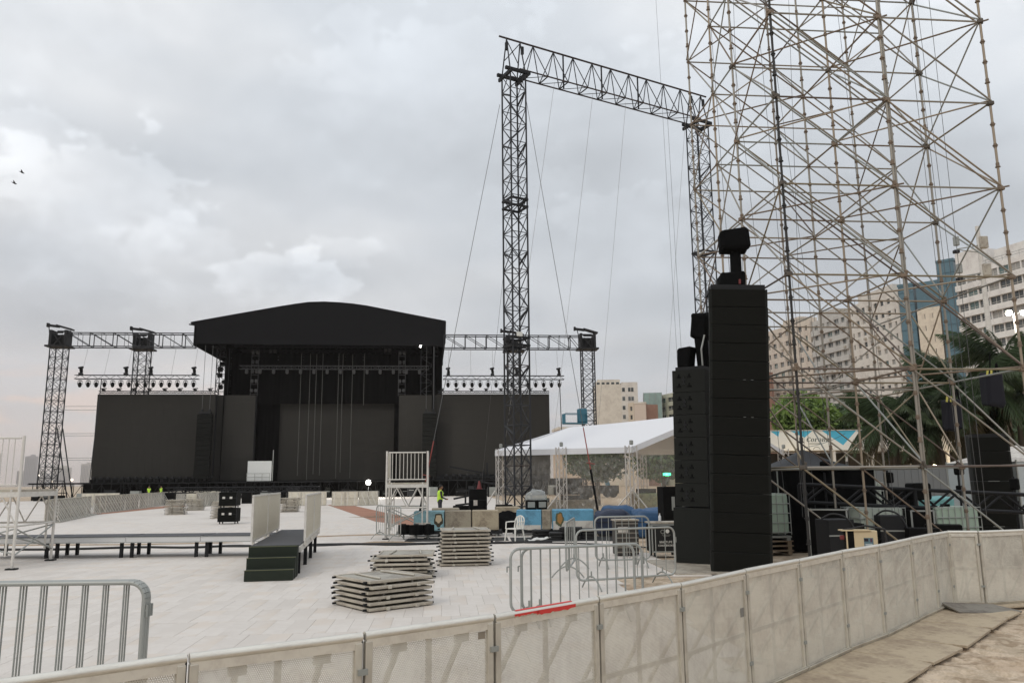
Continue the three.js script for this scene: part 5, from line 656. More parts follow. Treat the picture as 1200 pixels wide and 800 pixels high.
// things in and before the tent
{
  const bag = (name, label, cat, x, d, w, h, dp, mat, am = 0.18, turn = 0) => { const o = thing(name, label, cat, V(x, 0, -d), turn), g = new THREE.SphereGeometry(0.5, 40, 28), p = g.attributes.position; const pw = (q) => Math.sign(q) * Math.pow(Math.abs(q) * 2, 0.5) / 2; for (let i = 0; i < p.count; i++) p.setXYZ(i, pw(p.getX(i)) * w, pw(p.getY(i)) * h, pw(p.getZ(i)) * dp); for (let i = 0; i < p.count; i++) { const q = 1 + 1.5 * am * fbm(p.getX(i) * 2.9 + x, p.getY(i) * 2.9, p.getZ(i) * 2.9 + d, 5); p.setXYZ(i, p.getX(i) * q, p.getY(i) * q, p.getZ(i) * q); } g.computeVertexNormals(); const m = mesh('cover', g, mat, o); m.position.y = h / 2; new MB().box(0, 0.05, 0, w * 0.8, 0.1, dp * 0.8).build('pallet', M.rubber, o); new MB().path([V(-w * 0.52, h * 0.55, dp * 0.52), V(w * 0.52, h * 0.5, dp * 0.52)], 0.012).build('rope', M.cable, o); return o; };
  bag('covered_pallet', 'pallet under a bright blue tarpaulin beside the tent leg', 'pallet', 4.75, 27.6, 1.5, 0.95, 0.9, M.blueTarp); bag('covered_pallet', 'pallet under a dark navy tarpaulin before the tent', 'pallet', 3.45, 28.4, 1.2, 0.9, 0.9, M.navyTarp); bag('covered_pallet', 'pallet under a blue tarpaulin just inside the tent wall', 'pallet', 4.0, 31, 1.3, 0.95, 0.9, M.blueTarp, 0.16); bag('covered_pallet', 'low pallet under navy cloth behind the lettered case', 'pallet', 5.35, 25.6, 1.1, 0.8, 0.8, M.navyTarp, 0.1);
  // flight case with lettering
  const o = thing('flight_case', 'black flight case with white lettering and pale edges', 'flight case', V(3.80, 0, -20.7), 0.08); new MB().rbox(0, 0.45, 0, 0.72, 0.66, 0.6, 0.015).build('body', M.black, o); const ed = new MB(); for (const x of [-0.36, 0.36]) ed.box(x, 0.45, 0.303, 0.035, 0.68, 0.02); for (const y of [0.13, 0.79]) ed.box(0, y, 0.303, 0.74, 0.035, 0.02); ed.build('edging', M.galv, o); for (const x of [-0.28, 0.28]) for (const z of [-0.2, 0.2]) new MB().cyl(V(x - 0.02, 0.055, z), V(x + 0.02, 0.055, z), 0.055, 10).build('caster', M.rubber, o); new MB().box(0, 0.835, 0, 0.78, 0.035, 0.64).box(-0.16, 0.86, 0.1, 0.12, 0.02, 0.1).build('lid', M.panelGreyB, o);
  { const c = document.createElement('canvas'); c.width = 256; c.height = 240; const x = c.getContext('2d'); x.fillStyle = '#131313'; x.fillRect(0, 0, 256, 240); x.fillStyle = '#d8d6cf'; x.beginPath(); x.arc(142, 52, 20, 0, 7); x.fill(); x.strokeStyle = '#8f8f88'; x.lineWidth = 6; x.beginPath(); x.arc(92, 56, 18, 0, 7); x.stroke(); x.fillStyle = '#6f6e68'; x.fillRect(86, 84, 88, 7); x.fillRect(96, 96, 66, 6); x.fillStyle = '#cfcdc6'; x.textAlign = 'center'; x.font = 'bold 30px sans-serif'; x.fillText('MAXTLPE', 122, 168); x.font = 'bold 26px sans-serif'; x.fillText('CONT BROKE', 122, 200); const t = new THREE.CanvasTexture(c); t.colorSpace = THREE.SRGBColorSpace; const m = mesh('lettering', new THREE.PlaneGeometry(0.64, 0.6), new THREE.MeshStandardMaterial({ map: t, roughness: 0.7 }), o); m.position.set(0, 0.46, 0.3035); }
  const bt = thing('bottle', 'clear drinking bottle standing on the lettered flight case', 'bottle', V(3.72, 0.853, -20.62)); new MB().add(new THREE.LatheGeometry([[0, 0], [0.035, 0], [0.036, 0.13], [0.015, 0.17], [0.015, 0.19]].map(([a, b]) => new THREE.Vector2(a, b)), 12)).build('body', std(0.7, 0.72, 0.75, 0.2), bt); new MB().add(new THREE.CylinderGeometry(0.017, 0.017, 0.025, 10), new THREE.Matrix4().makeTranslation(0, 0.2, 0)).build('cap', M.whitePaint, bt);
  const st = thing('slatted_crate', 'dark slatted crate with a white label beside the lettered case', 'crate', V(2.88, 0, -21.0), 0.1); new MB().rbox(0, 0.45, 0, 0.58, 0.84, 0.5, 0.02).build('body', std(0.05, 0.045, 0.04, 0.8), st); for (let k = 0; k < 7; k++) new MB().box(0, 0.1 + k * 0.118, 0.256, 0.56, 0.03, 0.015).build('slat', std(0.22, 0.2, 0.17, 0.8), st); new MB().box(-0.12, 0.66, 0.268, 0.26, 0.14, 0.006).build('label', M.whitePaint, st); new MB().box(0, 0.89, 0, 0.62, 0.04, 0.54).build('lid', M.panelGreyB, st);
  const eb = thing('door_panel', 'dark upright panel with grey edge beside the loudspeaker stack', 'panel', V(4.75, 0, -24.5), 0.2); new MB().rbox(0, 0.85, 0, 0.62, 1.7, 0.5, 0.02).build('body', M.black, eb); new MB().box(0.30, 0.85, 0.26, 0.03, 1.7, 0.02).box(0, 1.2, 0.256, 0.1, 0.4, 0.01).build('edging', M.galv, eb);
  for (const [x, d, w, h, mt, lb] of [[1.2, 38.5, 1.6, 0.9, M.panelGreyB, 'grey covered table inside the tent by the middle leg'], [3.0, 39.5, 2.2, 1.0, M.panelGrey, 'long grey covered table deep inside the tent'], [6.2, 37.6, 1.4, 1.3, M.concreteB, 'tan crate stack inside the tent by its open side']]) { const q = thing('covered_table', lb, 'table', V(x, 0, -d), 0.3); new MB().rbox(0, h / 2, 0, w, h, 0.8, 0.05).build('cover', mt, q); new MB().box(0, h + 0.1, 0, w * 0.6, 0.2, 0.4).build('load', M.black, q); }
  const gl = thing('green_lamp', 'small green lamp glowing inside the tent', 'lamp', V(7.0, 2.15, -36.6), 0); new MB().rbox(0, 0, 0, 0.42, 0.16, 0.1, 0.03).build('housing', M.blackSteel, gl); const em = std(0.05, 0.4, 0.2, 0.5, 0, { emissive: new THREE.Color(0.1, 0.9, 0.45), emissiveIntensity: 2.2 }); mesh('glowing_face', new THREE.BoxGeometry(0.36, 0.12, 0.02), em, gl).position.z = 0.06; const pl = new THREE.PointLight(new THREE.Color(0.1, 0.9, 0.45), 1.2, 0, 2); pl.position.set(0, 0, 0.16); pl.castShadow = true; gl.add(pl);
}

// ================================================================ GROUND-STACKED LOUDSPEAKER COLUMNS
const grille = blk(0.0115, 0.0117, 0.0103, 0.12, 0.9, { bumpMap: T.rough, bumpScale: 0.004 }), cabSide = blk(0.0165, 0.0175, 0.0158, 0.25, 0.7, { bumpMap: T.rough, bumpScale: 0.003 });
function cabinet(w, h, d, chamfer) { const sh = new THREE.Shape([[-w / 2, 0], [w / 2, 0], [w / 2 - chamfer, -d], [-w / 2 + chamfer, -d]].map(([x, z]) => new THREE.Vector2(x, -z))); const g = new THREE.ExtrudeGeometry(sh, { depth: h - 0.018, bevelEnabled: true, bevelSize: 0.006, bevelThickness: 0.006, bevelSegments: 2 }); g.rotateX(-PI / 2); g.translate(0, 0.012, 0); return boxUV(g); }
function clothBag(parent, name, x, y, z, w, h, d, seedn, mat = M.blackCloth) { const g = new RoundedBoxGeometry(w, h, d, 10, Math.min(w, d, h) * 0.22), p = g.attributes.position; for (let i = 0; i < p.count; i++) { const q = 1 + 0.42 * fbm(p.getX(i) * 3.4 + seedn * 1.7, p.getY(i) * 3.4, p.getZ(i) * 3.4, 4); p.setXYZ(i, p.getX(i) * q + 0.06 * p.getY(i), p.getY(i) * q, p.getZ(i) * q); } g.computeVertexNormals(); const m = mesh(name, boxUV(g), mat, parent); m.position.set(x, y, z); return m; }
{
  // tall column facing the barrier
  const o = thing('loudspeaker_column', 'tall black column of stacked loudspeaker cabinets right behind the barrier', 'loudspeaker', V(4.70, 0, -16.9), -0.10); o.rotation.z = -0.045;
  const cg = cabinet(1.24, 0.4, 0.95, 0.12), gg = new THREE.BoxGeometry(1.13, 0.372, 0.02), hg = new MB().box(0, 0, 0, 0.012, 0.05, 0.12).geo();
  for (let k = 0; k < 15; k++) { const c = mesh('cabinet', cg, cabSide, o); c.position.set(rr(-0.004, 0.004), k * 0.4, rr(-0.006, 0.006)); const g = mesh('grille', gg, grille, c); g.position.set(0, 0.2, 0.012); for (const s of [-1, 1]) { const q = mesh('side_handle', hg, M.blackSteel, c); q.position.set(s * (0.612), 0.2, -0.10); } if (k === 8 || k === 10) for (const x of [0.0, 0.16]) { const t = mesh('bright_pin', unitBox, M.galv, c); t.scale.set(0.05, 0.006, 0.01); t.position.set(x + 0.1, 0.004, 0.026); } }
  new MB().box(0, 6.06, -0.45, 1.16, 0.1, 0.85).build('rigging_frame', M.blackSteel, o);
  clothBag(o, 'hoist_cover', -0.08, 6.27, -0.4, 0.55, 0.36, 0.5, 3); new MB().cyl(V(0.02, 6.3, -0.3), V(0.0, 6.98, -0.3), 0.13, 12, 0.12).build('sling_cover', M.blackCloth, o); clothBag(o, 'hoist_cover', -0.04, 7.18, -0.3, 0.66, 0.50, 0.5, 8).rotation.z = 0.08; new MB().rbox(0.06, 6.2, -0.12, 0.05, 0.12, 0.05, 0.02).build('red_shackle', M.red, o);
  // column seen end on
  const c2 = thing('loudspeaker_column', 'black loudspeaker column with handle slots turned toward the tent', 'loudspeaker', V(4.30, 0, -18.9), -0.62); c2.rotation.z = -0.02;
  const c2g = cabinet(0.80, 0.53, 0.72, 0.06); const hs = new MB().box(0, 0, 0, 0.10, 0.03, 0.02).box(0, 0.04, 0, 0.03, 0.07, 0.02).geo();
  for (let k = 0; k < 6; k++) { const c = mesh('cabinet', c2g, cabSide, c2); c.position.set(0, 1.28 + k * 0.53, 0.36); for (const x of [-0.24, 0.02]) for (const y of [0.14, 0.36]) { const q = mesh('handle_slot', hs, M.black, c); q.position.set(x, y, 0.012); } for (const x of [-0.11]) for (const y of [0.2, 0.3]) { const q = mesh('screw_plate', hs, M.blackSteel, c); q.position.set(x, y, 0.013); } }
  const sub = mesh('subwoofer', cabinet(0.92, 1.24, 0.85, 0.0), cabSide, c2); sub.position.set(0.02, 0.02, 0.4); const sg = mesh('grille', new THREE.BoxGeometry(0.02, 1.1, 0.75), grille, c2); sg.position.set(0.495, 0.62, -0.02);
  new MB().box(0, 4.5, 0.0, 0.7, 0.09, 0.6).build('rigging_frame', M.blackSteel, c2); clothBag(c2, 'hoist_cover', -0.16, 4.78, 0.1, 0.36, 0.5, 0.36, 14); new MB().cyl(V(0.2, 4.55, -0.1), V(0.16, 5.25, -0.1), 0.14, 10, 0.16).build('sling_cover', M.blackCloth, c2); clothBag(c2, 'hoist_cover', 0.16, 5.55, -0.1, 0.42, 0.64, 0.42, 21); new MB().path([V(0.3, 4.55, 0.2), V(0.28, 4.95, 0.2), V(0.33, 5.3, 0.1)], 0.02).build('hoist_chain', M.galv, c2);
  // flooring lip under the columns
  const lip = thing('wooden_base', 'pale board under the loudspeaker columns at the floor edge', 'board', V(4.2, 0.0, -18.2), 0.05); new MB().box(0, 0.012, 0.1, 2.0, 0.024, 2.9).build('board', M.panelGreyB, lip);
  // further column past the scaffold
  const c3 = thing('loudspeaker_column', 'black loudspeaker column standing past the scaffold by the white canopy', 'loudspeaker', V(14.35, 0, -24), -0.3); const c3g = cabinet(1.05, 0.44, 0.9, 0.1); for (let k = 0; k < 7; k++) { const c = mesh('cabinet', c3g, cabSide, c3); c.position.y = k * 0.44; const g = mesh('grille', new THREE.BoxGeometry(0.95, 0.4, 0.02), grille, c); g.position.set(0, 0.22, 0.012); if (k % 3 === 1) { const t = mesh('bright_pin', unitBox, M.galv, c); t.scale.set(0.3, 0.01, 0.01); t.position.set(0, 0.005, 0.03); } } new MB().box(0, 3.13, -0.4, 0.95, 0.09, 0.8).build('rigging_frame', M.blackSteel, c3);
  for (const [x, y, d, w, h, lb] of [[12.3, 4.1, 20.2, 0.42, 0.85, 'black cloth chain bag with yellow tags hanging in the scaffold'], [10.98, 3.42, 19.8, 0.36, 0.8, 'black cloth chain bag hanging low beside a scaffold post']]) { const b = thing('chain_bag', lb, 'bag', V(x, y, -d)); clothBag(b, 'bag', 0, 0, 0, w, h, 0.4, x, std(0.010, 0.010, 0.016, 0.95)); new MB().path([V(0, h / 2, 0), V(0.05, h / 2 + 0.5, 0)], 0.015).path([V(0.1, h / 2, 0.05), V(0.16, h / 2 + 0.25, 0.05), V(0.2, h / 2 - 0.05, 0.05)], 0.02).build('strap', M.black, b); for (const dx of [-0.2, -0.1]) { const t = mesh('yellow_tag', unitBox, std(0.5, 0.46, 0.10, 0.7), b); t.scale.set(0.05, 0.14, 0.01); t.position.set(dx, h / 2 - 0.02, 0.22); t.rotation.z = dx; } }
}

// ================================================================ EQUIPMENT BEHIND THE SCAFFOLD
{
  const bt = thing('black_tent', 'black pop-up tent with closed walls under the scaffold', 'tent', V(8.3, 0, -22.9), 0.08); { const W = 1.35, g = new THREE.ConeGeometry(W * 1.45, 0.62, 4, 6), p = g.attributes.position; g.rotateY(PI / 4); for (let i = 0; i < p.count; i++) { const r = Math.hypot(p.getX(i), p.getZ(i)); p.setY(i, p.getY(i) - 0.10 * Math.sin(PI * Math.min(1, r / (W * 1.45)))); } g.computeVertexNormals(); mesh('roof', g, std(0.03, 0.032, 0.036, 0.85), bt).position.y = 2.42; const wl = (x, z, ry, n) => { const q = new THREE.PlaneGeometry(W * 2, 2.1, 24, 3), a = q.attributes.position; for (let i = 0; i < a.count; i++) a.setZ(i, 0.04 * Math.sin(a.getX(i) * 9 + n) + 0.03 * fbm(a.getX(i) * 3, a.getY(i) * 2, n, 3)); q.computeVertexNormals(); const m = mesh('wall', q, M.blackCloth, bt); m.position.set(x, 1.06, z); m.rotation.y = ry; }; wl(0, W, 0, 1); wl(0, -W, 0, 2); wl(W, 0, PI / 2, 3); wl(-W, 0, PI / 2, 4); for (const x of [-W, W]) for (const z of [-W, W]) bar('pole', V(x, 0, z), V(x, 2.15, z), 0.025, M.galvDull, bt); }
  // tanks in cages
  const tankM = new THREE.MeshPhysicalMaterial({ roughness: 0.45, transmission: 0.25, thickness: 0, side: THREE.DoubleSide }); tankM.color.setRGB(0.60, 0.66, 0.58); const tankG = std(0.40, 0.50, 0.40, 0.5);
  const tank = (label, x, d, turn, mat, y = 0) => { const o = thing('liquid_tank', label, 'tank', V(x, y, -d), turn), w = 1.16, h = 1.0, dp = 1.0; new MB().rbox(0, h / 2 + 0.17, 0, w - 0.06, h, dp - 0.06, 0.07).build('container', mat, o); for (let k = 0; k <= 7; k++) for (const z of [-dp / 2, dp / 2]) bar('cage_bar', V(-w / 2 + w * k / 7, 0.15, z), V(-w / 2 + w * k / 7, h + 0.18, z), 0.011, M.galv, o); for (let k = 0; k <= 4; k++) { const yy = 0.2 + k * 0.24; for (const z of [-dp / 2, dp / 2]) bar('cage_bar', V(-w / 2, yy, z), V(w / 2, yy, z), 0.011, M.galv, o); for (const xx of [-w / 2, w / 2]) bar('cage_bar', V(xx, yy, -dp / 2), V(xx, yy, dp / 2), 0.011, M.galv, o); } new MB().box(0, 0.09, 0, w, 0.05, dp).box(-w / 2 + 0.08, 0.035, 0, 0.1, 0.07, dp).box(w / 2 - 0.08, 0.035, 0, 0.1, 0.07, dp).box(0, 0.035, 0, 0.1, 0.07, dp).build('pallet', M.galvDull, o); new MB().add(new THREE.CylinderGeometry(0.11, 0.11, 0.06, 14), new THREE.Matrix4().makeTranslation(0, h + 0.2, 0)).build('cap', M.black, o); return o; };
  tank('caged white liquid tank standing under the lying black truss', 9.05, 20.4, 0.05, tankM); tank('caged greenish liquid tank past the second scaffold post', 10.9, 20.4, 0.08, tankG); tank('caged pale tank standing farther back behind the truss', 10.3, 24.2, 0.1, tankM, 0.6); tank('caged pale tank seen beside the tall loudspeaker column', 6.5, 21.2, 0.0, tankG, 0.35);
  block('pallet_stack', 0, 0, 0, 1, 1, 1, M.panelGreyB, scene); { const s = scene.children[scene.children.length - 1]; scene.remove(s); used['pallet_stack'] = -1; } for (const [x, d, h, lb] of [[10.3, 24.2, 0.6, 'wooden pallet stack under the farther pale tank'], [6.5, 21.2, 0.35, 'low wooden pallet under the tank beside the loudspeakers']]) { const o = thing('pallet_stack', lb, 'pallet', V(x, 0, -d), 0.05); const n = Math.round(h / 0.13); for (let k = 0; k < n; k++) new MB().box(0, (k + 0.85) * h / n, 0, 1.2, 0.03, 1.0).box(-0.5, (k + 0.4) * h / n, 0, 0.1, 0.08, 1.0).box(0.5, (k + 0.4) * h / n, 0, 0.1, 0.08, 1.0).box(0, (k + 0.4) * h / n, 0, 0.1, 0.08, 1.0).build('pallet', std(0.25, 0.19, 0.13, 0.9), o); }
  // tall flight cases
  const fc = (label, x, d, w, h, turn) => { const o = thing('flight_case', label, 'flight case', V(x, 0, -d), turn); new MB().rbox(0, h / 2 + 0.06, 0, w, h, 0.7, 0.015).build('body', M.black, o); const e = new MB(); for (const s of [-1, 1]) for (const z of [-0.35, 0.35]) e.box(s * w / 2, h / 2 + 0.06, z, 0.035, h, 0.035); for (const y of [0.08, h + 0.05]) { e.box(0, y, 0.35, w, 0.035, 0.035); e.box(w / 2, y, 0, 0.035, 0.035, 0.7); } e.build('edging', M.galv, o); for (const y of [0.35, 0.75]) new MB().rbox(w / 2 + 0.01, y, 0.12, 0.02, 0.16, 0.16, 0.008).rbox(w / 2 + 0.01, y, -0.16, 0.02, 0.12, 0.12, 0.008).build('latch', M.galv, o); new MB().rbox(0.1, 0.55, 0.36, 0.14, 0.10, 0.02, 0.008).build('handle', M.galv, o); for (const s of [-1, 1]) for (const z of [-0.25, 0.25]) new MB().cyl(V(s * w * 0.38 - 0.02, 0.04, z), V(s * w * 0.38 + 0.02, 0.04, z), 0.045, 10).build('caster', M.rubber, o); return o; };
  fc('tall black flight case with pale corner edges before the white tank', 7.55, 19.4, 0.85, 1.12, -0.45); fc('black flight case between the white and green tanks', 9.95, 19.9, 0.5, 1.05, -0.2);
  // truss lying across the tanks
  const tr = thing('lying_truss', 'black box truss lying across the tanks and cases', 'truss', V(7.3, 1.53, -20.35), -0.02); { const w = 0.44, L = 7.6; for (const [y, z] of [[-w / 2, -w / 2], [w / 2, -w / 2], [w / 2, w / 2], [-w / 2, w / 2]]) bar('chord', V(0, y, z), V(L, y - 0.42, z), 0.045, M.blackSteel, tr); const n = 14; for (let k = 0; k < n; k++) for (const z of [-w / 2, w / 2]) { const a = L * k / n, b = L * (k + 1) / n, s = k % 2 ? 1 : -1; bar('lacing', V(a, s * w / 2 - 0.42 * k / n, z), V(b, -s * w / 2 - 0.42 * (k + 1) / n, z), 0.03, M.blackSteel, tr); } for (const k of [0, 5, 10, 14]) { const a = L * k / n, dy = -0.42 * k / n; for (const z of [-w / 2, w / 2]) bar('splice', V(a, -w / 2 + dy, z), V(a, w / 2 + dy, z), 0.045, M.blackSteel, tr); } new MB().rbox(2.9, 0.02, 0, 0.45, 0.42, 0.5, 0.06).build('clamp_block', M.black, tr); }
  for (let k = 0; k < 11; k++) { const x = 7.0 + k * 0.62 + rr(-0.2, 0.2), d = rr(17.4, 19.2), h = rr(0.45, 1.05), w = rr(0.45, 0.85), o = thing('storage_case', 'dark storage case crowded among the scaffold feet', 'case', V(x, 0, -d), rr(-0.5, 0.5), 'dark storage cases among the scaffold feet'); new MB().rbox(0, h / 2 + 0.05, 0, w, h, 0.55, 0.02).build('body', k % 3 ? M.black : M.blackSteel, o); new MB().box(0, h * 0.7, 0.28, w, 0.03, 0.012).build('edging', M.galvDull, o); for (const s of [-1, 1]) new MB().box(s * w * 0.35, 0.03, 0, 0.08, 0.06, 0.4).build('skid', M.rubber, o); if (k % 3 === 0) new MB().tube([V(-w / 2, h + 0.06, 0), V(-0.1, h + 0.16, 0.1), V(0.15, h + 0.07, 0.25), V(w / 2 + 0.1, h * 0.5, 0.3), V(w / 2 + 0.2, 0.03, 0.35)], 0.022, 30, 6).build('cable', M.cable, o); }
  for (const [x, d, hh] of [[8.3, 21.4, 2.4], [10.4, 22.3, 2.1], [12.2, 22.0, 2.3], [13.2, 21.2, 1.9]]) { const o = thing('light_stand', 'dark upright stand with clamps behind the lying truss', 'stand', V(x, 0, -d), rr(0, 3), 'dark stands behind the lying truss'); bar('pole', V(0, 0, 0), V(0, hh, 0), 0.03, M.blackSteel, o); for (let q = 0; q < 3; q++) bar('foot', V(0, 0.35, 0), V(0.45 * Math.cos(q * 2.1), 0.02, 0.45 * Math.sin(q * 2.1)), 0.02, M.blackSteel, o); new MB().rbox(0, hh - 0.2, 0.05, 0.22, 0.3, 0.2, 0.05).rbox(0.02, hh - 0.7, 0.03, 0.16, 0.14, 0.14, 0.03).build('clamp', M.black, o); }
  // small electrical cabinet on legs
  const el = thing('electrical_cabinet', 'beige electrical cabinet with a small poster just behind the barrier', 'cabinet', V(6.18, 0, -14.5), -0.1); new MB().rbox(0.06, 0.76, 0, 0.40, 0.44, 0.22, 0.012).build('door', std(0.58, 0.47, 0.30, 0.6), el); new MB().box(-0.2, 0.76, 0, 0.13, 0.44, 0.2).build('side_bay', M.black, el); new MB().box(-0.265, 0.76, 0.1, 0.02, 0.44, 0.03).box(-0.1, 0.985, 0.02, 0.5, 0.02, 0.24).build('frame', std(0.58, 0.47, 0.30, 0.6), el); for (const x of [-0.24, 0.24]) for (const z of [-0.09, 0.09]) bar('leg', V(x, 0, z), V(x, 0.55, z), 0.018, M.blackSteel, el); { const p = new THREE.Group(); p.name = 'poster'; el.add(p); block('print', 0.10, 0.77, 0.1125, 0.16, 0.17, 0.003, std(0.10, 0.17, 0.20, 0.6), p); block('print', 0.06, 0.82, 0.1145, 0.07, 0.05, 0.003, std(0.01, 0.01, 0.02, 0.6), p); block('print', 0.145, 0.815, 0.1147, 0.035, 0.06, 0.003, std(0.08, 0.03, 0.06, 0.6), p); block('print', 0.10, 0.74, 0.1146, 0.12, 0.03, 0.003, std(0.42, 0.48, 0.5, 0.6), p); } new MB().path([V(-0.32, 0.98, 0.05), V(0.1, 1.06, 0), V(0.42, 1.0, 0), V(0.46, 0.6, 0)], 0.02).build('hose', M.cable, el); new MB().rbox(-0.33, 0.86, 0.05, 0.08, 0.08, 0.05, 0.02).build('red_knob', M.red, el);
  const fenceM = std(0.19, 0.195, 0.195, 0.7, 0.1);
  // sheet fence behind
  const fence0 = thing('site_fence', 'grey sheet fence panel in the line behind the tanks', 'fence', V(11.8, 0, -30.6), 0.1, 'grey sheet fence panels'); { const n = 14, w = 2.0; for (let k = 0; k < n; k++) block('rib', (k + 0.5) * w / n, 1.15, 0.012 * (k % 2), w / n - 0.004, 2.3, 0.03, fenceM, fence0); new MB().box(w / 2, 2.32, 0, w, 0.05, 0.06).box(w / 2, 0.9, 0.05, w, 0.05, 0.04).box(0.02, 1.15, -0.03, 0.05, 2.3, 0.05).build('rail', M.galvDull, fence0); } for (let k = 1; k < 7; k++) dup(fence0, V(11.8 + k * 1.992, 0, -30.6 - k * 0.2), 0.1);
  const cn = thing('white_canopy', 'white peaked canopy with grey walls at the edge past the scaffold', 'tent', V(16.4, 0, -26), 0.2); new MB().add(new THREE.ConeGeometry(2.1, 0.55, 4).rotateY(PI / 4), new THREE.Matrix4().makeTranslation(0, 2.62, 0)).build('roof', M.whitePaint, cn); for (const x of [-1.45, 1.45]) for (const z of [-1.45, 1.45]) bar('pole', V(x, 0, z), V(x, 2.4, z), 0.03, M.galv, cn); for (const [x, z, ry] of [[0, 1.45, 0], [-1.45, 0, PI / 2], [0, -1.45, 0]]) { const m = mesh('wall', new THREE.PlaneGeometry(2.9, 2.2, 8, 1), std(0.42, 0.46, 0.47, 0.7), cn); m.position.set(x, 1.25, z); m.rotation.y = ry; }
  const tl = thing('teal_tarp', 'teal plastic sheet lying over boxes behind the lying truss', 'tarpaulin', V(12.3, 0, -23.5)); { const g = new RoundedBoxGeometry(0.7, 1.3, 0.8, 5, 0.12), p = g.attributes.position; for (let i = 0; i < p.count; i++) { const q = 1 + 0.16 * fbm(p.getX(i) * 3, p.getY(i) * 3, p.getZ(i) * 3, 3); p.setXYZ(i, p.getX(i) * q, p.getY(i) * q, p.getZ(i) * q); } g.computeVertexNormals(); mesh('sheet', g, std(0.16, 0.38, 0.38, 0.5), tl).position.y = 0.68; new MB().box(0, 0.05, 0, 1, 0.1, 0.9).build('pallet', M.rubber, tl); }
  for (const [x, d, w, h, lb] of [[9.9, 27.5, 2.2, 1.7, 'dark covered generator behind the black tent'], [12.6, 27.6, 1.8, 1.5, 'dark covered crate before the grey fence'], [7.4, 27.2, 1.2, 1.9, 'tall dark covered rack behind the loudspeaker columns']]) { const o = thing('covered_unit', lb, 'covered unit', V(x, 0, -d), 0.1); clothBag(o, 'cover', 0, h / 2, 0, w, h, 1.2, x); new MB().box(0, 0.06, 0, w * 0.9, 0.12, 1.1).build('skid', M.rubber, o); }
}

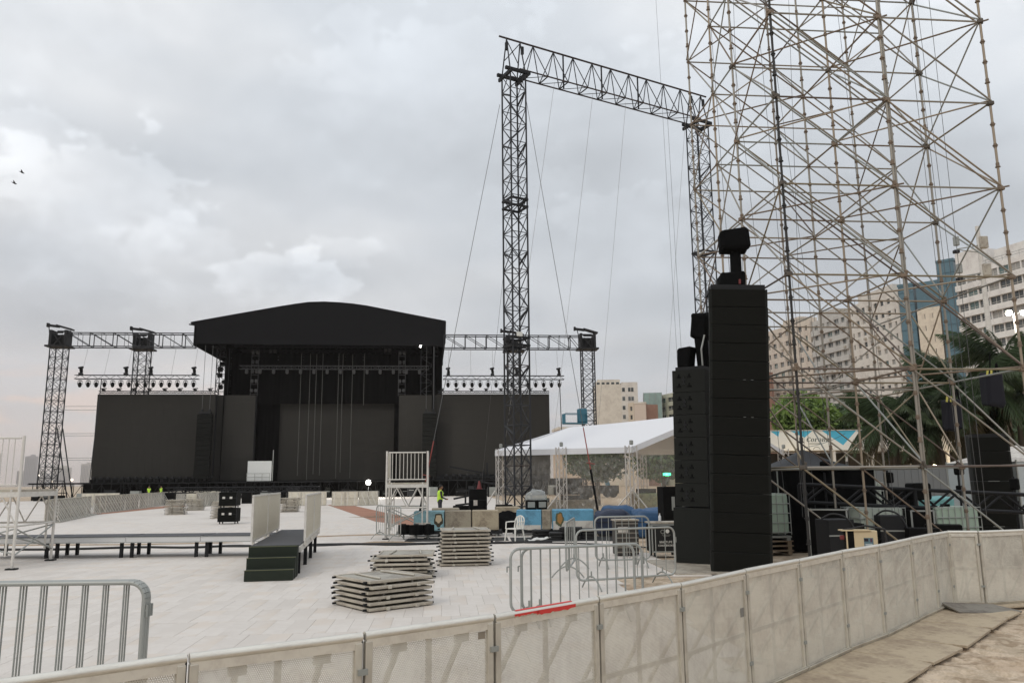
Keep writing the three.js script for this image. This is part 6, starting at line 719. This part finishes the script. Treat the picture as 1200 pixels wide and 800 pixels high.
// ================================================================ KIOSK, TREES AND PALMS ALONG THE PROMENADE
{
  const k = thing('kiosk', 'beach kiosk with white and blue fascia board behind the scaffold', 'kiosk', V(15.2, 0, -48), 0.02); const c = document.createElement('canvas'); c.width = 1024; c.height = 200; const x = c.getContext('2d'); x.fillStyle = '#e4e2da'; x.fillRect(0, 0, 1024, 200); x.fillStyle = '#4fb0cf'; for (const [a, b, e] of [[60, 150, 60], [250, 470, 70], [560, 900, 150], [900, 1000, 70]]) { x.beginPath(); x.moveTo(a, 0); x.lineTo(b, 0); x.lineTo((a + b) / 2 + 30, e); x.closePath(); x.fill(); } x.fillStyle = '#3f4a48'; x.font = 'italic bold 62px serif'; x.fillText('Corona', 400, 112); x.strokeStyle = '#8a8a80'; x.lineWidth = 6; x.beginPath(); x.arc(500, 200, 34, 3.3, 6.1); x.stroke(); x.fillStyle = '#77776c'; x.fillRect(430, 128, 120, 8); x.strokeStyle = '#3f5a66'; x.lineWidth = 4; x.beginPath(); x.moveTo(380, 170); x.quadraticCurveTo(600, 140, 790, 30); x.stroke(); const t = new THREE.CanvasTexture(c); t.colorSpace = THREE.SRGBColorSpace;
  new MB().box(3.2, 4.15, -2, 6.4, 1.18, 3.9).build('roof_box', M.whitePaint, k); const f = mesh('fascia', new THREE.PlaneGeometry(6.4, 1.18), new THREE.MeshStandardMaterial({ map: t, roughness: 0.7 }), k); f.position.set(3.2, 4.15, -0.045); new MB().box(3.2, 4.76, -2, 6.5, 0.05, 4).build('cap', M.whitePaint, k); for (const px of [0.15, 2.2, 4.2, 6.25]) for (const z of [-0.2, -3.8]) new MB().box(px, 1.78, z, 0.16, 3.56, 0.16).build('post', M.whiteSteel, k); new MB().box(3.2, 0.55, -0.6, 6, 1.1, 0.3).build('counter', std(0.16, 0.10, 0.06, 0.7), k); new MB().box(3.2, 1.75, -3.5, 6.2, 3.5, 0.1).build('back_wall', std(0.05, 0.045, 0.04, 0.8), k);
  const k2 = thing('kiosk', 'plain white roofed kiosk half hidden behind the palms', 'kiosk', V(21.8, 0, -48.6), 0.02); new MB().box(3.6, 3.95, -2, 7.2, 0.95, 3.9).build('roof_box', M.whitePaint, k2); new MB().box(3.6, 4.45, -2, 7.3, 0.05, 4).build('cap', M.whitePaint, k2); for (const px of [0.15, 2.4, 4.8, 7.0]) new MB().box(px, 1.74, -0.2, 0.16, 3.47, 0.16).build('post', M.whiteSteel, k2); new MB().box(3.6, 1.75, -3.5, 7, 3.5, 0.1).build('back_wall', std(0.10, 0.085, 0.07, 0.8), k2); new MB().box(3.6, 0.55, -0.6, 6.6, 1.1, 0.3).build('counter', std(0.2, 0.13, 0.08, 0.7), k2);
  for (const [px, d, y, lb, r] of [[17.2, 47.4, 2.3, 'small warm lamp glowing under the lettered kiosk roof', 0.05], [25.2, 47.9, 2.6, 'small warm lamp glowing under the plain kiosk roof', 0.07], [27.5, 48.0, 2.3, 'warm lamp glowing beside the palm trunks', 0.07]]) { const o = thing('hanging_lamp', lb, 'lamp', V(px, y, -d)); new MB().cyl(V(0, r, 0), V(0, 1.1, 0), 0.008).build('cord', M.cable, o); mesh('bulb', new THREE.SphereGeometry(r, 10, 8), std(1, 0.8, 0.5, 0.5, 0, { emissive: new THREE.Color(1, 0.78, 0.45), emissiveIntensity: 9 }), o); const p = new THREE.PointLight(new THREE.Color(1, 0.78, 0.45), 5, 0, 2); p.position.set(0, 0, r * 1.6); p.castShadow = true; o.add(p); }
  // a leafy tree: trunk, limbs, crown of many leaf clumps
  const leafG = (n, rx, ry, rz, size, sd, shell = 0.55) => { const pos = [], nor = []; let s = sd; const R = () => { s = (s * 1664525 + 1013904223) >>> 0; return s / 4294967296; }; for (let i = 0; i < n; i++) { const a = R() * 2 * PI, cz = R() * 2 - 1, q = Math.sqrt(1 - cz * cz), rad = shell + (1 - shell) * Math.pow(R(), 0.6), lump = 1 + 0.42 * fbm(Math.cos(a) * q * 1.7 + sd, cz * 1.7, Math.sin(a) * q * 1.7, 3), c = V(Math.cos(a) * q * rx, cz * ry, Math.sin(a) * q * rz).multiplyScalar(rad * lump); const u = V(R() - 0.5, R() - 0.5, R() - 0.5).normalize(), w = V(R() - 0.5, (R() - 0.5) * 0.6, R() - 0.5).cross(u).normalize(), l = size * (0.6 + 0.8 * R()); const A = c.clone().addScaledVector(u, l), B = c.clone().addScaledVector(w, l * 0.45), C = c.clone().addScaledVector(u, -l), D = c.clone().addScaledVector(w, -l * 0.45), nn = u.clone().cross(w); for (const v of [A, B, C, A, C, D]) { pos.push(v.x, v.y, v.z); nor.push(nn.x, nn.y, nn.z); } } const g = new THREE.BufferGeometry(); g.setAttribute('position', new THREE.Float32BufferAttribute(pos, 3)); g.setAttribute('normal', new THREE.Float32BufferAttribute(nor, 3)); return g; };
  const leafM = (r, g, b) => { const m = new THREE.MeshPhysicalMaterial({ roughness: 0.8, transmission: 0.3, thickness: 0, side: THREE.DoubleSide }); m.color.setRGB(r, g, b); return m; };
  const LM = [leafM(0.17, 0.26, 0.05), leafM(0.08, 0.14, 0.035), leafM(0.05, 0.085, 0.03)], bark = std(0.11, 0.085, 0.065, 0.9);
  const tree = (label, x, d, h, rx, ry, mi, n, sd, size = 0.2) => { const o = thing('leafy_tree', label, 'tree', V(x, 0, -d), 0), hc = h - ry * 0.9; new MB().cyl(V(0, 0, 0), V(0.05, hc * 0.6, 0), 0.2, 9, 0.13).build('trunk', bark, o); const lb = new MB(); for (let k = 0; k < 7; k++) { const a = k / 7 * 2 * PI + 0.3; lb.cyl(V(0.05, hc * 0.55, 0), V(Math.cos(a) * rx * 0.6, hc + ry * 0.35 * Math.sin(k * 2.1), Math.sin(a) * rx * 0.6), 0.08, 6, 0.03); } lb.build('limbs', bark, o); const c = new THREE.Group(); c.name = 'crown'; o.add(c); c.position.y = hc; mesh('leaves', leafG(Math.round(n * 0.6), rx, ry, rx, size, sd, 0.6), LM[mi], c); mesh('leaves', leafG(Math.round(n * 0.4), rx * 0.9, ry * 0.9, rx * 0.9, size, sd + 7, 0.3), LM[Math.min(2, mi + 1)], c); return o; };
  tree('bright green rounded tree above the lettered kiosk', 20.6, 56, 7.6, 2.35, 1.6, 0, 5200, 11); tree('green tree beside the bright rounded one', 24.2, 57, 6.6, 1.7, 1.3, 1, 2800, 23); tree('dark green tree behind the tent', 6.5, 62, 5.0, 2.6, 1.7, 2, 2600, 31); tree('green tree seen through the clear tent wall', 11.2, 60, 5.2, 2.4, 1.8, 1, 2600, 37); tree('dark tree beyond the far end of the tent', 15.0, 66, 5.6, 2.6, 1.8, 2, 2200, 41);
  tree('dark bushy tree among the palms', 31, 52, 6.4, 3.4, 2.2, 2, 4200, 43, 0.24); tree('dark bushy tree below the teal building', 26.5, 60, 7.6, 2.8, 2.0, 2, 3600, 47, 0.24); tree('dark dense tree at the edge past the palms', 37.5, 52, 8.4, 3.6, 2.6, 2, 4600, 53, 0.24);
  // coconut palms: curved trunk, arching fronds of separate leaflets
  const frond = (L, droop, sd) => { const pos = [], nor = []; let s = sd; const R = () => { s = (s * 1664525 + 1013904223) >>> 0; return s / 4294967296; }; const P = (t) => V(L * (t - 0.16 * t * t * droop), L * (0.42 * t - droop * 0.95 * t * t), 0); const N = 58; const tri = (A, B, C) => { const n = B.clone().sub(A).cross(C.clone().sub(A)).normalize(); for (const v of [A, B, C]) { pos.push(v.x, v.y, v.z); nor.push(n.x, n.y, n.z); } }; for (let i = 0; i < 8; i++) { const a = P(i / 8), b = P((i + 1) / 8), w = 0.03 * (1 - i / 9); tri(a.clone().add(V(0, 0, w)), a.clone().add(V(0, 0, -w)), b); tri(a.clone().add(V(0, w, 0)), a.clone().add(V(0, -w, 0)), b); } for (let i = 4; i < N; i++) { const t = i / N, p = P(t), d = P(Math.min(1, t + 0.02)).sub(p).normalize(), l = L * 0.27 * Math.sin(PI * Math.min(1, 0.12 + t * 0.85)) * (0.8 + 0.4 * R()); for (const sgn of [-1, 1]) { const e = V(d.x * 0.7, d.y * 0.6 - 0.55 - 0.55 * R(), sgn * (0.65 + 0.3 * R())).normalize(); const tip = p.clone().addScaledVector(e, l), m = p.clone().addScaledVector(e, l * 0.4).addScaledVector(d, 0.03); tip.y -= l * 0.22; tri(p, m, tip); tri(p, p.clone().addScaledVector(e, l * 0.4).addScaledVector(d, -0.025), tip); } } const g = new THREE.BufferGeometry(); g.setAttribute('position', new THREE.Float32BufferAttribute(pos, 3)); g.setAttribute('normal', new THREE.Float32BufferAttribute(nor, 3)); return g; };
  const FG = [0.45, 0.7, 0.95, 1.25].map((q, i) => frond(3.1, q, 101 + i * 7)), PM = [leafM(0.045, 0.08, 0.025), leafM(0.06, 0.09, 0.03), leafM(0.13, 0.10, 0.045)];
  const palm = (label, x, d, h, sc, lean, sd) => { const o = thing('palm_tree', label, 'palm', V(x, 0, -d), sd); const P = []; for (let k = 0; k <= 10; k++) { const t = k / 10; P.push(V(lean * t * t, h * t, 0)); } const tr = new MB(); for (let k = 0; k < 10; k++) tr.cyl(P[k], P[k + 1], 0.15 - 0.006 * k, 9, 0.145 - 0.006 * k); tr.build('trunk', std(0.15, 0.12, 0.09, 0.95), o); const c = new THREE.Group(); c.name = 'crown'; c.position.set(lean, h, 0); o.add(c); for (let k = 0; k < 34; k++) { const q = k % 4, m = mesh('frond', FG[q], q === 3 ? PM[2] : PM[k % 2], c); m.rotation.set(0, k * 2.39996 + sd, 0.55 - q * 0.28 + 0.1 * Math.sin(k * 5)); m.scale.setScalar(sc * 1.15 * (0.85 + 0.3 * Math.abs(Math.sin(k * 3.3 + sd)))); } return o; };
  palm('dark coconut palm with a full crown rising behind the scaffold', 19.9, 34.2, 5.6, 0.92, 0.3, 1.1); palm('coconut palm with drooping dry fronds beside the kiosk', 16.9, 35.5, 4.3, 0.85, -0.3, 2.3); palm('low coconut palm between the scaffold posts', 18.6, 34.6, 4.0, 0.8, 0.2, 3.7); palm('coconut palm at the far side of the scaffold', 22.4, 35.2, 4.9, 0.9, 0.1, 5.2); palm('tall coconut palm before the white banded building', 27.5, 44, 8.2, 1.0, 0.4, 4.4);
  // street lamp and camera mast
  const sl = thing('street_lamp', 'street lamp with two lit heads before the banded building', 'street lamp', V(38.9, 0, -60), 0); new MB().cyl(V(0, 0, 0), V(0, 14.3, 0), 0.14, 10, 0.08).build('pole', M.whiteSteel, sl); for (const s of [-1, 1]) { new MB().cyl(V(0, 14.2, 0), V(s * 0.45, 14.4, 0.2), 0.04).rbox(s * 0.6, 14.42, 0.25, 0.5, 0.2, 0.34, 0.06).build('lamp_head', M.galvDull, sl); mesh('glowing_face', new THREE.SphereGeometry(0.22, 12, 8), std(1, 1, 1, 0.5, 0, { emissive: new THREE.Color(1, 0.93, 0.82), emissiveIntensity: 6 }), sl).position.set(s * 0.6, 14.28, 0.3); const p = new THREE.PointLight(new THREE.Color(1, 0.92, 0.8), 30, 0, 2); p.position.set(s * 0.6, 14.2, 0.66); p.castShadow = true; sl.add(p); }
  const mast = thing('camera_mast', 'tall white mast carrying cameras and floodlight boxes on arms', 'mast', V(43, 0, -70)); new MB().cyl(V(0, 0, 0), V(0, 24.6, 0), 0.32, 12, 0.18).build('pole', M.whiteSteel, mast); for (const y of [22.8, 20.2]) { new MB().cyl(V(0, y, 0), V(-2.2, y - 0.4, 0.2), 0.06).cyl(V(0, y - 0.7, 0), V(-2.2, y - 0.45, 0.2), 0.05).build('arm', M.galv, mast); new MB().rbox(-2.2, y + 0.35, 0.2, 0.42, 0.85, 0.4, 0.05).build('camera_box', M.galvDull, mast); new MB().rbox(-2.3, y - 0.65, 0.2, 0.5, 0.3, 0.4, 0.05).build('floodlight', M.blackSteel, mast); new MB().rbox(0.25, y + 0.2, 0.2, 0.7, 1.1, 0.5, 0.05).build('junction_box', M.panelGreyB, mast); }
}

// ================================================================ BUILDINGS OF THE AVENUE
const GL = [std(0.05, 0.058, 0.06, 0.15), std(0.11, 0.12, 0.12, 0.25), std(0.30, 0.29, 0.27, 0.5), std(0.10, 0.16, 0.155, 0.2)];
function buildingBlock(label, pts, H, floors, bays, opt) {
  // pts: visible facade end points [x, depth]; opt: wall colour, band, setback, side bays
  const [[ax, ad], [bx, bd]] = pts, w = Math.hypot(bx - ax, bd - ad), turn = Math.atan2(bd - ad, bx - ax), o = thing('apartment_building', label, 'building', V(ax, 0, -ad), turn), dp = opt.depth ?? 16, fh = (H - (opt.base ?? 4)) / floors, y0 = opt.base ?? 4, rec = opt.recess ?? 0.35, wm = opt.wall;
  new MB().box(w / 2, H / 2, -dp / 2 - rec, w - 0.02, H, dp).build('wall', opt.core ?? wm, o);
  const bw = w / bays, wh = fh * (opt.wh ?? 0.52), ww = bw * (opt.ww ?? 0.7);
  for (let f = 0; f <= floors; f++) { const y = y0 + f * fh, hb = fh - wh; if (f === floors) new MB().box(w / 2, (y - hb * 0.5 + H + 0.6) / 2, -rec / 2 + 0.01, w, H + 0.6 - y + hb * 0.5, rec).build('parapet', wm, o); else new MB().box(w / 2, y, -rec / 2 + (opt.slab ? 0.25 : 0.01), w, hb, rec + (opt.slab ? 0.5 : 0)).build('spandrel', wm, o); }
  new MB().box(w / 2, (y0 - fh * 0.24) / 2, -rec / 2, w, y0 - fh * 0.24, rec).build('ground_storey', opt.ground ?? wm, o);
  const pg = new THREE.BoxGeometry(bw - ww, H - y0, rec * 0.9), gg = new THREE.BoxGeometry(ww * 0.98, wh * 0.99, 0.05), mg = new THREE.BoxGeometry(0.09, wh, 0.07), sg = new THREE.BoxGeometry(ww, 0.08, 0.07);
  if (bw - ww > 0.12) for (let b = 0; b <= bays; b++) { const m = mesh('pier', pg, wm, o); m.position.set(Math.min(w - (bw - ww) / 2, Math.max((bw - ww) / 2, b * bw)), y0 + (H - y0) / 2, -rec * 0.5); }
  let s = Math.round(ax * 13 + ad * 7) >>> 0; const R = () => { s = (s * 1664525 + 1013904223) >>> 0; return s / 4294967296; };
  for (let f = 0; f < floors; f++) for (let b = 0; b < bays; b++) { const q = R(), g = mesh('window', gg, q < 0.42 ? GL[0] : q < 0.66 ? GL[1] : q < 0.9 ? GL[2] : GL[3], o); g.position.set((b + 0.5) * bw, y0 + (f + 0.5) * fh, -rec + 0.03); if (opt.mull) { mesh('mullion', mg, opt.frame ?? M.whitePaint, g).position.set(0, 0, 0.05); mesh('sash_rail', sg, opt.frame ?? M.whitePaint, g).position.set(0, -wh * 0.18, 0.05); } }
  if (opt.side) { // windows on the end wall at the facade's first point
    const n = opt.side, sw = dp / n; for (let f = 0; f < floors; f++) for (let b = 0; b < n; b++) { const g = mesh('window', new THREE.BoxGeometry(0.06, wh * 0.8, sw * 0.4), GL[(f * 3 + b) % 3 === 0 ? 1 : 0], o); g.position.set(-0.012, y0 + (f + 0.55) * fh, -rec - (b + 0.5) * sw); } }
  if (opt.top) for (const [x, z, tw, th, td] of opt.top) { new MB().box(x * w, H + 0.6 + th / 2, -z, tw, th, td).build('roof_house', wm, o); }
  if (opt.clutter) for (let f = 1; f < floors; f++) for (let b = 0; b < bays; b++) if (R() < 0.22) { const m = mesh('air_conditioner', unitBox, M.panelGreyB, o); m.scale.set(0.7, 0.5, 0.5); m.position.set((b + 0.2 + 0.6 * R()) * bw, y0 + f * fh - 0.1, 0.26 + (opt.slab ? 0.3 : 0)); }
  if (opt.railTop || opt.clutter) for (let q = 0; q < 5; q++) { const x = w * (0.1 + 0.2 * q), m = mesh(q % 2 ? 'water_tank' : 'antenna', unitBox, q % 2 ? M.panelGreyB : M.galvDull, o), hh = q % 2 ? 1.6 : 3.5; m.scale.set(q % 2 ? 2.2 : 0.12, hh, q % 2 ? 2.2 : 0.12); m.position.set(x, H + 0.6 + hh / 2, -2 - 3 * R()); }
  if (opt.railTop) { const rl = new MB(); for (let x = 0; x <= w; x += 2) rl.cyl(V(x, H + 0.5, -0.2), V(x, H + 1.7, -0.2), 0.05, 4); rl.cyl(V(0, H + 1.7, -0.2), V(w, H + 1.7, -0.2), 0.05, 4).cyl(V(0, H + 1.1, -0.2), V(w, H + 1.1, -0.2), 0.04, 4).build('roof_rail', M.galvDull, o); }
  return o;
}
{
  const white = std(0.66, 0.63, 0.59, 0.8, 0, { map: T.grimeWide }), beige = std(0.62, 0.55, 0.47, 0.8, 0, { map: T.grimeWide }), grey = std(0.50, 0.49, 0.465, 0.8, 0, { map: T.grimeWide }), pale = std(0.66, 0.625, 0.575, 0.8, 0, { map: T.grimeWide }), sand = std(0.68, 0.60, 0.49, 0.8, 0, { map: T.grimeWide }), teal = std(0.09, 0.17, 0.215, 0.35, 0, { map: T.grimeWide }), brick = std(0.34, 0.20, 0.15, 0.85, 0, { map: T.grimeWide }), bandW = std(0.76, 0.74, 0.71, 0.8, 0, { map: T.grimeWide });
  buildingBlock('white apartment building with long bands of windows and roof rail', [[101.2, 175], [114.5, 134]], 46.8, 14, 16, { wall: bandW, slab: true, wh: 0.58, ww: 0.9, mull: true, depth: 18, top: [[0.08, 3, 6, 4.5, 6], [0.30, 6, 9, 3.5, 7], [0.62, 5, 12, 4.2, 8]], railTop: true, tank: true });
  // teal slab tower with a sand coloured window face
  buildingBlock('sand coloured tower face with small paired windows between the teal slabs', [[94.9, 181.2], [98.3, 177.6]], 40.0, 13, 2, { wall: sand, wh: 0.42, ww: 0.38, depth: 9, recess: 0.2 });
  const jm = std(0.05, 0.11, 0.15, 0.5), slabT = (label, ax, ad, bx, bd, H, dp) => { const W = Math.hypot(bx - ax, bd - ad), t = thing('teal_tower', label, 'building', V(ax, 0, -ad), Math.atan2(bd - ad, bx - ax)); new MB().box(W / 2, H / 2, -dp / 2, W, H, dp).build('slab', teal, t); for (let k = 1; k * 3 < H; k++) { new MB().box(W / 2, k * 3, 0.03, W, 0.12, 0.1).build('joint_strip', jm, t); new MB().box(-0.03, k * 3, -dp / 2, 0.1, 0.12, dp).build('joint_strip', jm, t); } new MB().box(W / 2, H + 0.3, -dp / 2, W + 0.3, 0.6, dp + 0.3).build('cap', teal, t); return [t, W]; };
  slabT('narrow teal tiled slab beside the pale building with square windows', 92.4, 184, 94.7, 181.6, 46.6, 12); const [t2] = slabT('taller teal tiled slab joining the white banded building', 98.5, 177.4, 101.0, 174.9, 50.6, 14); new MB().box(-2.3, 43.6, -1.2, 5.6, 6.6, 1.6).build('bridge_band', teal, t2);
  buildingBlock('pale apartment building with square windows beside the teal slab', [[89.6, 206], [93.2, 186]], 46.0, 14, 8, { wall: pale, wh: 0.42, ww: 0.5, depth: 16, side: 3, top: [[0.5, 4, 14, 2.2, 6]], clutter: true });
  buildingBlock('grey apartment building with wide glazed bays and planted roof', [[85.8, 222], [89.4, 206.6]], 45.2, 14, 5, { wall: grey, wh: 0.5, ww: 0.66, depth: 18, mull: true, slab: true, top: [[0.4, 3, 8, 2.0, 5]], clutter: true });
  buildingBlock('beige apartment building with glazed top storey beside the loudspeaker column', [[79.0, 243], [85.5, 222.6]], 46.2, 14, 7, { wall: beige, wh: 0.48, ww: 0.55, depth: 18, side: 2, mull: true, top: [[0.5, 5, 8, 2.4, 6]], clutter: true });
  buildingBlock('far pink building beyond the beige one beside the loudspeaker column', [[72, 264], [78.8, 243.6]], 44, 13, 6, { wall: sand, wh: 0.45, ww: 0.5, depth: 16, side: 2 });
  // groups farther along the avenue, above the tent
  const plainW = std(0.66, 0.61, 0.53, 0.85, 0, { map: T.grimeWide });
  const a = thing('apartment_building', 'tall white building with blank side wall and windowed edge above the tent', 'building', V(27.6, 0, -262), -0.05); new MB().box(4.3, 16.6, -7, 8.6, 33.2, 14).build('blank_wall', plainW, a); new MB().box(11.3, 17, -6, 5.4, 34, 12).build('wall', pale, a); new MB().box(4.6, 34.2, -7, 7.6, 2, 10).build('roof_house', plainW, a); for (let k = 0; k < 5; k++) new MB().box(1 + k * 1.6, 33.7, 0.05, 1.0, 0.7, 0.1).build('window', GL[0], a); for (let f = 0; f < 10; f++) for (const [x, w2] of [[9.3, 0.9], [11.2, 0.8], [12.2, 0.8]]) new MB().box(x, 31.5 - f * 3, 0.03, w2, 1.3, 0.12).build('window', GL[f % 2], a);
  buildingBlock('low beige building with brick red window bands above the tent', [[29.0, 285], [39.6, 258]], 26.4, 8, 9, { wall: std(0.60, 0.52, 0.42, 0.85), core: brick, wh: 0.5, ww: 0.66, depth: 10 }); { const e = thing('building_end', 'plain pink end wall of the low beige building above the tent', 'building', V(39.7, 0, -258), -0.2); new MB().box(1.9, 13.2, -5, 3.7, 26.4, 10).build('wall', std(0.60, 0.50, 0.42, 0.85), e); new MB().box(1.9, 26.7, -5, 3.9, 0.5, 10.2).build('cap', plainW, e); }
  const g = thing('netted_building', 'building wrapped in pale green scaffold netting', 'building', V(43.5, 0, -262), -0.15); new MB().box(3, 15.2, -6, 6, 30.4, 12).build('net', std(0.27, 0.37, 0.35, 0.8, 0, { map: T.grimeWide }), g); for (let k = 0; k < 4; k++) new MB().box(k * 2, 15.2, 0.06, 0.12, 30.6, 0.1).build('pole', M.galvDull, g);
  buildingBlock('green tinted building with wide windows beside the loudspeaker stack', [[49.6, 268], [55.0, 254]], 29.5, 9, 3, { wall: std(0.50, 0.50, 0.40, 0.85, 0, { map: T.grimeWide }), wh: 0.5, ww: 0.7, depth: 10, mull: true }); buildingBlock('brick red building with pale frames touching the loudspeaker stack', [[55.4, 253], [66, 228]], 33.0, 10, 6, { wall: brick, wh: 0.5, ww: 0.5, depth: 12, frame: bandW, mull: true, top: [[0.15, 3, 3.6, 2.6, 4]] });
  const bl = thing('blue_lift', 'blue boom lift standing behind the tent roof', 'lift', V(9.7, 0, -92), 0.2); const bm = std(0.035, 0.14, 0.20, 0.6); new MB().box(0, 0.9, 0, 4.2, 0.9, 2.2).build('chassis', M.blackSteel, bl); for (const x of [-1.4, 1.4]) for (const z of [-1, 1]) new MB().cyl(V(x, 0.5, z * 0.9), V(x, 0.5, z * 1.25), 0.5, 14).build('wheel', M.rubber, bl); new MB().cyl(V(1.2, 1.3, 0), V(-1.0, 7.2, 0), 0.28, 8).cyl(V(-1.0, 7.2, 0), V(-3.2, 7.6, 0), 0.2, 8).build('boom', bm, bl); new MB().box(-2.6, 8.4, 0, 2.6, 0.12, 1.4).box(-2.6, 9.5, 0.7, 2.6, 0.08, 0.06).box(-2.6, 9.5, -0.7, 2.6, 0.08, 0.06).box(-1.3, 8.95, 0, 0.06, 1.1, 1.4).box(-3.9, 8.95, 0, 0.06, 1.1, 1.4).build('basket', bm, bl); new MB().rbox(-1.7, 9.3, 0, 1.0, 1.6, 0.9, 0.1).build('control_box', bm, bl);
  const bb = thing('low_building', 'low pinkish building behind the blue boom lift', 'building', V(11, 0, -190), 0.1); new MB().box(5, 7, -5, 10, 14, 10).build('wall', std(0.62, 0.5, 0.4, 0.85), bb); new MB().box(5, 14.3, -5, 10.4, 0.6, 10.4).build('cap', plainW, bb); for (let k = 0; k < 4; k++) new MB().box(1.4 + k * 2.4, 11.6, 0.03, 1.2, 1.4, 0.1).build('window', GL[1], bb);
  // town across the water
  const far = [[-975, 1500, 17, 62, 'tall pale slab tower with ribbed face at the shore', 1], [-905, 1500, 18, 56, 'lone grey tower standing in the far town', 2], [-880, 1560, 30, 36, 'wide pale block in the far town', 0], [-940, 1560, 44, 30, 'long low block at the foot of the ribbed tower', 0], [-862, 1620, 22, 44, 'square pale block beside the wide one in the far town', 0], [-812, 1580, 46, 44, 'broad cream block behind the seaward tower', 1], [-770, 1600, 40, 50, 'broad cream block next to the seaward screen', 1], [-1010, 1700, 70, 24, 'low wide block beyond the ribbed tower', 2], [-850, 1900, 120, 26, 'long grey range of roofs behind the far town', 2], [-760, 1700, 26, 40, 'small pale block half hidden by the seaward screen', 0]];
  const FM = [std(0.50, 0.46, 0.42, 0.9), std(0.58, 0.54, 0.48, 0.9), std(0.34, 0.33, 0.34, 0.9)];
  for (const row of far) { const [x, d, w, h] = row.slice(0, 4).map((q) => q * 2.6), [, , , , lb, mi] = row; const o = thing('distant_building', lb, 'building', V(x, 0, -d), 0.35); new MB().box(0, h / 2, 0, w, h, 50).build('wall', FM[mi], o); const nb = Math.max(2, Math.round(w / 7)); for (let k = 0; k < nb; k++) new MB().box(-w / 2 + (k + 0.5) * w / nb, h * 0.5, 25.2, w / nb * 0.4, h * 0.86, 0.6).build('window_strip', std(0.16, 0.16, 0.17, 0.5), o); new MB().box(w * 0.1, h + 4, 0, w * 0.4, 8, 20).build('roof_house', FM[mi], o); }
  for (const [x, d, y] of [[-830, 1400, 20], [-760, 1380, 12], [-690, 1380, 19], [-600, 1380, 18], [-800, 1390, 10]]) { const o = thing('shore_lamp', 'distant lit street lamp on the shore of the far town', 'street lamp', V(x, 0, -d), 0, 'distant shore lamps'); new MB().cyl(V(0, 0, 0), V(0, y, 0), 0.4, 6).build('pole', M.galvDull, o); mesh('glowing_head', new THREE.SphereGeometry(2.0, 10, 8), std(1, 1, 1, 0.5, 0, { emissive: new THREE.Color(1, 0.86, 0.68), emissiveIntensity: 3.2 }), o).position.set(0, y, 0); }
  // two birds
  for (const [x, y, d, s] of [[-52.9, 33.7, 80, 1], [-52.2, 34.9, 80, 0.95]]) { const o = thing('bird', 'small dark bird gliding in the open sky', 'bird', V(x, y, -d), 0.4, 'two gliding birds'); const body = new THREE.SphereGeometry(0.09, 10, 8); body.scale(2.6, 0.8, 0.9); mesh('body', body, std(0.03, 0.03, 0.035, 0.8), o); for (const q of [-1, 1]) { const sh = new THREE.Shape([[0.12, 0], [0.02, 0.5], [-0.1, 0.75], [-0.12, 0.4], [-0.12, 0]].map(([a, b]) => new THREE.Vector2(a, b * q * 0.75))); const g2 = new THREE.ExtrudeGeometry(sh, { depth: 0.012, bevelEnabled: false }); g2.rotateX(-PI / 2); const m = mesh('wing', g2, std(0.03, 0.03, 0.035, 0.8), o); m.rotation.x = q * 0.25; } new MB().box(-0.26, 0, 0, 0.16, 0.015, 0.1).build('tail', std(0.03, 0.03, 0.035, 0.8), o); o.rotation.z = -0.35; }
}
scene.fog = new THREE.FogExp2(new THREE.Color(0.86, 0.80, 0.76), 0.00014);
renderer.render(scene, camera);
